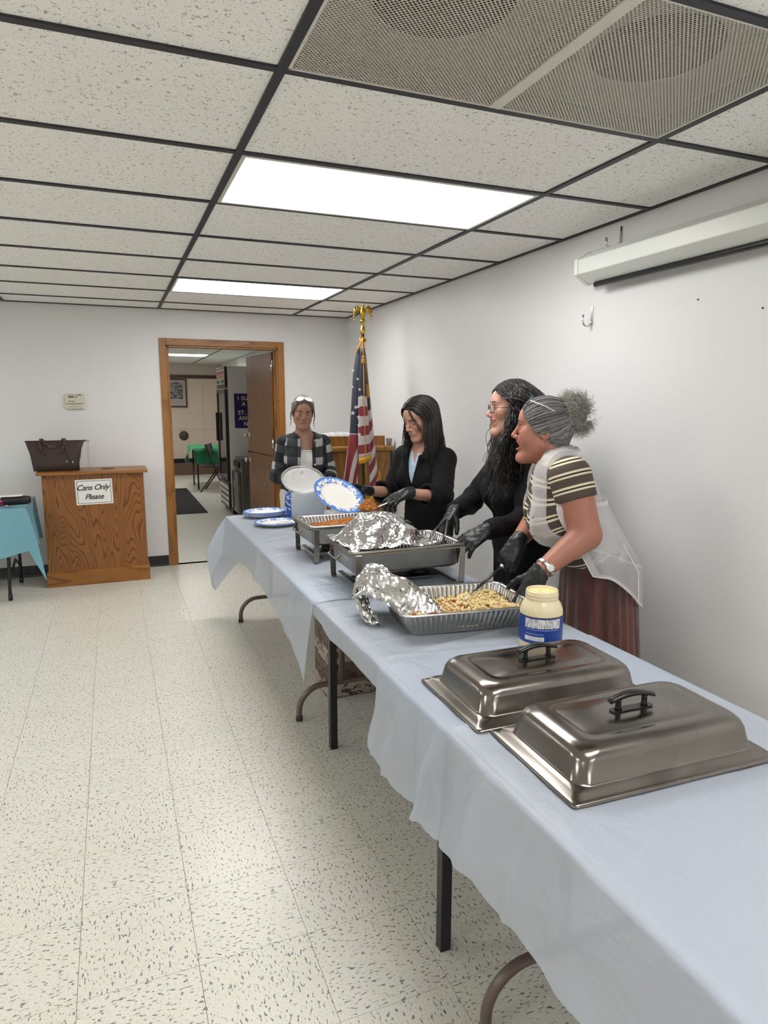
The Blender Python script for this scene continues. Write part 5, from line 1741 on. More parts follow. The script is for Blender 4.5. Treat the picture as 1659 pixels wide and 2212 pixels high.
def relax(V, F, it=1, lam=0.5):
    if it == 0: return V
    E = np.concatenate([F[:, [0, 1]], F[:, [1, 2]], F[:, [2, 3]], F[:, [3, 0]]])
    for _ in range(it):
        s = np.zeros_like(V); c = np.zeros(len(V))
        np.add.at(s, E[:, 0], V[E[:, 1]]); np.add.at(s, E[:, 1], V[E[:, 0]])
        np.add.at(c, E[:, 0], 1); np.add.at(c, E[:, 1], 1)
        V = V+lam*(s/np.maximum(c, 1)[:, None]-V)
    return V
def np_mesh(name, V, F, mat, parent, world=True, col=None, pat=None):
    off = np.zeros(3)
    if world:
        q = parent
        while q is not None:
            off += np.array(q.location); q = q.parent
    me = bpy.data.meshes.new(name)
    me.vertices.add(len(V)); me.vertices.foreach_set('co', (V-off).astype(np.float32).ravel())
    me.loops.add(F.size); me.loops.foreach_set('vertex_index', F.astype(np.int32).ravel())
    me.polygons.add(len(F))
    k = F.shape[1]
    me.polygons.foreach_set('loop_start', np.arange(0, F.size, k, dtype=np.int32))
    me.polygons.foreach_set('use_smooth', np.ones(len(F), bool))
    me.update(calc_edges=True); me.validate()
    me.materials.append(mat)
    if pat is not None:
        a = me.attributes.new('pat', 'FLOAT_VECTOR', 'POINT'); a.data.foreach_set('vector', np.asarray(pat, np.float32).ravel())
    o = bpy.data.objects.new(name, me); COL.objects.link(o)
    o.parent = parent
    return o
def solid(name, fn, boxes, mat, parent, pat=None, smooth=1):
    """boxes: list of (lo, hi, h); the same field sampled per box, joined as one mesh"""
    Vs, Fs, o = [], [], 0
    for lo, hi, h in boxes:
        V, F = polygonise(fn, lo, hi, h)
        V = relax(V, F, smooth)
        Vs.append(V); Fs.append(F+o); o += len(V)
    V = np.concatenate(Vs); F = np.concatenate(Fs)
    return np_mesh(name, V, F, mat, parent, pat=pat(V) if pat else None)
def bounds(pts, pad):
    p = np.array(pts); return p.min(0)-pad, p.max(0)+pad

# ---- skin, hair and cloth materials
def skinmat(name, base, lip, flush):
    t = NT(name)
    at = t.node('ShaderNodeAttribute'); at.attribute_name = 'pat'     # x: lip, y: flush, z: shade painted into nostrils and eyelid creases
    s = t.sep(at.outputs['Vector'])
    v = t.coord('Object')
    n = t.noise(v, 18, 4, 0.6)
    c = tuple(x*0.72 for x in lin(base)[:3])
    lip, flush = tuple(x*0.72 for x in lin(lip)[:3]), tuple(x*0.72 for x in lin(flush)[:3])
    b0 = t.mix(n, tuple(x*0.92 for x in c[:3])+(1,), tuple(min(1, x*1.06) for x in c[:3])+(1,))
    b1 = t.mix(t.math('MULTIPLY', s[1], 0.5), b0, lin(flush))
    b2 = t.mix(s[0], b1, lin(lip))
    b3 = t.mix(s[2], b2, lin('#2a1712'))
    t.base(b3); t.rough(0.48)
    t.set(Subsurface_Weight=0.08, Subsurface_Scale=0.01)
    t.bump(t.noise(v, 220, 2), 0.06, 0.002)
    MATS[name] = t.m
    return t.m
def hairmat(name, a, b, rough=0.38):
    t = NT(name)
    at = t.node('ShaderNodeAttribute'); at.attribute_name = 'pat'
    s = t.sep(at.outputs['Vector'])
    v = t.coord('Object', scale=(1, 1, 1))
    n = t.noise(v, 60, 3, 0.6)
    f = t.math('ADD', t.math('MULTIPLY', n, 0.5), t.math('MULTIPLY', s[0], 0.7))
    hk = lambda h: tuple(x*0.8 for x in lin(h)[:3])
    t.base(t.ramp(f, [(0.3, hk(a)), (0.85, hk(b))])); t.rough(t.ramp(s[1], [(0.0, 0.75), (0.02, rough)]))
    t.set(Specular_IOR_Level=0.5)
    MATS[name] = t.m
    return t.m
def fabric(name, col, rough=0.8, nscale=14, amt=0.25, spec=0.2, bscale=(9, 9, 4)):
    t = NT(name)
    v = t.coord('Object')
    n = t.noise(t.coord('Object', scale=bscale), 1.0, 4, 0.55, 0.8)
    w = t.noise(v, 400, 1)
    c = lin(col)
    t.base(t.mix(n, tuple(x*(1-amt) for x in c[:3])+(1,), tuple(min(1, x*(1+amt)) for x in c[:3])+(1,)))
    t.rough(rough); t.set(Specular_IOR_Level=spec)
    t.bump(t.math('ADD', n, t.math('MULTIPLY', w, 0.04)), 0.35, 0.02)
    MATS[name] = t.m
    return t.m
M_blackfab = fabric('black_suit_cloth', '#09090b', 0.75)
M_blackfab2 = fabric('black_trouser_cloth', '#0b0b0d', 0.8)
M_glove = plain('black_nitrile', '#101114', 0.42, noise=0.2, nscale=40, bump=0.25)
M_lash = plain('lash_dark', '#1a100d', 0.6)
M_tooth = plain('teeth', '#d9cfae', 0.3, noise=0.03)
M_mouth = plain('mouth_inside', '#3a1614', 0.5)

# ---- strands of hair: one mesh per tress bundle
def crom(pts, n):
    P = np.array([np.asarray(p, float) for p in pts]); k = len(P); out = []
    for i in range(n):
        t = i/(n-1)*(k-1); j = min(int(t), k-2); f = t-j
        p0, p1, p2, p3 = P[max(j-1, 0)], P[j], P[j+1], P[min(j+2, k-1)]
        out.append(tuple(0.5*((2*p1)+(-p0+p2)*f+(2*p0-5*p1+4*p2-p3)*f*f+(-p0+3*p1-3*p2+p3)*f**3)))
    return out
def strands(name, paths, mat, parent, r=0.003, n=4, res=0):
    m = MB(); pv = []
    for pts in paths:
        if res: pts = crom(pts, res)
        k = len(pts)
        rr = [r*(1-0.75*abs(i/(k-1)*1.0-0.15)) for i in range(k)]
        o = len(m.v)
        m.tube(pts, rr, n, caps=False)
        s = random.random()
        pv += [(s, i, 0) for i in range(len(m.v)-o)]
    o = m.build(name, mat, parent, world=True)
    setpat(o, pv)
    return o

class Head:
    """face and skull in a local frame (f forward, l left, u up), scaled"""
    def __init__(self, c, fwd, up, s=1.0):
        self.c = A3(*c); self.f = nrm(fwd); u = A3(*up); u = u-(u@self.f)*self.f; self.u = nrm(u); self.l = np.cross(self.u, self.f); self.s = s
        self.ax = np.stack([self.f, self.l, self.u])
    def w(self, f, l, u): return self.c + self.s*(f*self.f+l*self.l+u*self.u)
    def loc(self, P): return ((P-self.c)@self.ax.T)/self.s
    def field(self, S, neck, neckr=0.054, mouth=0.0, smile=0.0, jaw=1.0, chub=0.0):
        s = self.s; w = self.w; ax = self.ax
        R = lambda a, b, c: (a*s, b*s, c*s)
        S.cone(w(-0.025, 0, -0.055), neck, neckr*s, neckr*1.08*s, 0.03)
        S.ell(w(-0.012, 0, 0.032), ax, R(0.096, 0.074, 0.086), 0.02)
        S.ell(w(0.030, 0, -0.025), ax, R(0.058, 0.062, 0.085), 0.03)
        dj = -0.012*mouth
        for sd in (-1, 1):
            S.cone(w(0.0, sd*0.052*jaw, -0.055), w(0.064, sd*0.018, -0.102+dj), 0.018*s, 0.018*s, 0.03)
            S.ball(w(0.060, sd*0.040, -0.022+0.004*smile), (0.020+0.003*smile)*s, 0.022)       # cheek
        S.ball(w(0.074, 0, -0.103+dj), 0.018*s, 0.022)                        # chin
        if chub:
            for sd in (-1, 1): S.ball(w(0.050, sd*0.040, -0.045), 0.026*chub*s, 0.025)
            S.ell(w(0.030, 0, -0.108), ax, R(0.040*chub, 0.038*chub, 0.022*chub), 0.025)
        S.cone(w(0.078, 0.030, 0.026), w(0.078, -0.030, 0.026), 0.013*s, 0.013*s, 0.018)   # brow ridge
        S.ell(w(0.060, 0, 0.050), ax, R(0.034, 0.052, 0.040), 0.02)           # forehead
        for sd in (-1, 1):                                                     # eye sockets
            S.ell(w(0.097, sd*0.032, 0.004), ax, R(0.018, 0.018, 0.011), 0.012, sub=True)
        for sd in (-1, 1):                                                     # closed lids over the eyeball
            S.ball(w(0.0735, sd*0.031, 0.003), 0.0125*s, 0.004)
        S.cone(w(0.086, 0, 0.016), w(0.108, 0, -0.026), 0.0075*s, 0.0095*s, 0.010)          # nose
        S.ball(w(0.107, 0, -0.030), 0.0105*s, 0.006)
        for sd in (-1, 1):
            S.ball(w(0.096, sd*0.0125, -0.034), 0.0085*s, 0.006)
            S.ball(w(0.1030, sd*0.0060, -0.0425), 0.0026*s, 0.002, sub=True)
        # mouth
        S.ell(w(0.080, 0, -0.060), ax, R(0.0150, 0.030, 0.024), 0.016)
        wv = 0.0235+0.0085*smile; up = 0.007*smile; fc_ = 0.086-0.013*smile
        um, lm = -0.0575+0.003*mouth, -0.0655-0.018*mouth
        for sd in (-1, 1):
            S.cone(w(0.0945, 0, um), w(0.5*(0.0945+fc_)+0.003, sd*wv*0.6, um-0.001+up*0.25), 0.0034*s, 0.0030*s, 0.003)
            S.cone(w(0.5*(0.0945+fc_)+0.003, sd*wv*0.6, um-0.001+up*0.25), w(fc_, sd*wv, -0.0615+up), 0.0030*s, 0.0016*s, 0.003)
            S.cone(w(0.0930, 0, lm), w(0.5*(0.0930+fc_)+0.003, sd*wv*0.6, lm+0.002+up*0.3), 0.0040*s, 0.0035*s, 0.003)
            S.cone(w(0.5*(0.0930+fc_)+0.003, sd*wv*0.6, lm+0.002+up*0.3), w(fc_, sd*wv, -0.0620+up), 0.0035*s, 0.0016*s, 0.003)
        if mouth > 0:
            cm = 0.5*(um+lm)
            S.ell(w(0.090, 0, cm+0.35*up), ax, R(0.024, wv*0.94, max(0.003, 0.5*(um-lm)-0.0035)), 0.002, sub=True)
        else:
            S.cone(w(0.1000, 0.010, -0.0612), w(0.0985, 0.021, -0.0618), 0.0022*s, 0.0020*s, 0.002, sub=True); S.cone(w(0.1000, 0.010, -0.0612), w(0.1000, -0.010, -0.0612), 0.0022*s, 0.0022*s, 0.002, sub=True); S.cone(w(0.1000, -0.010, -0.0612), w(0.0985, -0.021, -0.0618), 0.0022*s, 0.0020*s, 0.002, sub=True)
        self.um, self.lm, self.fc = um, lm, fc_
        # ears
        for sd in (-1, 1):
            S.ell(w(-0.012, sd*0.076, -0.008), ax, R(0.019, 0.009, 0.031), 0.006)
            S.ell(w(-0.008, sd*0.084, -0.004), ax, R(0.010, 0.006, 0.017), 0.005, sub=True)
        self.mouth, self.smile, self.wv, self.up = mouth, smile, wv, up
    def tint(self, P, lip=1.0):
        q = self.loc(P); out = np.zeros((len(P), 3))
        al = np.clip(np.abs(q[:, 1])/self.wv, 0, 1.2)
        # distance to the lip arcs
        yu = self.um+(-0.0615+self.up-self.um)*al**1.6; yl = self.lm+(-0.062+self.up-self.lm)*al**1.6
        dd = np.minimum(np.abs(q[:, 2]-yu), np.abs(q[:, 2]-yl))
        mid = (q[:, 2] < yu) & (q[:, 2] > yl)
        lipm = np.where(mid, 1.0, np.clip(1.4-dd/0.0045, 0, 1))*np.clip((q[:, 0]-0.066)/0.006, 0, 1)*(al < 1.06)
        out[:, 0] = np.clip(lipm, 0, 1)*lip
        ch = np.exp(-(((np.abs(q[:, 1])-0.042)/0.022)**2+((q[:, 2]+0.028)/0.022)**2))*(q[:, 0] > 0.02)
        ns = np.exp(-((q[:, 1]/0.014)**2+((q[:, 2]+0.032)/0.014)**2))*(q[:, 0] > 0.09)
        out[:, 1] = np.clip(ch*0.9+ns*0.8, 0, 1)
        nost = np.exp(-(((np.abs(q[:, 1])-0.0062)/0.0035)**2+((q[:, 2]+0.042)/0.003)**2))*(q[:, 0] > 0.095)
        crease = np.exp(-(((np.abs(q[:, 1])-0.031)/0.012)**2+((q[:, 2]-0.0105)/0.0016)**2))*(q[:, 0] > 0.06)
        out[:, 2] = np.clip(nost*0.8+crease*0.35, 0, 1)  # shade of nostrils and lid creases put into the skin colour
        return out
    def surf(self, fn, l, u, lift=0.0, f0=0.13):
        """point on the face surface at (l,u) seen from the front"""
        t = np.linspace(f0, 0.02, 120)
        P = np.array([self.w(f, l, u) for f in t])
        d = fn(P); i = np.argmax(d < 0)
        return self.w(t[i]+lift, l, u)
    def features(self, fn, parent, brow='#241812', eye_open=0.0, brow_h=0.024, tilt=0.0, lash=0.0016):
        mb = plain('eyebrow_'+brow, brow, 0.7)
        for sd in (-1, 1):
            pts = [self.surf(fn, sd*l, brow_h+dz+tilt*(l-0.03)) for l, dz in ((0.012, -0.001), (0.020, 0.003), (0.030, 0.0055), (0.040, 0.004), (0.049, -0.002))]
            MB().tube([tuple(p) for p in pts], [0.0018*self.s, 0.0034*self.s, 0.0034*self.s, 0.0028*self.s, 0.001*self.s], 6, flat=0.8).build('eyebrow', mb, parent, world=True)
            pts = [self.surf(fn, sd*l, z) for l, z in ((0.020, 0.0005), (0.026, -0.003), (0.031, -0.004), (0.037, -0.0028), (0.043, 0.0015))]
            MB().tube([tuple(p) for p in pts], [0.0008*self.s, lash*self.s, lash*self.s, lash*self.s, 0.001*self.s], 5).build('eyelash', M_lash, parent, world=True)
    def teeth(self, parent):
        m = MB()
        pts = []
        for i in range(13):
            a = -1+i/6
            pts.append(self.w(0.0885+(self.fc-0.0885-0.004)*abs(a)**1.8, a*self.wv*0.86, self.um-0.0045+self.up*0.55*a*a))
        rr = [[tuple(p+self.s*0.0035*self.u), tuple(p-self.s*0.004*self.u), tuple(p-self.s*0.004*self.u-self.s*0.004*self.f), tuple(p+self.s*0.0035*self.u-self.s*0.004*self.f)] for p in pts]
        m.rings(rr, True, (True, True)); m.build('teeth', M_tooth, parent, world=True)
        mm = MB(); mm.ball(tuple(self.w(0.060, 0, 0.5*(self.um+self.lm)-0.002)), (0.014, 0.014, 0.012), 12, 8); mm.build('mouth_inside', M_mouth, parent, world=True)
    def skullpt(self, th, ph, off=0.0):
        """point on the skull: th azimuth (0 front, + left), ph elevation"""
        f = math.cos(ph)*math.cos(th); l = math.cos(ph)*math.sin(th); u = math.sin(ph)
        return self.w(-0.012+(0.098+off)*f, (0.077+off)*l, 0.030+(0.090+off)*u)

def hand_sdf(wrist, fingers_dir, back, side, curl, s=1.0, spread=0.12, thumb=(0.6, 0.4), S=None, thumb_curl=0.3, pad=0.0):
    """wrist: point; fingers_dir: unit along the hand; back: unit normal out of the back of the hand;
    side: +1 if the thumb lies towards cross(fingers_dir, back), -1 otherwise. curl: 4 values in radians per joint."""
    S = S or SDF()
    d = nrm(fingers_dir); b = A3(*back); b = nrm(b-(b@d)*d); t = side*np.cross(d, b)
    w = A3(*wrist)
    pw = 0.040*s
    # palm from cones to each knuckle
    kn = []
    for i, (o, L) in enumerate(((0.030, 0.088), (0.010, 0.092), (-0.010, 0.087), (-0.029, 0.078))):
        k = w+d*L*s+t*o*s
        S.cone(w+d*0.012*s+t*o*0.7*s, k, 0.0165*s+pad, 0.0125*s+pad, 0.012)
        kn.append(k)
    S.cone(w-d*0.02*s, w+d*0.03*s, 0.026*s+pad, 0.024*s+pad, 0.02, flat=(b, 1.25))
    lens = ((0.040, 0.026, 0.020), (0.045, 0.029, 0.021), (0.041, 0.027, 0.020), (0.031, 0.021, 0.018))
    tips = []
    for i in range(4):
        ang = curl[i] if not isinstance(curl[i], (list, tuple)) else None
        cs = [curl[i]*0.7, curl[i], curl[i]*0.8] if ang is not None else list(curl[i])
        p = kn[i]; sp = (1.5-i)*spread
        dd = nrm(d+t*sp); a = 0.0
        r = [0.0098, 0.0090, 0.0082, 0.0070]
        for j in range(3):
            a += cs[j]
            v = dd*math.cos(a)-b*math.sin(a)
            q = p+v*lens[i][j]*s
            S.cone(p, q, r[j]*s+pad, r[j+1]*s+pad, 0.004)
            p = q
        tips.append(p)
    # thumb leaves the side of the palm near its base
    p0 = w+d*0.022*s+t*0.024*s-b*0.004*s
    a1, a2 = thumb
    v1 = nrm(d*math.cos(a1)+t*math.sin(a1)-b*a2)
    p1 = p0+v1*0.042*s
    v2 = nrm(v1*math.cos(thumb_curl)+(d*0.8-t*0.5-b*0.2)*math.sin(thumb_curl))
    p2 = p1+v2*0.030*s
    v3 = nrm(v2*math.cos(thumb_curl)+(d*0.8-t*0.6-b*0.2)*math.sin(thumb_curl))
    p3 = p2+v3*0.024*s
    S.cone(p0, p1, 0.0155*s+pad, 0.0115*s+pad, 0.012); S.cone(p1, p2, 0.0112*s+pad, 0.0100*s+pad, 0.005); S.cone(p2, p3, 0.0100*s+pad, 0.0080*s+pad, 0.004)
    S.pts = kn+tips+[p1, p2, p3, w]
    return S
def glove(parent, wrist, d, back, side, curl, cuff, **kw):
    S = hand_sdf(wrist, d, back, side, curl, pad=0.0014, **kw)
    S.cone(wrist, A3(*wrist)-nrm(d)*0.01+(A3(*cuff)-A3(*wrist))*0.9, 0.029, 0.034, 0.015)
    lo, hi = bounds(S.pts+[A3(*cuff)], 0.045)
    dd = nrm(A3(*cuff)-A3(*wrist))
    S.plane(A3(*cuff), dd)
    f = lambda P: S(P)+0.0008*np.sin(P[:, 0]*170+P[:, 2]*110+2*np.sin(P[:, 1]*60))*np.sin(P[:, 1]*120+P[:, 2]*70+2*np.sin(P[:, 0]*50))
    o = solid('glove', f, [(lo, hi, 0.0027)], M_glove, parent, smooth=1)
    return o, S
def torso(S, pel, chest, fwd, up_p, up_c, sc=1.0, bust=1.0, k=0.035, infl=0.0, waist=0.90, belly=0.0):
    """trunk from pelvis to chest. Axes from forward and up directions"""
    def axes(f, u):
        u = nrm(u); f = A3(*f); f = nrm(f-(f@u)*u); return np.stack([f, np.cross(u, f), u])
    ap, ac = axes(fwd, up_p), axes(fwd, up_c)
    i = infl
    mid = (A3(*pel)+A3(*chest))/2
    am = axes(fwd, nrm(A3(*chest)-A3(*pel)))
    S.ell(pel, ap, (0.112*sc+i, 0.158*sc+i, 0.13*sc+i), k)
    S.ell(A3(*pel)-ap[0]*0.03*sc-ap[2]*0.02, ap, (0.105*sc+i, 0.150*sc+i, 0.12*sc+i), k)
    S.ell(mid+am[0]*belly, am, (0.105*sc*waist+i, 0.145*sc*waist+i, 0.16*sc+i), k)
    S.ell(chest, ac, (0.115*sc+i, 0.160*sc+i, 0.16*sc+i), k)
    for sd in (-1, 1):
        S.ell(A3(*chest)+ac[0]*(0.072*sc)+ac[1]*sd*0.068*sc-ac[2]*0.035*sc, ac, (0.062*bust*sc+i, 0.066*bust*sc+i, 0.068*bust*sc+i), 0.035)
    return ap, am, ac
# =================================================================== the four people
def axes_of(f, u):
    u = nrm(u); f = A3(*f); f = nrm(f-(f@u)*u); return np.stack([f, np.cross(u, f), u])
def legs(S, pel, fwd, sc=1.0, i=0.0, spread=0.085, ankle=0.07):
    ax = axes_of(fwd, (0, 0, 1))
    out = []
    for sd in (-1, 1):
        hip = A3(*pel)+ax[1]*sd*spread*sc-A3(0, 0, 0.05)
        knee = A3(hip[0], hip[1], 0.47*sc)+ax[0]*0.02+ax[1]*sd*0.005
        ank = A3(hip[0], hip[1], ankle)-ax[0]*0.015
        S.cone(hip, knee, 0.085*sc+i, 0.058*sc+i, 0.04); S.cone(knee, ank, 0.055*sc+i, 0.040*sc+i, 0.02)
        out.append((hip, knee, ank))
    return out
def shoes(parent, lg, fwd, mat):
    ax = axes_of(fwd, (0, 0, 1))
    for hip, knee, ank in lg:
        S = SDF()
        a = A3(ank[0], ank[1], 0.045)
        S.ell(a-ax[0]*0.02+A3(0, 0, -0.005), ax, (0.045, 0.034, 0.045), 0.02)
        S.ell(a+ax[0]*0.075+A3(0, 0, -0.015), ax, (0.10, 0.040, 0.030), 0.03)
        S.plane((0, 0, 0.0), (0, 0, -1))
        lo, hi = bounds([a-ax[0]*0.08, a+ax[0]*0.19], 0.06)
        solid('shoe', S, [(lo, hi, 0.006)], mat, parent)
M_shoe = plain('black_shoe', '#121214', 0.35)

def make_body(root, hd, skin, neck, pel, chest, fwd, up_c, arms, hands=None, sc=1.0, bust=1.0, mouth=0, smile=0, armr=(0.050, 0.040, 0.036, 0.026), lip=1.0, jaw=1.0, seam=0.0, chub=0.0):
    """one continuous skin surface: head, neck, trunk, arms, legs (and bare hands)"""
    S = SDF()
    torso(S, pel, chest, fwd, (0, 0, 1), up_c, sc*0.93, bust*0.9)
    for sh, el, wr in arms:
        S.cone(A3(*chest)+A3(*up_c)*0.11, sh, 0.06*sc, 0.055*sc, 0.04)
        S.cone(sh, el, armr[0], armr[1], 0.03); S.cone(el, wr, armr[2]+0.004, armr[3], 0.012)
    S.cone(neck, A3(*chest)+A3(*up_c)*0.06, 0.056, 0.075, 0.04)
    hd.field(S, neck, mouth=mouth, smile=smile, jaw=jaw, chub=chub)
    lg = legs(S, pel, fwd, sc*0.9)
    for hs in (hands or []):
        S.ops += hs.ops
    fn = lambda P: S(P)
    pts = [a for arm in arms for a in arm]+[pel, chest, neck]+[q for l_ in lg for q in l_]
    zs = neck[2]+seam
    lo, hi = bounds(pts, 0.13); lo[2] = 0.03; hi[2] = zs+0.006
    hp = [hd.w(*q) for q in ((0.13, 0, 0), (-0.12, 0, 0), (0, 0.1, 0), (0, -0.1, 0), (0, 0, 0.13), (0.09, 0, -0.135))]+[neck]
    lh, hh = bounds(hp, 0.02); lh[2] = zs-0.004
    boxes = [(lh, hh, 0.0027), (lo, hi, 0.008)]
    if hands:
        pp = [q for hs in hands for q in hs.pts]
        l2, h2 = bounds(pp, 0.022)
        boxes.append((l2, h2, 0.003))
    pat = lambda V: hd.tint(V, lip)
    body = solid('body', fn, boxes, skin, root, pat=pat, smooth=1)
    if mouth > 0: hd.teeth(root)
    return S, body, lg
def hair_cap(hd, root, mat, off=0.010, extra=None, hl=(0.045, 0.9, 0.045), name='hair', pattern=None, h=0.005, low=False):
    S = SDF()
    S.ell(hd.w(-0.012, 0, 0.032), hd.ax, ((0.098+off)*hd.s, (0.076+off)*hd.s, (0.088+off)*hd.s), 0.02)
    S.cone(hd.w(-0.05, 0, 0.0), hd.w(-0.055, 0, -0.055), 0.062*hd.s, 0.050*hd.s, 0.03)
    pts = [hd.w(-0.13, 0, 0), hd.w(0.12, 0.1, 0.14), hd.w(0.1, -0.1, -0.12)]
    if extra: pts += extra(S) or []
    def cut(P, d):
        q = hd.loc(P)
        e = -((q[:, 0]-hl[0])-hl[1]*(q[:, 2]-hl[2]))*hd.s*0.7
        if low:     # below the jaw the hair may come forward over the shoulders; beside the face it stays behind the cheek
            e = np.where(q[:, 2] < -0.03, np.maximum(e, np.where(np.abs(q[:, 1]) > 0.050, (0.05-(q[:, 2]+0.03)*0.9-q[:, 0])*0.5, e)), e)
        return e
    S.fun(lambda P, d: np.maximum(d, -cut(P, d)), mode='set')
    lo, hi = bounds(pts, 0.03)
    f = lambda P: S(P)
    pat = lambda V: np.stack([0.2+0.25*np.sin(hd.loc(V)[:, 1]*230+hd.loc(V)[:, 2]*90+3*np.sin(hd.loc(V)[:, 0]*40))**2, np.zeros(len(V)), np.zeros(len(V))], 1)
    return solid(name, f, [(lo, hi, h)], mat, root, pat=pat, smooth=1)
def jacket_sdf(pel, chest, up_c, fwd, arms, sc, bust, neck, hem, rs, cuff, belly=0.0, infl=0.016, flare=0.0, waist=0.95):
    S = SDF()
    ap, am, ac = torso(S, pel, chest, fwd, (0, 0, 1), up_c, sc, bust, infl=infl, belly=belly, waist=waist)
    S.cone(A3(*pel), A3(pel[0], pel[1], hem-0.02), 0.125*sc, 0.135*sc+flare, 0.05, flat=(ap[0], 1.25))
    for (sh, el, wr), cf in zip(arms, cuff):
        sh, el, wr = A3(*sh), A3(*el), A3(*wr)
        S.cone(A3(*chest)+A3(*up_c)*0.12, sh, 0.062*sc, 0.064*sc, 0.045)
        T = SDF(); T.cone(sh, el, rs[0], rs[1], 0.02); T.cone(el, el+(wr-el)*cf*1.25, rs[2], rs[3], 0.025)
        e_ = el+(wr-el)*cf; dn = nrm(wr-el)
        def tf(P, d, T=T, e_=e_, dn=dn, sh=sh, el=el):
            e = np.maximum(T(P), (P-e_)@dn)
            # folds around the elbow
            t = np.clip(((P-sh)@(el-sh))/((el-sh)@(el-sh)), 0, 1.6)
            e = e + 0.0035*np.sin(t*34+P[:, 2]*30)*np.exp(-((t-0.95)/0.30)**2)
            k = 0.03; h = np.clip(0.5+0.5*(d-e)/k, 0, 1)
            return d+(e-d)*h-k*h*(1-h)
        S.fun(tf, mode='set')
    S.plane((0, 0, hem), (0, 0, -1))
    return S, (ap, am, ac)
def vneck(S, origin, ac, top_w, z_top, z_bot, depth=-0.02):
    """cuts a V-shaped opening in the front: origin = chest centre, axes ac"""
    o = A3(*origin)
    def cut(P, d):
        q = (P-o)@ac.T
        t = np.clip((q[:, 2]-z_bot)/(z_top-z_bot), 0, 1.6)
        wv = top_w*t
        inside = np.maximum.reduce([np.abs(q[:, 1])-wv, depth-q[:, 0], z_bot-q[:, 2]])
        return inside
    S.fun(cut, mode='sub')
def collar_ring(S, neck, chest, up_c, r=0.075, th=0.016, k=0.02):
    pass
def mesh_ring_strip(name, pts, width, mat, root, normal=None, thick=0.003):
    pass

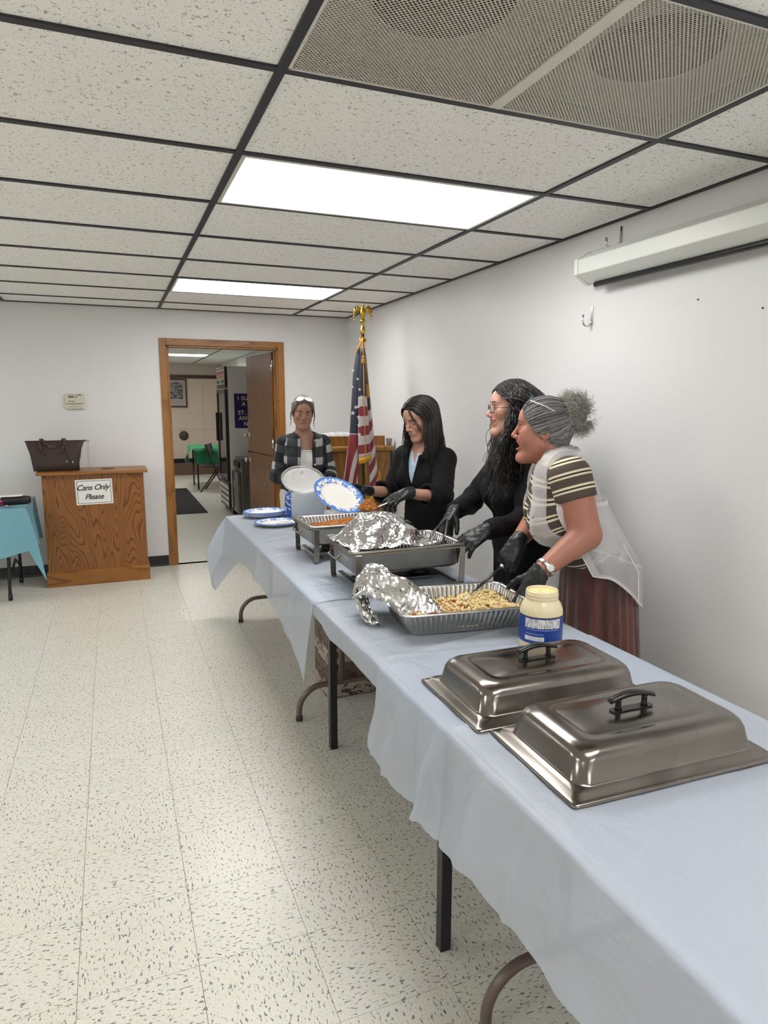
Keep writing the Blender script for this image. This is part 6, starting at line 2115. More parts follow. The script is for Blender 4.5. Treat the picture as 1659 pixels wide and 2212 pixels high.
# ------------------------------------------------------------------ person 2: black blazer, holding out a plate
def person_blazer():
    fw = nrm((-0.93, -0.367, 0)); rt = A3(fw[1], -fw[0], 0)
    base = A3(1.36, 1.94, 0)
    root = thing('person', tuple(base), 'woman in a wide-sleeved black blazer and black gloves holding out a paper plate', 'person')
    sk = skinmat('skin_warm', '#cf9c84', '#a8605a', '#d08672')
    pel = A3(1.37, 1.945, 0.86); chest = A3(1.335, 1.93, 1.10); neck = A3(1.315, 1.915, 1.265)
    up_c = nrm(chest-pel)
    hd = Head((1.262, 1.868, 1.424), (-0.90, -0.24, -0.34), (-0.30, -0.10, 0.95), 1.0)
    shN, elN, wrN = A3(1.385, 1.775, 1.185), A3(1.28, 1.60, 0.985), A3(1.035, 1.535, 1.030)
    shF, elF, wrF = A3(1.265, 2.085, 1.185), A3(1.165, 2.075, 0.960), A3(0.945, 1.935, 1.000)
    S, body, lg = make_body(root, hd, sk, neck, pel, chest, fw, up_c, [(shN, elN, wrN), (shF, elF, wrF)], bust=1.0, sc=0.98, lip=0.7, armr=(0.045, 0.038, 0.037, 0.027))
    hd.features(S, root, '#2a1a14', brow_h=0.0235, lash=0.0022)
    # blazer with wide open sleeves
    J, (ap, am, ac) = jacket_sdf(pel, chest, up_c, fw, [(shN, elN, wrN), (shF, elF, wrF)], 1.02, 1.0, neck, 0.66, (0.068, 0.064, 0.062, 0.075), (0.50, 0.42))
    J.cone(A3(*chest)+up_c*0.14-fw*0.02, neck-fw*0.03+A3(0, 0, -0.005), 0.085, 0.068, 0.03)
    vneck(J, chest, ac, 0.075, 0.20, -0.10, 0.0)
    J.fun(lambda P, d: np.maximum(np.linalg.norm((P-(neck+A3(0, 0, 0.02))), axis=1)*-1+0.068, d), mode='set')
    for (el, wr, cf, rr) in ((elN, wrN, 0.50, 0.056), (elF, wrF, 0.42, 0.054)):
        J.cone(el+(wr-el)*cf*0.6, el+(wr-el)*cf*1.3, rr*0.85, rr, 0.004, sub=True)
    for sd in (-1, 1):      # lapels
        a = chest+ac[0]*0.10+ac[1]*sd*0.068+ac[2]*0.115; b = chest+ac[0]*0.155+ac[1]*sd*0.010-ac[2]*0.09
        J.cone(a, b, 0.020, 0.012, 0.006, flat=(ac[0], 1.8))
    lo, hi = bounds([shN, shF, elN, elF, elN+(wrN-elN)*.6, elF+(wrF-elF)*.5, pel-fw*0.12, pel+fw*0.12, neck+A3(0, 0, 0.02), A3(1.36, 1.9, 0.66)], 0.12)
    lo[2] = 0.64
    solid('blazer', J, [(lo, hi, 0.0065)], M_blackfab, root, smooth=1)
    # pale blue shirt
    B = SDF(); torso(B, pel, chest, fw, (0, 0, 1), up_c, 0.97, 1.0, infl=0.003)
    B.cone(chest+up_c*0.12, neck-fw*0.008+A3(0, 0, -0.012), 0.075, 0.062, 0.03)
    B.plane((0, 0, 0.95), (0, 0, -1)); vneck(B, chest, ac, 0.032, 0.20, 0.06, 0.0)
    B.plane(neck+A3(0, 0, 0.01)-fw*0.02, (fw*0.35+A3(0, 0, 1)))
    lo, hi = bounds([chest, neck], 0.20); lo[2] = 0.93
    solid('shirt', B, [(lo, hi, 0.006)], fabric('pale_blue_shirt', '#a9c0d6', 0.6, amt=0.08), root)
    # trousers and shoes
    Tn = SDF(); torso(Tn, pel, chest, fw, (0, 0, 1), up_c, 0.96, 0.8); l2 = legs(Tn, pel, fw, 1.0, 0.012)
    Tn.plane((0, 0, 0.95), (0, 0, 1)); Tn.plane((0, 0, 0.05), (0, 0, -1))
    lo, hi = bounds([pel], 0.22); lo[2] = 0.03; hi[2] = 0.97
    solid('trousers', Tn, [(lo, hi, 0.010)], M_blackfab2, root); shoes(root, l2, fw, M_shoe)
    # gloves
    dN = nrm((-0.93, -0.12, -0.30))
    glove(root, wrN, dN, (-0.2, -0.35, 0.9), 1, (0.55, 0.6, 0.65, 0.7), wrN+nrm(elN-wrN)*0.035, thumb=(0.5, 0.6), s=0.97)
    dF = nrm((-0.88, -0.12, 0.28))
    glove(root, wrF, dF, (0.0, 0.35, 0.9), -1, (0.25, 0.3, 0.32, 0.35), wrF+nrm(elF-wrF)*0.035, thumb=(0.45, 0.9), s=0.97)
    # hair: dark, parted in the centre, falling past the shoulders
    hm = hairmat('dark_brown_hair', '#0b0808', '#3a3532', 0.33)
    hair_cap(hd, root, hm, 0.010, lambda SS: (SS.cone(hd.w(-0.05, 0, -0.02), neck-fw*0.075+A3(0, 0, -0.03), 0.072, 0.07, 0.03), [neck-fw*0.15-A3(0, 0, 0.10)])[1], hl=(0.046, 1.0, 0.036))
    random.seed(21); paths = []
    def sdir(th, ph): return A3(math.cos(ph)*math.cos(th), math.cos(ph)*math.sin(th), math.sin(ph))
    def spt(d, off): return hd.w(-0.012+(0.098+off)*d[0], (0.077+off)*d[1], 0.030+(0.090+off)*d[2])
    for sd in (-1, 1):
        for i in range(200):
            fr = random.random()
            d0 = sdir(sd*(0.07+0.25*random.random()*(fr < .12)), math.radians(35+123*fr))
            th = sd*math.radians(62+112*fr**0.9+random.uniform(-4, 4))
            d1 = sdir(th, math.radians(-14))
            lift = 0.012+random.uniform(0, 0.006)
            pts = []
            for k in range(6):
                t = k/5
                d = d0*(1-t)+d1*t+sdir(th, math.radians(45))*0.55*math.sin(PI*t); d = d/np.linalg.norm(d)
                pts.append(spt(d, lift+0.013*t))
            last = pts[-1]
            zend = 1.135+random.uniform(0, 0.10)+(0.05 if fr < 0.15 else 0)
            drift = (fw*random.uniform(-0.02, 0.015)+rt*random.uniform(-.012, .012)); curl = random.uniform(0, 6.3)
            out = nrm(last-hd.c)*A3(1, 1, 0)
            for k in range(1, 6):
                t = k/5
                p = last+drift*t+out*0.012*t*(1.2-t)+fw*(-0.03 if fr > .4 else 0.005)*t
                pts.append(A3(p[0]+0.007*math.sin(curl+t*5)*t, p[1]+0.007*math.cos(curl+t*6)*t, last[2]+(zend-last[2])*t))
            paths.append([tuple(q) for q in pts])
    strands('hair_strands', paths, hm, root, 0.0034, 4, res=20)
    # thin front wisps over the cheek
    wis = []
    for i in range(7):
        o = 0.0022*i
        wis.append([tuple(hd.w(*q)) for q in ((0.062, 0.006, 0.106), (0.086-o*.3, 0.022+o, 0.085), (0.092-o*.5, 0.040+o, 0.045), (0.084-o, 0.055+o, 0.0), (0.074-o, 0.062+o, -0.045), (0.060, 0.068+o, -0.10), (0.050, 0.071+o, -0.15))])
    strands('hair_wisps', wis, hm, root, 0.0012, 4, res=22)
    return hd, S
hdB, SB = person_blazer()

# ------------------------------------------------------------------ person 3: long curly hair, black jacket, tongs
def person_curly():
    fw = nrm((-0.975, 0.20, 0)); rt = A3(fw[1], -fw[0], 0)
    root = thing('person', (1.37, 0.93, 0), 'laughing woman with long black curls and glasses in a black jacket holding tongs', 'person')
    sk = skinmat('skin_light', '#dba58f', '#a84a48', '#d98a78')
    pel = A3(1.375, 0.935, 0.87); chest = A3(1.345, 0.93, 1.13); neck = A3(1.325, 0.925, 1.315)
    up_c = nrm(chest-pel)
    hd = Head((1.282, 0.902, 1.490), (-0.955, 0.29, 0.04), (0.02, 0, 1), 1.0)
    shN, elN, wrN = A3(1.305, 0.765, 1.235), A3(1.24, 0.695, 0.995), A3(1.015, 0.655, 0.978)
    shF, elF, wrF = A3(1.36, 1.085, 1.235), A3(1.21, 1.15, 1.02), A3(1.035, 0.985, 1.012)
    arms = [(shN, elN, wrN), (shF, elF, wrF)]
    S, body, lg = make_body(root, hd, sk, neck, pel, chest, fw, up_c, arms, sc=0.98, mouth=0.55, smile=1.0)
    hd.features(S, root, '#1d1311', brow_h=0.026, lash=0.0018)
    J, (ap, am, ac) = jacket_sdf(pel, chest, up_c, fw, arms, 1.03, 1.05, neck, 0.64, (0.062, 0.056, 0.054, 0.042), (0.97, 0.97))
    J.cone(chest+up_c*0.14-fw*0.02, neck-fw*0.03+A3(0, 0, -0.01), 0.085, 0.066, 0.03)
    vneck(J, chest, ac, 0.05, 0.20, -0.03, 0.0)
    J.fun(lambda P, d: np.maximum(np.linalg.norm((P-(neck+A3(0, 0, 0.02))), axis=1)*-1+0.064, d), mode='set')
    for sd in (-1, 1):
        J.cone(chest+ac[0]*0.105+ac[1]*sd*0.06+ac[2]*0.11, chest+ac[0]*0.155+ac[1]*sd*0.012-ac[2]*0.03, 0.020, 0.012, 0.006, flat=(ac[0], 1.8))
    lo, hi = bounds([shN, shF, elN, elF, wrN, wrF, pel-fw*0.13, pel+fw*0.12, neck, A3(1.36, 0.9, 0.66)], 0.10); lo[2] = 0.62
    solid('jacket', J, [(lo, hi, 0.0065)], M_blackfab, root)
    bt = MB(); bt.lathe([(0.0, 0.0), (0.011, 0.0), (0.012, 0.003), (0.009, 0.005), (0.0, 0.005)], 16, cap=(False, False))
    bo = bt.build('button', plain('gold_button', '#b79a5a', 0.3, 1.0), root); bp_ = chest+ac[0]*0.138-ac[2]*0.075-ac[1]*(-0.045)
    bo.location = tuple(bp_-A3(1.37, 0.93, 0)); bo.rotation_euler = Vector(ac[0]+0.5*ac[1]).to_track_quat('Z', 'Y').to_euler()
    Bs = SDF(); torso(Bs, pel, chest, fw, (0, 0, 1), up_c, 0.97, 1.0, infl=0.004); Bs.plane((0, 0, 1.0), (0, 0, -1)); Bs.plane(neck-A3(0, 0, 0.06), fw*0.5+A3(0, 0, 1))
    lo, hi = bounds([chest, neck], 0.2); lo[2] = 0.98
    solid('top', Bs, [(lo, hi, 0.007)], fabric('black_top', '#101012', 0.7), root)
    Tn = SDF(); torso(Tn, pel, chest, fw, (0, 0, 1), up_c, 0.97, 0.8); l2 = legs(Tn, pel, fw, 1.0, 0.014)
    Tn.plane((0, 0, 0.95), (0, 0, 1)); Tn.plane((0, 0, 0.05), (0, 0, -1))
    lo, hi = bounds([pel], 0.22); lo[2] = 0.03; hi[2] = 0.97
    solid('trousers', Tn, [(lo, hi, 0.010)], M_blackfab2, root); shoes(root, l2, fw, M_shoe)
    glove(root, wrN, (-0.86, 0.02, -0.50), (-0.40, -0.55, 0.72), 1, (0.42, 0.42, 0.44, 0.48), wrN+nrm(elN-wrN)*0.03, thumb=(0.6, 0.25), s=0.97, spread=0.10)
    glove(root, wrF, (-0.72, -0.28, -0.63), (-0.5, 0.25, 0.8), -1, (0.55, 0.6, 0.65, 0.65), wrF+nrm(elF-wrF)*0.03, thumb=(0.35, 0.9), s=1.0)
    # curls
    hm = hairmat('black_curly_hair', '#070606', '#2b2524', 0.28)
    def vol(SS):
        SS.cone(hd.w(-0.04, 0, -0.01), neck-fw*0.07-A3(0, 0, 0.12), 0.088, 0.10, 0.03)
        for sd in (-1, 1):
            SS.cone(hd.w(-0.015, sd*0.078, -0.01), hd.w(-0.005, sd*0.092, -0.13), 0.034, 0.052, 0.03)
            SS.cone(hd.w(-0.005, sd*0.092, -0.13), chest+fw*0.095+ac[1]*sd*0.088+A3(0, 0, 0.055), 0.050, 0.044, 0.03)
        return [neck-fw*0.2-A3(0, 0, 0.26), neck+fw*0.22-A3(0, 0, 0.2), neck+rt*0.17, neck-rt*0.17]
    hair_cap(hd, root, hm, 0.020, vol, hl=(0.050, 0.95, 0.045), h=0.006, low=True)
    random.seed(33); paths = []
    for i in range(760):
        fr = random.random(); sd = 1 if random.random() < 0.68 else -1
        th = sd*math.radians(70+108*fr**0.9)
        ph0 = math.radians(random.uniform(25, 88))
        if fr < 0.25: ph0 = math.radians(random.uniform(40, 85))
        a = hd.skullpt(th*(random.uniform(0.10, 0.85) if fr < 0.45 else 0.85), ph0 if fr >= 0.45 else math.radians(random.uniform(27, 80)), 0.020)
        zend = 1.075+random.random()**1.3*0.24
        side = hd.skullpt(th, math.radians(-5), 0.034+random.uniform(0, 0.026))
        bot = A3(side[0], side[1], 0)+nrm(A3(side[0]-hd.c[0], side[1]-hd.c[1], 0))*random.uniform(0.01, 0.055)
        if fr < 0.50: bot = bot+fw*random.uniform(0.01, 0.115 if sd > 0 else 0.06)
        bot[2] = zend
        mid = side
        ctrl = [a, a*0.45+mid*0.55+nrm(mid-hd.c)*0.022, mid, mid*0.5+bot*0.5+nrm(A3(mid[0]-hd.c[0], mid[1]-hd.c[1], 0))*0.022, bot]
        n = 60; pts = []; rad = random.uniform(0.005, 0.010); fq = random.uniform(11, 16); ph = random.uniform(0, 6.3)
        L = sum(np.linalg.norm(ctrl[k+1]-ctrl[k]) for k in range(4))
        for k in range(n):
            t = k/(n-1)*4; j = min(int(t), 3); f_ = t-j
            p0, p1, p2, p3 = ctrl[max(j-1, 0)], ctrl[j], ctrl[j+1], ctrl[min(j+2, 4)]
            p = 0.5*((2*p1)+(-p0+p2)*f_+(2*p0-5*p1+4*p2-p3)*f_*f_+(-p0+3*p1-3*p2+p3)*f_**3)
            g_ = min(1, k/8)
            ang = ph+fq*k/(n-1)*6.28*L
            pts.append(tuple(p+g_*rad*A3(math.cos(ang), math.sin(ang), 0.5*math.sin(ang))))
        paths.append(pts)
    strands('curls', paths, hm, root, 0.0034, 3)
    # glasses
    gm = plain('glasses_frame_dark', '#1b1a1c', 0.25)
    t = NT('spectacle_glass'); t.base('#dfe6ea'); t.rough(0.05); t.set(Alpha=0.18); gl = t.m
    for sd in (-1, 1):
        c = (0.103, sd*0.032, -0.002)
        ring = [hd.w(c[0]-0.25*abs(0.024*math.cos(a))*0-(0.008 if math.cos(a)*sd > 0.5 else 0), c[1]+0.0245*math.cos(a), c[2]+0.020*math.sin(a)) for a in [2*PI*k/26 for k in range(26)]]
        MB().tube([tuple(p) for p in ring], 0.0017, 6, closed=True).build('glasses_rim', gm, root, world=True)
        m = MB(); m.add([tuple(p) for p in ring], [tuple(range(26))], True); m.build('lens', gl, root, world=True)
        MB().tube([tuple(hd.w(0.097, sd*0.056, 0.004)), tuple(hd.w(0.05, sd*0.076, 0.006)), tuple(hd.w(-0.015, sd*0.081, 0.006))], 0.0016, 6).build('temple', gm, root, world=True)
    MB().tube([tuple(hd.w(0.104, 0.010, 0.002)), tuple(hd.w(0.1085, 0, 0.006)), tuple(hd.w(0.104, -0.010, 0.002))], 0.0016, 6).build('bridge', gm, root, world=True)
    return wrF
wr3 = person_curly()
# tongs in her far hand
tg = thing('serving_tongs', (0.955, 0.925, 0.955), 'dark serving tongs reaching into the foil-covered tray', 'tongs')
for k, (tip, bend) in enumerate((((0.800, 0.825, 0.885), 0.010), ((0.880, 0.800, 0.885), -0.010))):
    p0 = A3(0.985, 0.945, 0.985); p1 = A3(*tip); md = (p0+p1)/2+A3(0.0, bend, 0.012)
    m = MB(); m.tube([tuple(p0), tuple(p0*0.7+md*0.3+A3(0, bend*.5, .004)), tuple(md), tuple(p1)], [0.007, 0.008, 0.007, 0.005], 8, flat=0.5); m.build('tong_arm', M_blackplastic, tg, world=True)
    m = MB(); m.ball(tuple(p1), (0.014, 0.010, 0.007), 10, 7); m.build('tong_tip', M_blackplastic, tg, world=True)

# ------------------------------------------------------------------ person 4: striped top under a sheer white blouse
def person_striped():
    fw = nrm((-0.88, 0.47, 0)); rt = A3(fw[1], -fw[0], 0)
    base = A3(1.37, 0.37, 0)
    root = thing('person', tuple(base), 'laughing grey-haired woman in striped top, sheer white blouse and maroon skirt', 'person')
    sk = skinmat('skin_tan', '#bf8069', '#9c4a42', '#c8705c')
    pel = A3(1.375, 0.37, 0.85); chest = A3(1.205, 0.385, 1.125); neck = A3(1.195, 0.42, 1.285)
    up_c = nrm(A3(-0.32, 0.08, 1.0))
    hd = Head((1.150, 0.462, 1.412), (-0.81, 0.585, 0.06), (-0.02, 0.05, 1), 1.03)
    shN, elN, wrN = A3(1.135, 0.255, 1.245), A3(1.165, 0.185, 1.035), A3(0.968, 0.193, 0.906)
    shF, elF, wrF = A3(1.30, 0.60, 1.245), A3(1.26, 0.64, 1.01), A3(1.085, 0.515, 0.952)
    arms = [(shN, elN, wrN), (shF, elF, wrF)]
    S, body, lg = make_body(root, hd, sk, neck, pel, chest, fw, up_c, arms, sc=1.08, bust=1.05, mouth=0.95, smile=1.15, chub=0.95, armr=(0.073, 0.057, 0.053, 0.031), jaw=1.08)
    hd.features(S, root, '#4a3a34', brow_h=0.026, lash=0.0016)
    # striped tight top: stripe coordinate runs along the trunk, and along the upper arm on the sleeves
    Tp, am_ = SDF(), None
    ap, am, ac = torso(Tp, pel, chest, fw, (0, 0, 1), up_c, 1.10, 1.12, infl=0.006, belly=0.02)
    for sh, el, wr in arms:
        Tp.cone(chest+up_c*0.12, sh, 0.068, 0.070, 0.04)
    Tp.plane((0, 0, 0.875), (0, 0, -1))
    Tp.fun(lambda P, d: np.maximum(np.linalg.norm((P-(neck+fw*0.03+A3(0, 0, 0.02))), axis=1)*-1+0.085, d), mode='set')
    def stripe(V):
        s0 = (V-pel)@nrm(chest-pel)+0.02*np.sin((V@ap[1])*9)
        return np.stack([s0, np.zeros(len(V)), np.zeros(len(V))], 1)
    t = NT('striped_knit'); at = t.node('ShaderNodeAttribute'); at.attribute_name = 'pat'; s = t.sep(at.outputs['Vector'])
    fr = t.math('FRACT', t.math('MULTIPLY', s[0], 19.0))
    c = t.ramp(fr, [(0.0, '#4d4038'), (0.42, '#d8cfb4'), (0.58, '#231a17'), (0.70, '#d8cfb4'), (0.84, '#4d4038')], 'CONSTANT')
    t.base(c); t.rough(0.8); t.bump(t.noise(t.coord('Object'), 300, 2), 0.1, 0.003); stm = t.m
    lo, hi = bounds([shN, shF, sh if False else shN+(elN-shN)*.4, shF+(elF-shF)*.4, pel-fw*0.14, pel+fw*0.14, chest+fw*0.2, neck], 0.09); lo[2] = 0.78
    solid('striped_top', Tp, [(lo, hi, 0.0055)], stm, root, pat=stripe)
    for sh, el, wr in arms:
        T2 = SDF(); T2.cone(sh, el, 0.0805, 0.072, 0.02); e_ = sh+(el-sh)*0.40; dn = nrm(el-sh); T2.plane(e_, dn)
        T2.plane(sh-dn*0.09, -dn)
        lo, hi = bounds([sh, e_], 0.10)
        solid('sleeve', T2, [(lo, hi, 0.005)], stm, root, pat=lambda V, sh=sh, dn=dn: np.stack([(V-sh)@dn+0.405, np.zeros(len(V)), np.zeros(len(V))], 1))
    # maroon gathered skirt
    m = MB(); rings = []
    axp = axes_of(fw, (0, 0, 1))
    for j in range(26):
        z = 0.90-0.83*j/25
        tt = j/25
        ring = []
        for k in range(120):
            a = 2*PI*k/120
            f_, l_ = math.cos(a), math.sin(a)
            rf = (0.150+0.020*tt if f_ > 0 else 0.136+0.08*tt); rl = 0.190+0.045*tt
            rp = 1+0.035*min(1, tt*4)*math.sin(a*22+2*math.sin(a*3)+0.6*math.sin(z*9))
            p = pel*A3(1, 1, 0)-fw*0.01+axp[0]*f_*rf*rp+axp[1]*l_*rl*rp
            ring.append((p[0], p[1], z))
        rings.append(ring)
    m.rings(rings, True, (True, False))
    t = NT('maroon_velvet'); v = t.coord('Object'); n = t.noise(t.coord('Object', scale=(10, 10, 2.2)), 1.0, 4, 0.6, 0.6)
    t.base(t.ramp(n, [(0.3, '#2a100d'), (0.52, '#4a201b'), (0.75, '#6a372f')])); t.rough(0.55); t.set(Sheen_Weight=0.4); t.bump(n, 0.3, 0.02)
    m.build('skirt', t.m, root, world=True)
    shoes(root, lg, fw, M_shoe)
    # sheer white blouse: open-front shell flaring at the back
    t = NT('sheer_white_cloth'); v = t.coord('Object')
    n = t.noise(t.coord('Object', scale=(6, 6, 3)), 1.0, 3, 0.6, 0.8)
    t.base('#efeef0'); t.rough(0.6)
    tl = t.node('ShaderNodeBsdfTranslucent'); tl.inputs[0].default_value = lin('#efeef0')
    m1 = t.node('ShaderNodeMixShader'); m1.inputs[0].default_value = 0.4
    t.link(t.bsdf.outputs[0], m1.inputs[1]); t.link(tl.outputs[0], m1.inputs[2])
    tp = t.node('ShaderNodeBsdfTransparent'); m2 = t.node('ShaderNodeMixShader')
    at = t.node('ShaderNodeAttribute'); at.attribute_name = 'pat'; s = t.sep(at.outputs['Vector'])
    # pat.x: 1 on hems, seams and plackets (opaque), 0 on the sheer cloth
    al = t.math('MULTIPLY', t.math('SUBTRACT', 1.0, s[0]), t.math('ADD', 0.26, t.math('MULTIPLY', n, 0.30)))
    t.link(al, m2.inputs[0]); t.link(m1.outputs[0], m2.inputs[1]); t.link(tp.outputs[0], m2.inputs[2]); t.link(m2.outputs[0], t.out.inputs[0])
    t.bump(n, 0.3, 0.02); sheer = t.m
    NA, NZ = 90, 40
    V, pv = [], []
    for j in range(NZ):
        tt = j/(NZ-1)
        for k in range(NA):
            u = k/(NA-1)
            o0 = math.radians(72); a = o0+u*(2*PI-2*o0)       # 0 = straight ahead, through the left side, back, right side
            f_, l_ = math.cos(a), math.sin(a)
            back = max(0, -f_)
            ztop = 1.15
            zbot = 0.895-0.195*back**1.5-0.03*abs(l_)
            z = ztop+(zbot-ztop)*tt
            # trunk axis leans with the body
            s_ = np.clip((z-0.85)/(1.125-0.85), 0.06, 1.55)
            c_ = pel+(chest-pel)*s_; c_[2] = z
            if z > 1.125:
                c_ = chest+(neck-chest)*((z-1.125)/(neck[2]-1.125)); c_[2] = z
            sh_ = np.clip((z-1.16)/0.115, 0, 1)
            rl = (0.200+0.055*max(0, tt-0.35))*(1-sh_)+0.075*sh_
            rl = rl if sh_ == 0 else 0.200*(1-sh_**2.2)+0.078*sh_**2.2
            rf = (0.136+0.022*min(1, tt*4)) if f_ > 0 else (0.172+0.022*max(0, tt-0.2))*(1-sh_)+0.07*sh_
            if f_ > 0: rf += 0.030*math.exp(-((z-1.08)/0.07)**2)
            rip = 1+0.014*math.sin(a*11+tt*3)*min(1, tt*2)
            p = c_+axp[0]*f_*rf*rip+axp[1]*l_*rl*rip
            p[2] = z
            V.append(p)
            op = 0.0
            if u < 0.055 or u > 0.945: op = 0.85
            if tt > 0.972: op = 0.8
            if abs(tt-0.62) < 0.012: op = 0.5
            if tt < 0.03: op = 0.6
            pv.append((op, 0, 0))
    F = np.array([(j*NA+k, j*NA+k+1, (j+1)*NA+k+1, (j+1)*NA+k) for j in range(NZ-1) for k in range(NA-1)])
    bl_ = np_mesh('sheer_blouse', np.array(V), F, sheer, root, pat=pv)
    Y = SDF(); torso(Y, pel, chest, fw, (0, 0, 1), up_c, 1.10, 1.12, infl=0.020, belly=0.02)
    for sh, el, wr in arms:
        Y.cone(chest+up_c*0.12, sh, 0.082, 0.086, 0.04)
        Y.cone(neck+A3(0, 0, -0.005), A3(*sh)*0.7+neck*0.3+A3(0, 0, 0.03), 0.072, 0.058, 0.03)
    Y.cone(chest+up_c*0.10, neck+A3(0, 0, 0.005)-fw*0.01, 0.085, 0.076, 0.03)
    Y.plane((0, 0, 0.94), (0, 0, -1))
    for sh, el, wr in arms:
        Y.cone(A3(*sh)+nrm(A3(*sh)-neck)*0.012+A3(0, 0, 0.03), A3(*sh)+nrm(A3(*sh)-neck)*0.025-A3(0, 0, 0.14), 0.088, 0.088, 0.006, sub=True)
    Y.fun(lambda P, d: np.maximum(np.linalg.norm((P-(neck+fw*0.015+A3(0, 0, 0.045))), axis=1)*-1+0.070, d), mode='set')
    def opening(P, d):
        q = (P-chest)@ac.T
        wv_ = np.where(q[:, 2] > 0.0, 0.128-0.50*np.clip(q[:, 2], 0, 0.19), 0.128)
        return np.maximum(np.abs(q[:, 1])-wv_, 0.0-q[:, 0])
    Y.fun(opening, mode='sub')
    lo, hi = bounds([shN, shF, chest+fw*0.2, chest-fw*0.2, neck], 0.07); lo[2] = 0.92
    solid('yoke', Y, [(lo, hi, 0.006)], sheer, bl_, pat=lambda V_: np.stack([np.full(len(V_), 0.05), np.zeros(len(V_)), np.zeros(len(V_))], 1))
    V = np.array(V).reshape(NZ, NA, 3)
    M_trim = plain('blouse_white_trim', '#dddbdc', 0.6, noise=0.03)
    # collar, seams, hem piping and buttons belong to the blouse
    cr_ = MB(); rings = [[], [], []]
    for k in range(33):
        a = math.radians(40)+math.radians(280)*k/32
        dv = axp[0]*math.cos(a)+axp[1]*math.sin(a)
        c0 = neck+A3(0, 0, 0.005)-fw*0.004
        h_ = 0.012*(1-math.cos(a))*0.5
        rings[0].append(tuple(c0+dv*0.070+A3(0, 0, 0.012+h_))); rings[1].append(tuple(c0+dv*0.074+A3(0, 0, 0.044+h_))); rings[2].append(tuple(c0+dv*0.100+A3(0, 0, 0.008+h_)))
    cr_.rings(rings, closed=False)
    co_ = cr_.build('collar', M_trim, bl_, world=True); sm = co_.modifiers.new('solid', 'SOLIDIFY'); sm.thickness = 0.002
    for ki in (28, 62):
        MB().tube([tuple(V[j, ki]*1.0+0.002*nrm(V[j, ki]-pel)) for j in range(16, NZ)], 0.0028, 6).build('seam', M_trim, bl_, world=True)
    MB().tube([tuple(V[NZ-1, k]) for k in range(NA)], 0.0022, 5).build('hem', M_trim, bl_, world=True)
    for ki in (0, NA-1):
        MB().tube([tuple(V[j, ki]) for j in range(NZ)], 0.0022, 5).build('front_edge', M_trim, bl_, world=True)
    bm = plain('blouse_button', '#8a8684', 0.3, 0.6)
    for zz, ll in ((0.015, 0.142), (-0.055, 0.142), (-0.125, 0.135)):
        for k in range(80):
            p = chest+ac[0]*(0.26-0.003*k)+ac[1]*ll+ac[2]*zz
            if Y(p[None])[0] < 0: break
        m = MB(); m.ball(tuple(p), 0.0055, 10, 7); m.build('button', bm, bl_, world=True)
    # armhole trim round the near sleeve
    d_ = nrm(elN-shN); e1 = nrm(np.cross(d_, A3(0, 0, 1)+0.2*fw)); e2 = np.cross(d_, e1)
    # gloves and watch
    glove(root, wrN, (-0.48, -0.02, -0.87), (-0.72, -0.55, 0.30), 1, (0.12, 0.14, 0.16, 0.20), wrN+nrm(elN-wrN)*0.012, thumb=(0.9, 0.05), s=1.0, spread=0.10)
    glove(root, wrF, (-0.62, -0.10, -0.72), (-0.55, -0.60, 0.5), -1, (1.15, 1.2, 1.2, 1.2), wrF+nrm(elF-wrF)*0.02, thumb=(0.3, 0.9), s=0.98)
    return hd, root, wrN, elN, neck, fw, S
hd4, root4, wr4, el4, neck4, fw4, S4 = person_striped()
# wrist watch worn on the bare forearm
wt = thing('wrist_watch', tuple(wr4+nrm(el4-wr4)*0.032), 'silver link wrist watch on the bare forearm above the glove', 'watch')
d_ = nrm(el4-wr4); e1 = nrm(np.cross(d_, A3(0.3, 0.5, 1))); e2 = np.cross(d_, e1); cen = A3(*wt.location)
if (e1@A3(-0.5, -0.8, 0.2)) < 0: e1 = -e1
for k in range(18):
    a = 2*PI*k/18
    p = cen+0.0385*(math.cos(a)*e1+math.sin(a)*e2)
    Mx = Matrix((Vector(d_), Vector(nrm(np.cross(d_, p-cen))), Vector(nrm(p-cen)))).transposed().to_4x4(); Mx.translation = Vector(p-cen)
    m = MB(); m.boxm(Mx, 0.012, 0.0115, 0.003); m.build('band_link', M_chrome, wt, bevel=0.001)
# dial faces outwards toward the room
fd = nrm(e1*0.75+e2*0.3); fd = nrm(fd-(fd@d_)*d_)
pc = fd*0.041
q = Vector(fd).to_track_quat('Z', 'Y').to_matrix().to_4x4(); q.translation = Vector(pc)
m = MB(); m.lathe([(0.0, 0.0), (0.015, 0.0), (0.016, 0.002), (0.0155, 0.006), (0.013, 0.007), (0.0, 0.007)], 24, cap=(False, False)); o = m.build('watch_case', M_chrome, wt); o.matrix_local = q
m = MB(); m.lathe([(0.0, 0.0072), (0.012, 0.0072)], 24, cap=(False, False)); o = m.build('dial', plain('dial_white', '#dcdcd8', 0.2), wt); o.matrix_local = q
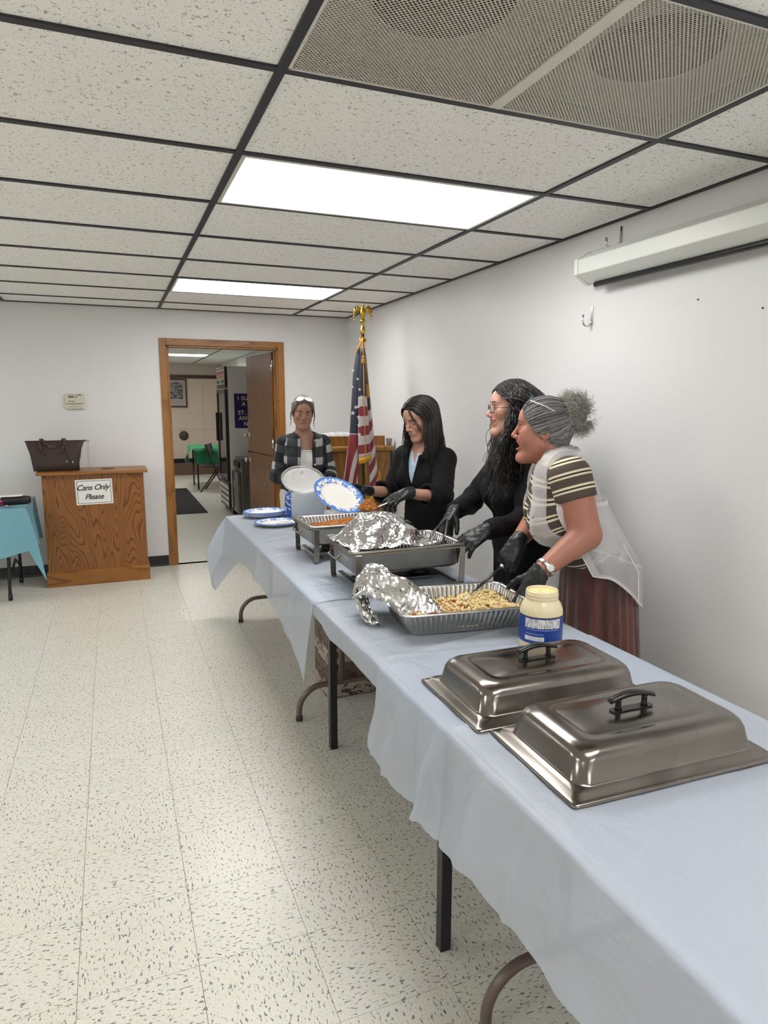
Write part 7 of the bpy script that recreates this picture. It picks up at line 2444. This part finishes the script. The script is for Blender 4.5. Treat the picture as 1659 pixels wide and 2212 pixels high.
# hair: swept back from the face into a high frizzy bun
def hair_striped():
    hd, root = hd4, root4
    hm = hairmat('grey_hair', '#4d4b4c', '#a8a6a4', 0.45)
    hair_cap(hd, root, hm, 0.009, None, hl=(0.048, 0.75, 0.035))
    random.seed(44)
    bun = hd.w(-0.105, 0.0, 0.085); tie = hd.w(-0.090, 0, 0.062)
    paths = []
    for i in range(340):
        th = random.uniform(-1, 1)*math.radians(165)
        # roots along the hairline, and the nape
        if abs(th) < math.radians(80): ph = math.radians(31-70*(abs(th)/1.4)**1.6)
        else: ph = math.radians(random.uniform(-38, -10))
        a = hd.skullpt(th, ph, 0.010)
        pts = [a]
        for k in range(1, 7):
            t = k/7
            q_ = hd.loc((a*(1-t)+tie*t)[None])[0]
            d = np.array([(q_[0]+0.012)/0.098, q_[1]/0.077, (q_[2]-0.030)/0.090]); r_ = np.linalg.norm(d)
            d = d/max(r_, 1e-6)*max(r_, 1.125+random.uniform(0, 0.03))
            pts.append(hd.w(d[0]*0.098-0.012, d[1]*0.077, d[2]*0.090+0.030))
        pts.append(tie)
        paths.append([tuple(p) for p in pts])
    strands('swept_hair', paths, hm, root, 0.0026, 4, res=14)
    hm2 = hairmat('pale_grey_curls', '#8a8780', '#cfcabd', 0.5)
    S = SDF(); S.ell(hd.w(-0.108, 0, 0.088), hd.ax, (0.052, 0.056, 0.055), 0.01); S.ell(hd.w(-0.125, 0, 0.055), hd.ax, (0.036, 0.045, 0.045), 0.02)
    lo, hi = bounds([bun], 0.12)
    solid('bun_core', S, [(lo, hi, 0.006)], hairmat('bun_inner_grey', '#6a665f', '#a8a398', 0.6), root, pat=lambda V: np.zeros((len(V), 3))+0.2)
    paths = []
    for i in range(900):
        v = nrm(np.random.RandomState(i+7).normal(size=3))
        c0 = bun if v[2] > -0.3 else hd.w(-0.125, 0, 0.055)
        R0 = 0.042; R1 = random.uniform(0.060, 0.092)
        ex = nrm(np.cross(v, A3(0.3, 0.2, 0.9))); ey = np.cross(v, ex)
        ph = random.uniform(0, 6.3); pts = []
        bend = random.uniform(-0.03, 0.03); bend2 = random.uniform(-0.03, 0.03)
        for k in range(12):
            t = k/11
            p = c0+v*(R0+(R1-R0)*t)+ex*(bend*t*t+0.006*math.cos(ph+t*11))+ey*(bend2*t*t+0.006*math.sin(ph+t*11))
            pts.append(tuple(p))
        paths.append(pts)
    strands('bun_curls', paths, hm2, root, 0.0012, 3, res=24)
    # reading glasses pushed up on the head
    gm = plain('teal_frame', '#22454a', 0.25); tm_ = plain('pale_temple', '#d9d7d2', 0.3)
    for sd in (-1, 1):
        ring = [hd.w(0.062-0.010*math.sin(a)-0.004*abs(math.cos(a)), sd*0.030+0.024*math.cos(a), 0.118+0.016*math.sin(a)-0.012*abs(sd*0.03+0.024*math.cos(a))/0.05) for a in [2*PI*k/22 for k in range(22)]]
        MB().tube([tuple(p) for p in ring], 0.0028, 6, closed=True).build('glasses_rim', gm, root, world=True)
        MB().tube([tuple(hd.w(0.056, sd*0.056, 0.108)), tuple(hd.w(0.0, sd*0.078, 0.090)), tuple(hd.w(-0.04, sd*0.078, 0.072))], 0.0024, 6).build('temple', tm_, root, world=True)
hair_striped()

# ------------------------------------------------------------------ person 1: plaid jacket, hands clasped
def person_plaid():
    fw = nrm((-0.20, -0.98, 0)); rt = A3(fw[1], -fw[0], 0)
    base = A3(0.915, 3.24, 0)
    root = thing('person', tuple(base), 'woman in a black and grey plaid jacket standing with clasped hands by the door', 'person')
    sk = skinmat('skin_olive', '#b3846e', '#935a52', '#b5705c')
    pel = A3(0.91, 3.25, 0.86); chest = A3(0.915, 3.235, 1.12); neck = A3(0.912, 3.225, 1.285)
    up_c = nrm(chest-pel)
    hd = Head((0.896, 3.175, 1.445), (-0.16, -0.97, -0.16), (0.03, -0.12, 1), 0.97)
    shR, elR, wrR = A3(0.772, 3.255, 1.215), A3(0.715, 3.27, 0.965), A3(0.925, 3.085, 0.925)
    shL, elL, wrL = A3(1.058, 3.215, 1.215), A3(1.115, 3.23, 0.965), A3(1.065, 3.055, 0.935)
    arms = [(shR, elR, wrR), (shL, elL, wrL)]
    hR = hand_sdf(wrR, (0.92, -0.35, 0.10), (-0.2, -0.9, 0.3), 1, (0.5, 0.55, 0.6, 0.6), s=0.92, thumb=(0.4, 0.2))
    hL = hand_sdf(wrL, (-0.88, -0.45, 0.02), (0.1, -0.5, 0.85), -1, (0.5, 0.55, 0.6, 0.6), s=0.92, thumb=(0.4, 0.5))
    S, body, lg = make_body(root, hd, sk, neck, pel, chest, fw, up_c, arms, hands=[hR, hL], sc=0.95, lip=0.6, seam=-0.15)
    hd.features(S, root, '#2a1b15', brow_h=0.0225, tilt=0.15, lash=0.0024)
    t = NT('plaid_wool'); at = t.node('ShaderNodeAttribute'); at.attribute_name = 'pat'; s = t.sep(at.outputs['Vector'])
    def band(x, per, lo_, hi_):
        f_ = t.math('FRACT', t.math('MULTIPLY', x, 1/per)); return t.math('MULTIPLY', t.math('GREATER_THAN', f_, lo_), t.math('LESS_THAN', f_, hi_))
    b1 = band(s[0], 0.135, 0.0, 0.42); b2 = band(s[1], 0.135, 0.0, 0.42)
    fine = t.math('MULTIPLY', band(s[0], 0.009, 0, 0.5), b2); fine2 = t.math('MULTIPLY', band(s[1], 0.009, 0, 0.5), b1)
    f_ = t.math('ADD', t.math('MULTIPLY', b1, 0.38), t.math('MULTIPLY', b2, 0.38))
    f_ = t.math('ADD', f_, t.math('MULTIPLY', t.math('MULTIPLY', b1, b2), 0.22))
    c = t.ramp(f_, [(0.0, '#0a0a0d'), (0.40, '#35373b'), (0.75, '#5f6164'), (1.0, '#b9bab8')])
    wv = t.noise(t.coord('Object'), 260, 2)
    c = t.mix(t.math('MULTIPLY', wv, 0.35), c, (0.02, 0.02, 0.025, 1)); t.base(c); t.rough(0.85)
    t.bump(t.noise(t.coord('Object', scale=(9, 9, 4)), 1.0, 3, 0.6, 0.8), 0.3, 0.02); pm = t.m
    J, (ap, am, ac) = jacket_sdf(pel, chest, up_c, fw, [], 0.99, 1.0, neck, 0.775, (0.062, 0.058, 0.056, 0.050), (), flare=0.01)
    for sh, el, wr in arms: J.cone(chest+A3(*up_c)*0.12, sh, 0.061, 0.060, 0.045)
    J.cone(chest+up_c*0.14-fw*0.03, neck-fw*0.035+A3(0, 0, -0.01), 0.085, 0.066, 0.03)
    o_ = A3(*chest)
    def cut(P, d):
        q = (P-o_)@ac.T
        wv_ = np.where(q[:, 2] > 0.05, 0.042+0.14*np.clip(q[:, 2]-0.05, 0, 1), 0.042+0.03*np.clip(0.05-q[:, 2], 0, 1))
        return np.maximum(np.abs(q[:, 1]-0.012)-wv_, 0.0-q[:, 0])
    J.fun(cut, mode='sub')
    J.fun(lambda P, d: np.maximum(np.linalg.norm((P-(neck+A3(0, 0, 0.02))), axis=1)*-1+0.066, d), mode='set')
    for sd in (-1, 1):
        J.cone(chest+ac[0]*0.095+ac[1]*(sd*0.075+0.012)+ac[2]*0.135, chest+ac[0]*0.150+ac[1]*(sd*0.062+0.012)-ac[2]*0.02, 0.030, 0.016, 0.005, flat=(ac[0], 2.2))
    def plaid(V):
        q = (V-chest)@ac.T
        a_ = q[:, 1]+1.0; b_ = q[:, 2]+1.0
        return np.stack([a_, b_, np.zeros(len(V))], 1)
    lo, hi = bounds([shR, shL, elR, elL, wrR, wrL, pel, neck, pel+fw*0.15, pel-fw*0.15, A3(0.91, 3.2, 0.78)], 0.09); lo[2] = 0.76
    solid('plaid_jacket', J, [(lo, hi, 0.0055)], pm, root, pat=plaid)
    for sh, el, wr in arms:
        K = SDF(); K.cone(sh-nrm(el-sh)*0.0, el, 0.0645, 0.059, 0.02); K.cone(el, wr, 0.058, 0.050, 0.03)
        e_ = el+(wr-el)*0.86; dn = nrm(wr-el); K.plane(e_, dn)
        L1 = np.linalg.norm(el-sh)
        def kf(P, K=K, sh=sh, el=el):
            t_ = np.clip(((P-sh)@(el-sh))/((el-sh)@(el-sh)), 0, 1.6)
            return K(P)+0.003*np.sin(t_*34+P[:, 2]*30)*np.exp(-((t_-0.95)/0.30)**2)
        def kp(V, sh=sh, el=el, wr=wr, L1=L1):
            t1 = (V-sh)@nrm(el-sh); t2 = (V-el)@nrm(wr-el)
            w_ = np.clip(0.5+(t2-(L1-t1))*12, 0, 1)
            b_ = t1*(1-w_)+(L1+t2)*w_
            return np.stack([(V-sh)@nrm(fw+0.9*ac[1])+1.02, 1.56-b_, np.zeros(len(V))], 1)
        lo, hi = bounds([sh, el, e_], 0.085)
        solid('sleeve', kf, [(lo, hi, 0.0055)], pm, root, pat=kp)
    bm = plain('jacket_button', '#b5a98a', 0.3, 0.6)
    for du in (0.125, -0.055):
        p = chest+ac[0]*(0.128 if du > 0 else 0.150)+ac[1]*(0.075)+ac[2]*du
        m = MB(); m.ball(tuple(p), 0.009, 10, 7); m.build('button', bm, root, world=True)
    # white smocked top with a drawstring
    B = SDF(); torso(B, pel, chest, fw, (0, 0, 1), up_c, 0.95, 0.97, infl=0.006); B.plane((0, 0, 0.80), (0, 0, -1)); B.plane(chest+ac[2]*0.055, nrm(ac[2]+0.05*ac[0]))
    lo, hi = bounds([chest, pel], 0.20); lo[2] = 0.78
    M_wtop = fabric('white_cotton', '#dcdad8', 0.7, amt=0.05); solid('white_top', B, [(lo, hi, 0.006)], M_wtop, root)
    fr_ = lambda l_, u_: chest+ac[0]*0.155+ac[1]*l_+ac[2]*u_
    def onfront(l_, u_):
        for k in range(60):
            p = chest+ac[0]*(0.22-0.003*k)+ac[1]*l_+ac[2]*u_
            if B(p[None])[0] < 0: return p+ac[0]*0.004
        return p
    MB().tube([tuple(onfront(-0.05+0.1*k/9, 0.046)) for k in range(10)], 0.006, 6).build('gathered_edge', M_wtop, root, world=True)
    MB().tube([tuple(onfront(0.0, 0.045)), tuple(onfront(0.006, 0.02)), tuple(onfront(0.004, -0.03)), tuple(onfront(-0.006, -0.042)), tuple(onfront(-0.012, -0.02)), tuple(onfront(-0.004, 0.03))], 0.0026, 6).build('drawstring', M_wtop, root, world=True)
    Tn = SDF(); torso(Tn, pel, chest, fw, (0, 0, 1), up_c, 0.94, 0.8); l2 = legs(Tn, pel, fw, 1.0, 0.016)
    Tn.plane((0, 0, 0.93), (0, 0, 1)); Tn.plane((0, 0, 0.05), (0, 0, -1))
    lo, hi = bounds([pel], 0.24); lo[2] = 0.03; hi[2] = 0.95
    solid('trousers', Tn, [(lo, hi, 0.009)], fabric('white_trouser_cloth', '#d4d2ce', 0.7, amt=0.06), root); shoes(root, l2, fw, M_shoe)
    # hair pulled back, with loose wisps; clear glasses on top
    hm = hairmat('grey_brown_hair', '#2f2824', '#756c66', 0.45)
    hair_cap(hd, root, hm, 0.009, None, hl=(0.046, 0.62, 0.030))
    random.seed(55); tie = hd.w(-0.10, 0, -0.03); paths = []
    for i in range(280):
        th = random.uniform(-1, 1)*math.radians(88)
        ph = math.radians(33-72*(abs(th)/1.5)**1.6)
        a = hd.skullpt(th, ph, 0.010); pts = [a]
        for k in range(1, 7):
            t_ = k/7
            q_ = hd.loc((a*(1-t_)+tie*t_)[None])[0]; q_[2] += 0.05*math.sin(PI*t_)
            d = np.array([(q_[0]+0.012)/0.098, q_[1]/0.077, (q_[2]-0.030)/0.090]); r_ = np.linalg.norm(d)
            d = d/max(r_, 1e-6)*max(r_, 1.12+random.uniform(0, 0.02)); pts.append(hd.w(d[0]*0.098-0.012, d[1]*0.077, d[2]*0.090+0.030))
        pts.append(tie); paths.append([tuple(p) for p in pts])
    strands('swept_hair', paths, hm, root, 0.0026, 4, res=14)
    wis = []
    for sd in (-1, 1):
        for i in range(6):
            a = hd.skullpt(sd*1.25, 0.15, 0.012)
            wis.append([tuple(a), tuple(hd.w(0.0, sd*(0.088+0.002*i), -0.03)), tuple(hd.w(-0.005+0.004*i, sd*(0.086+0.001*i), -0.07)), tuple(hd.w(-0.01, sd*(0.088+0.003*i), -0.105-0.004*i))])
    strands('hair_wisps', wis, hm, root, 0.0009, 4, res=14)
    tail = [[tuple(tie+rt*random.uniform(-.02, .02)), tuple(hd.w(-0.125, random.uniform(-.02, .02), -0.08)), tuple(hd.w(-0.12, random.uniform(-.03, .03), -0.16)), tuple(hd.w(-0.11, random.uniform(-.03, .03), -0.24))] for i in range(50)]
    strands('ponytail', tail, hm, root, 0.005, 4)
    gm = plain('clear_frame_white', '#dedcd8', 0.15)
    t = NT('bright_lens'); t.base('#e9eceb'); t.rough(0.05); t.set(Alpha=0.55); gl = t.m
    for sd in (-1, 1):
        ring = [hd.w(0.060-0.024*math.sin(a), sd*0.032+0.026*math.cos(a), 0.120+0.011*math.sin(a)-4.0*(sd*0.032+0.026*math.cos(a))**2) for a in [2*PI*k/22 for k in range(22)]]
        MB().tube([tuple(p) for p in ring], 0.0026, 6, closed=True).build('glasses_rim', gm, root, world=True)
        m = MB(); m.add([tuple(p) for p in ring], [tuple(range(22))], True); m.build('lens', gl, root, world=True)
        MB().tube([tuple(hd.w(0.055, sd*0.058, 0.106)), tuple(hd.w(0.0, sd*0.086, 0.078)), tuple(hd.w(-0.05, sd*0.086, 0.055))], 0.0024, 6).build('temple', gm, root, world=True)
    MB().tube([tuple(hd.w(0.060, 0.008, 0.120)), tuple(hd.w(0.060, -0.008, 0.120))], 0.003, 6).build('bridge', gm, root, world=True)
person_plaid()

# ------------------------------------------------------------------ plate and loaded spoon in the blazer wearer's hands
hp = plate_mesh('held_plate', None)
nz_ = nrm((0.12, -0.72, 0.78)); mj = A3(0.837, -0.333, -0.45); mj = nrm(mj-(mj@nz_)*nz_); mn = np.cross(nz_, mj)
Mx = Matrix((Vector(mj), Vector(mn), Vector(nz_))).transposed().to_4x4(); Mx.translation = Vector((0.728, 1.805, 0.990)); hp.matrix_world = Mx
tag(hp, 'oval blue-rimmed paper plate held tilted in a black glove', 'plate')
sp = thing('rice_spoon', (0.80, 1.475, 0.965), 'serving spoon heaped with orange rice in a black glove', 'spoon')
MB().tube([(0.30, 0.06, 0.042), (0.12, 0.02, 0.028), (0.02, 0.0, 0.002)], [0.004, 0.0045, 0.006], 8, flat=0.5).build('handle', M_chrome, sp)
m = MB(); m.lathe([(0.0, -0.016), (0.025, -0.012), (0.042, 0.0), (0.044, 0.003), (0.040, 0.002), (0.0, -0.010)], 20, -0.02, 0, 1.1, 0.85, cap=(False, False)); m.build('bowl', M_chrome, sp)
def heap(u, v):
    a = 2*PI*u; r_ = v
    return (-0.02+0.052*r_*math.cos(a), 0.042*r_*math.sin(a), 0.002+0.040*(1-r_**2.2)*(1+0.15*math.sin(3*a+2)))
m = MB(); m.grid(heap, 33, 10); m.build('rice', M_rice, sp)
g_ = MB(); pr = MB(); pr.ball((0, 0, 0), (0.0075, 0.0026, 0.0024), 6, 4); random.seed(6)
for k in range(260):
    x, y, z = heap(random.random(), math.sqrt(random.random()))
    Mm = Matrix.Translation((x, y, z+0.002)) @ Euler((random.uniform(-1, 1), random.uniform(-1, 1), random.uniform(0, 6.3))).to_matrix().to_4x4()
    g_.add([Mm @ Vector(p) for p in pr.v], pr.f, True)
tag(g_.build('rice_grains', M_grain, sp), kind='stuff')
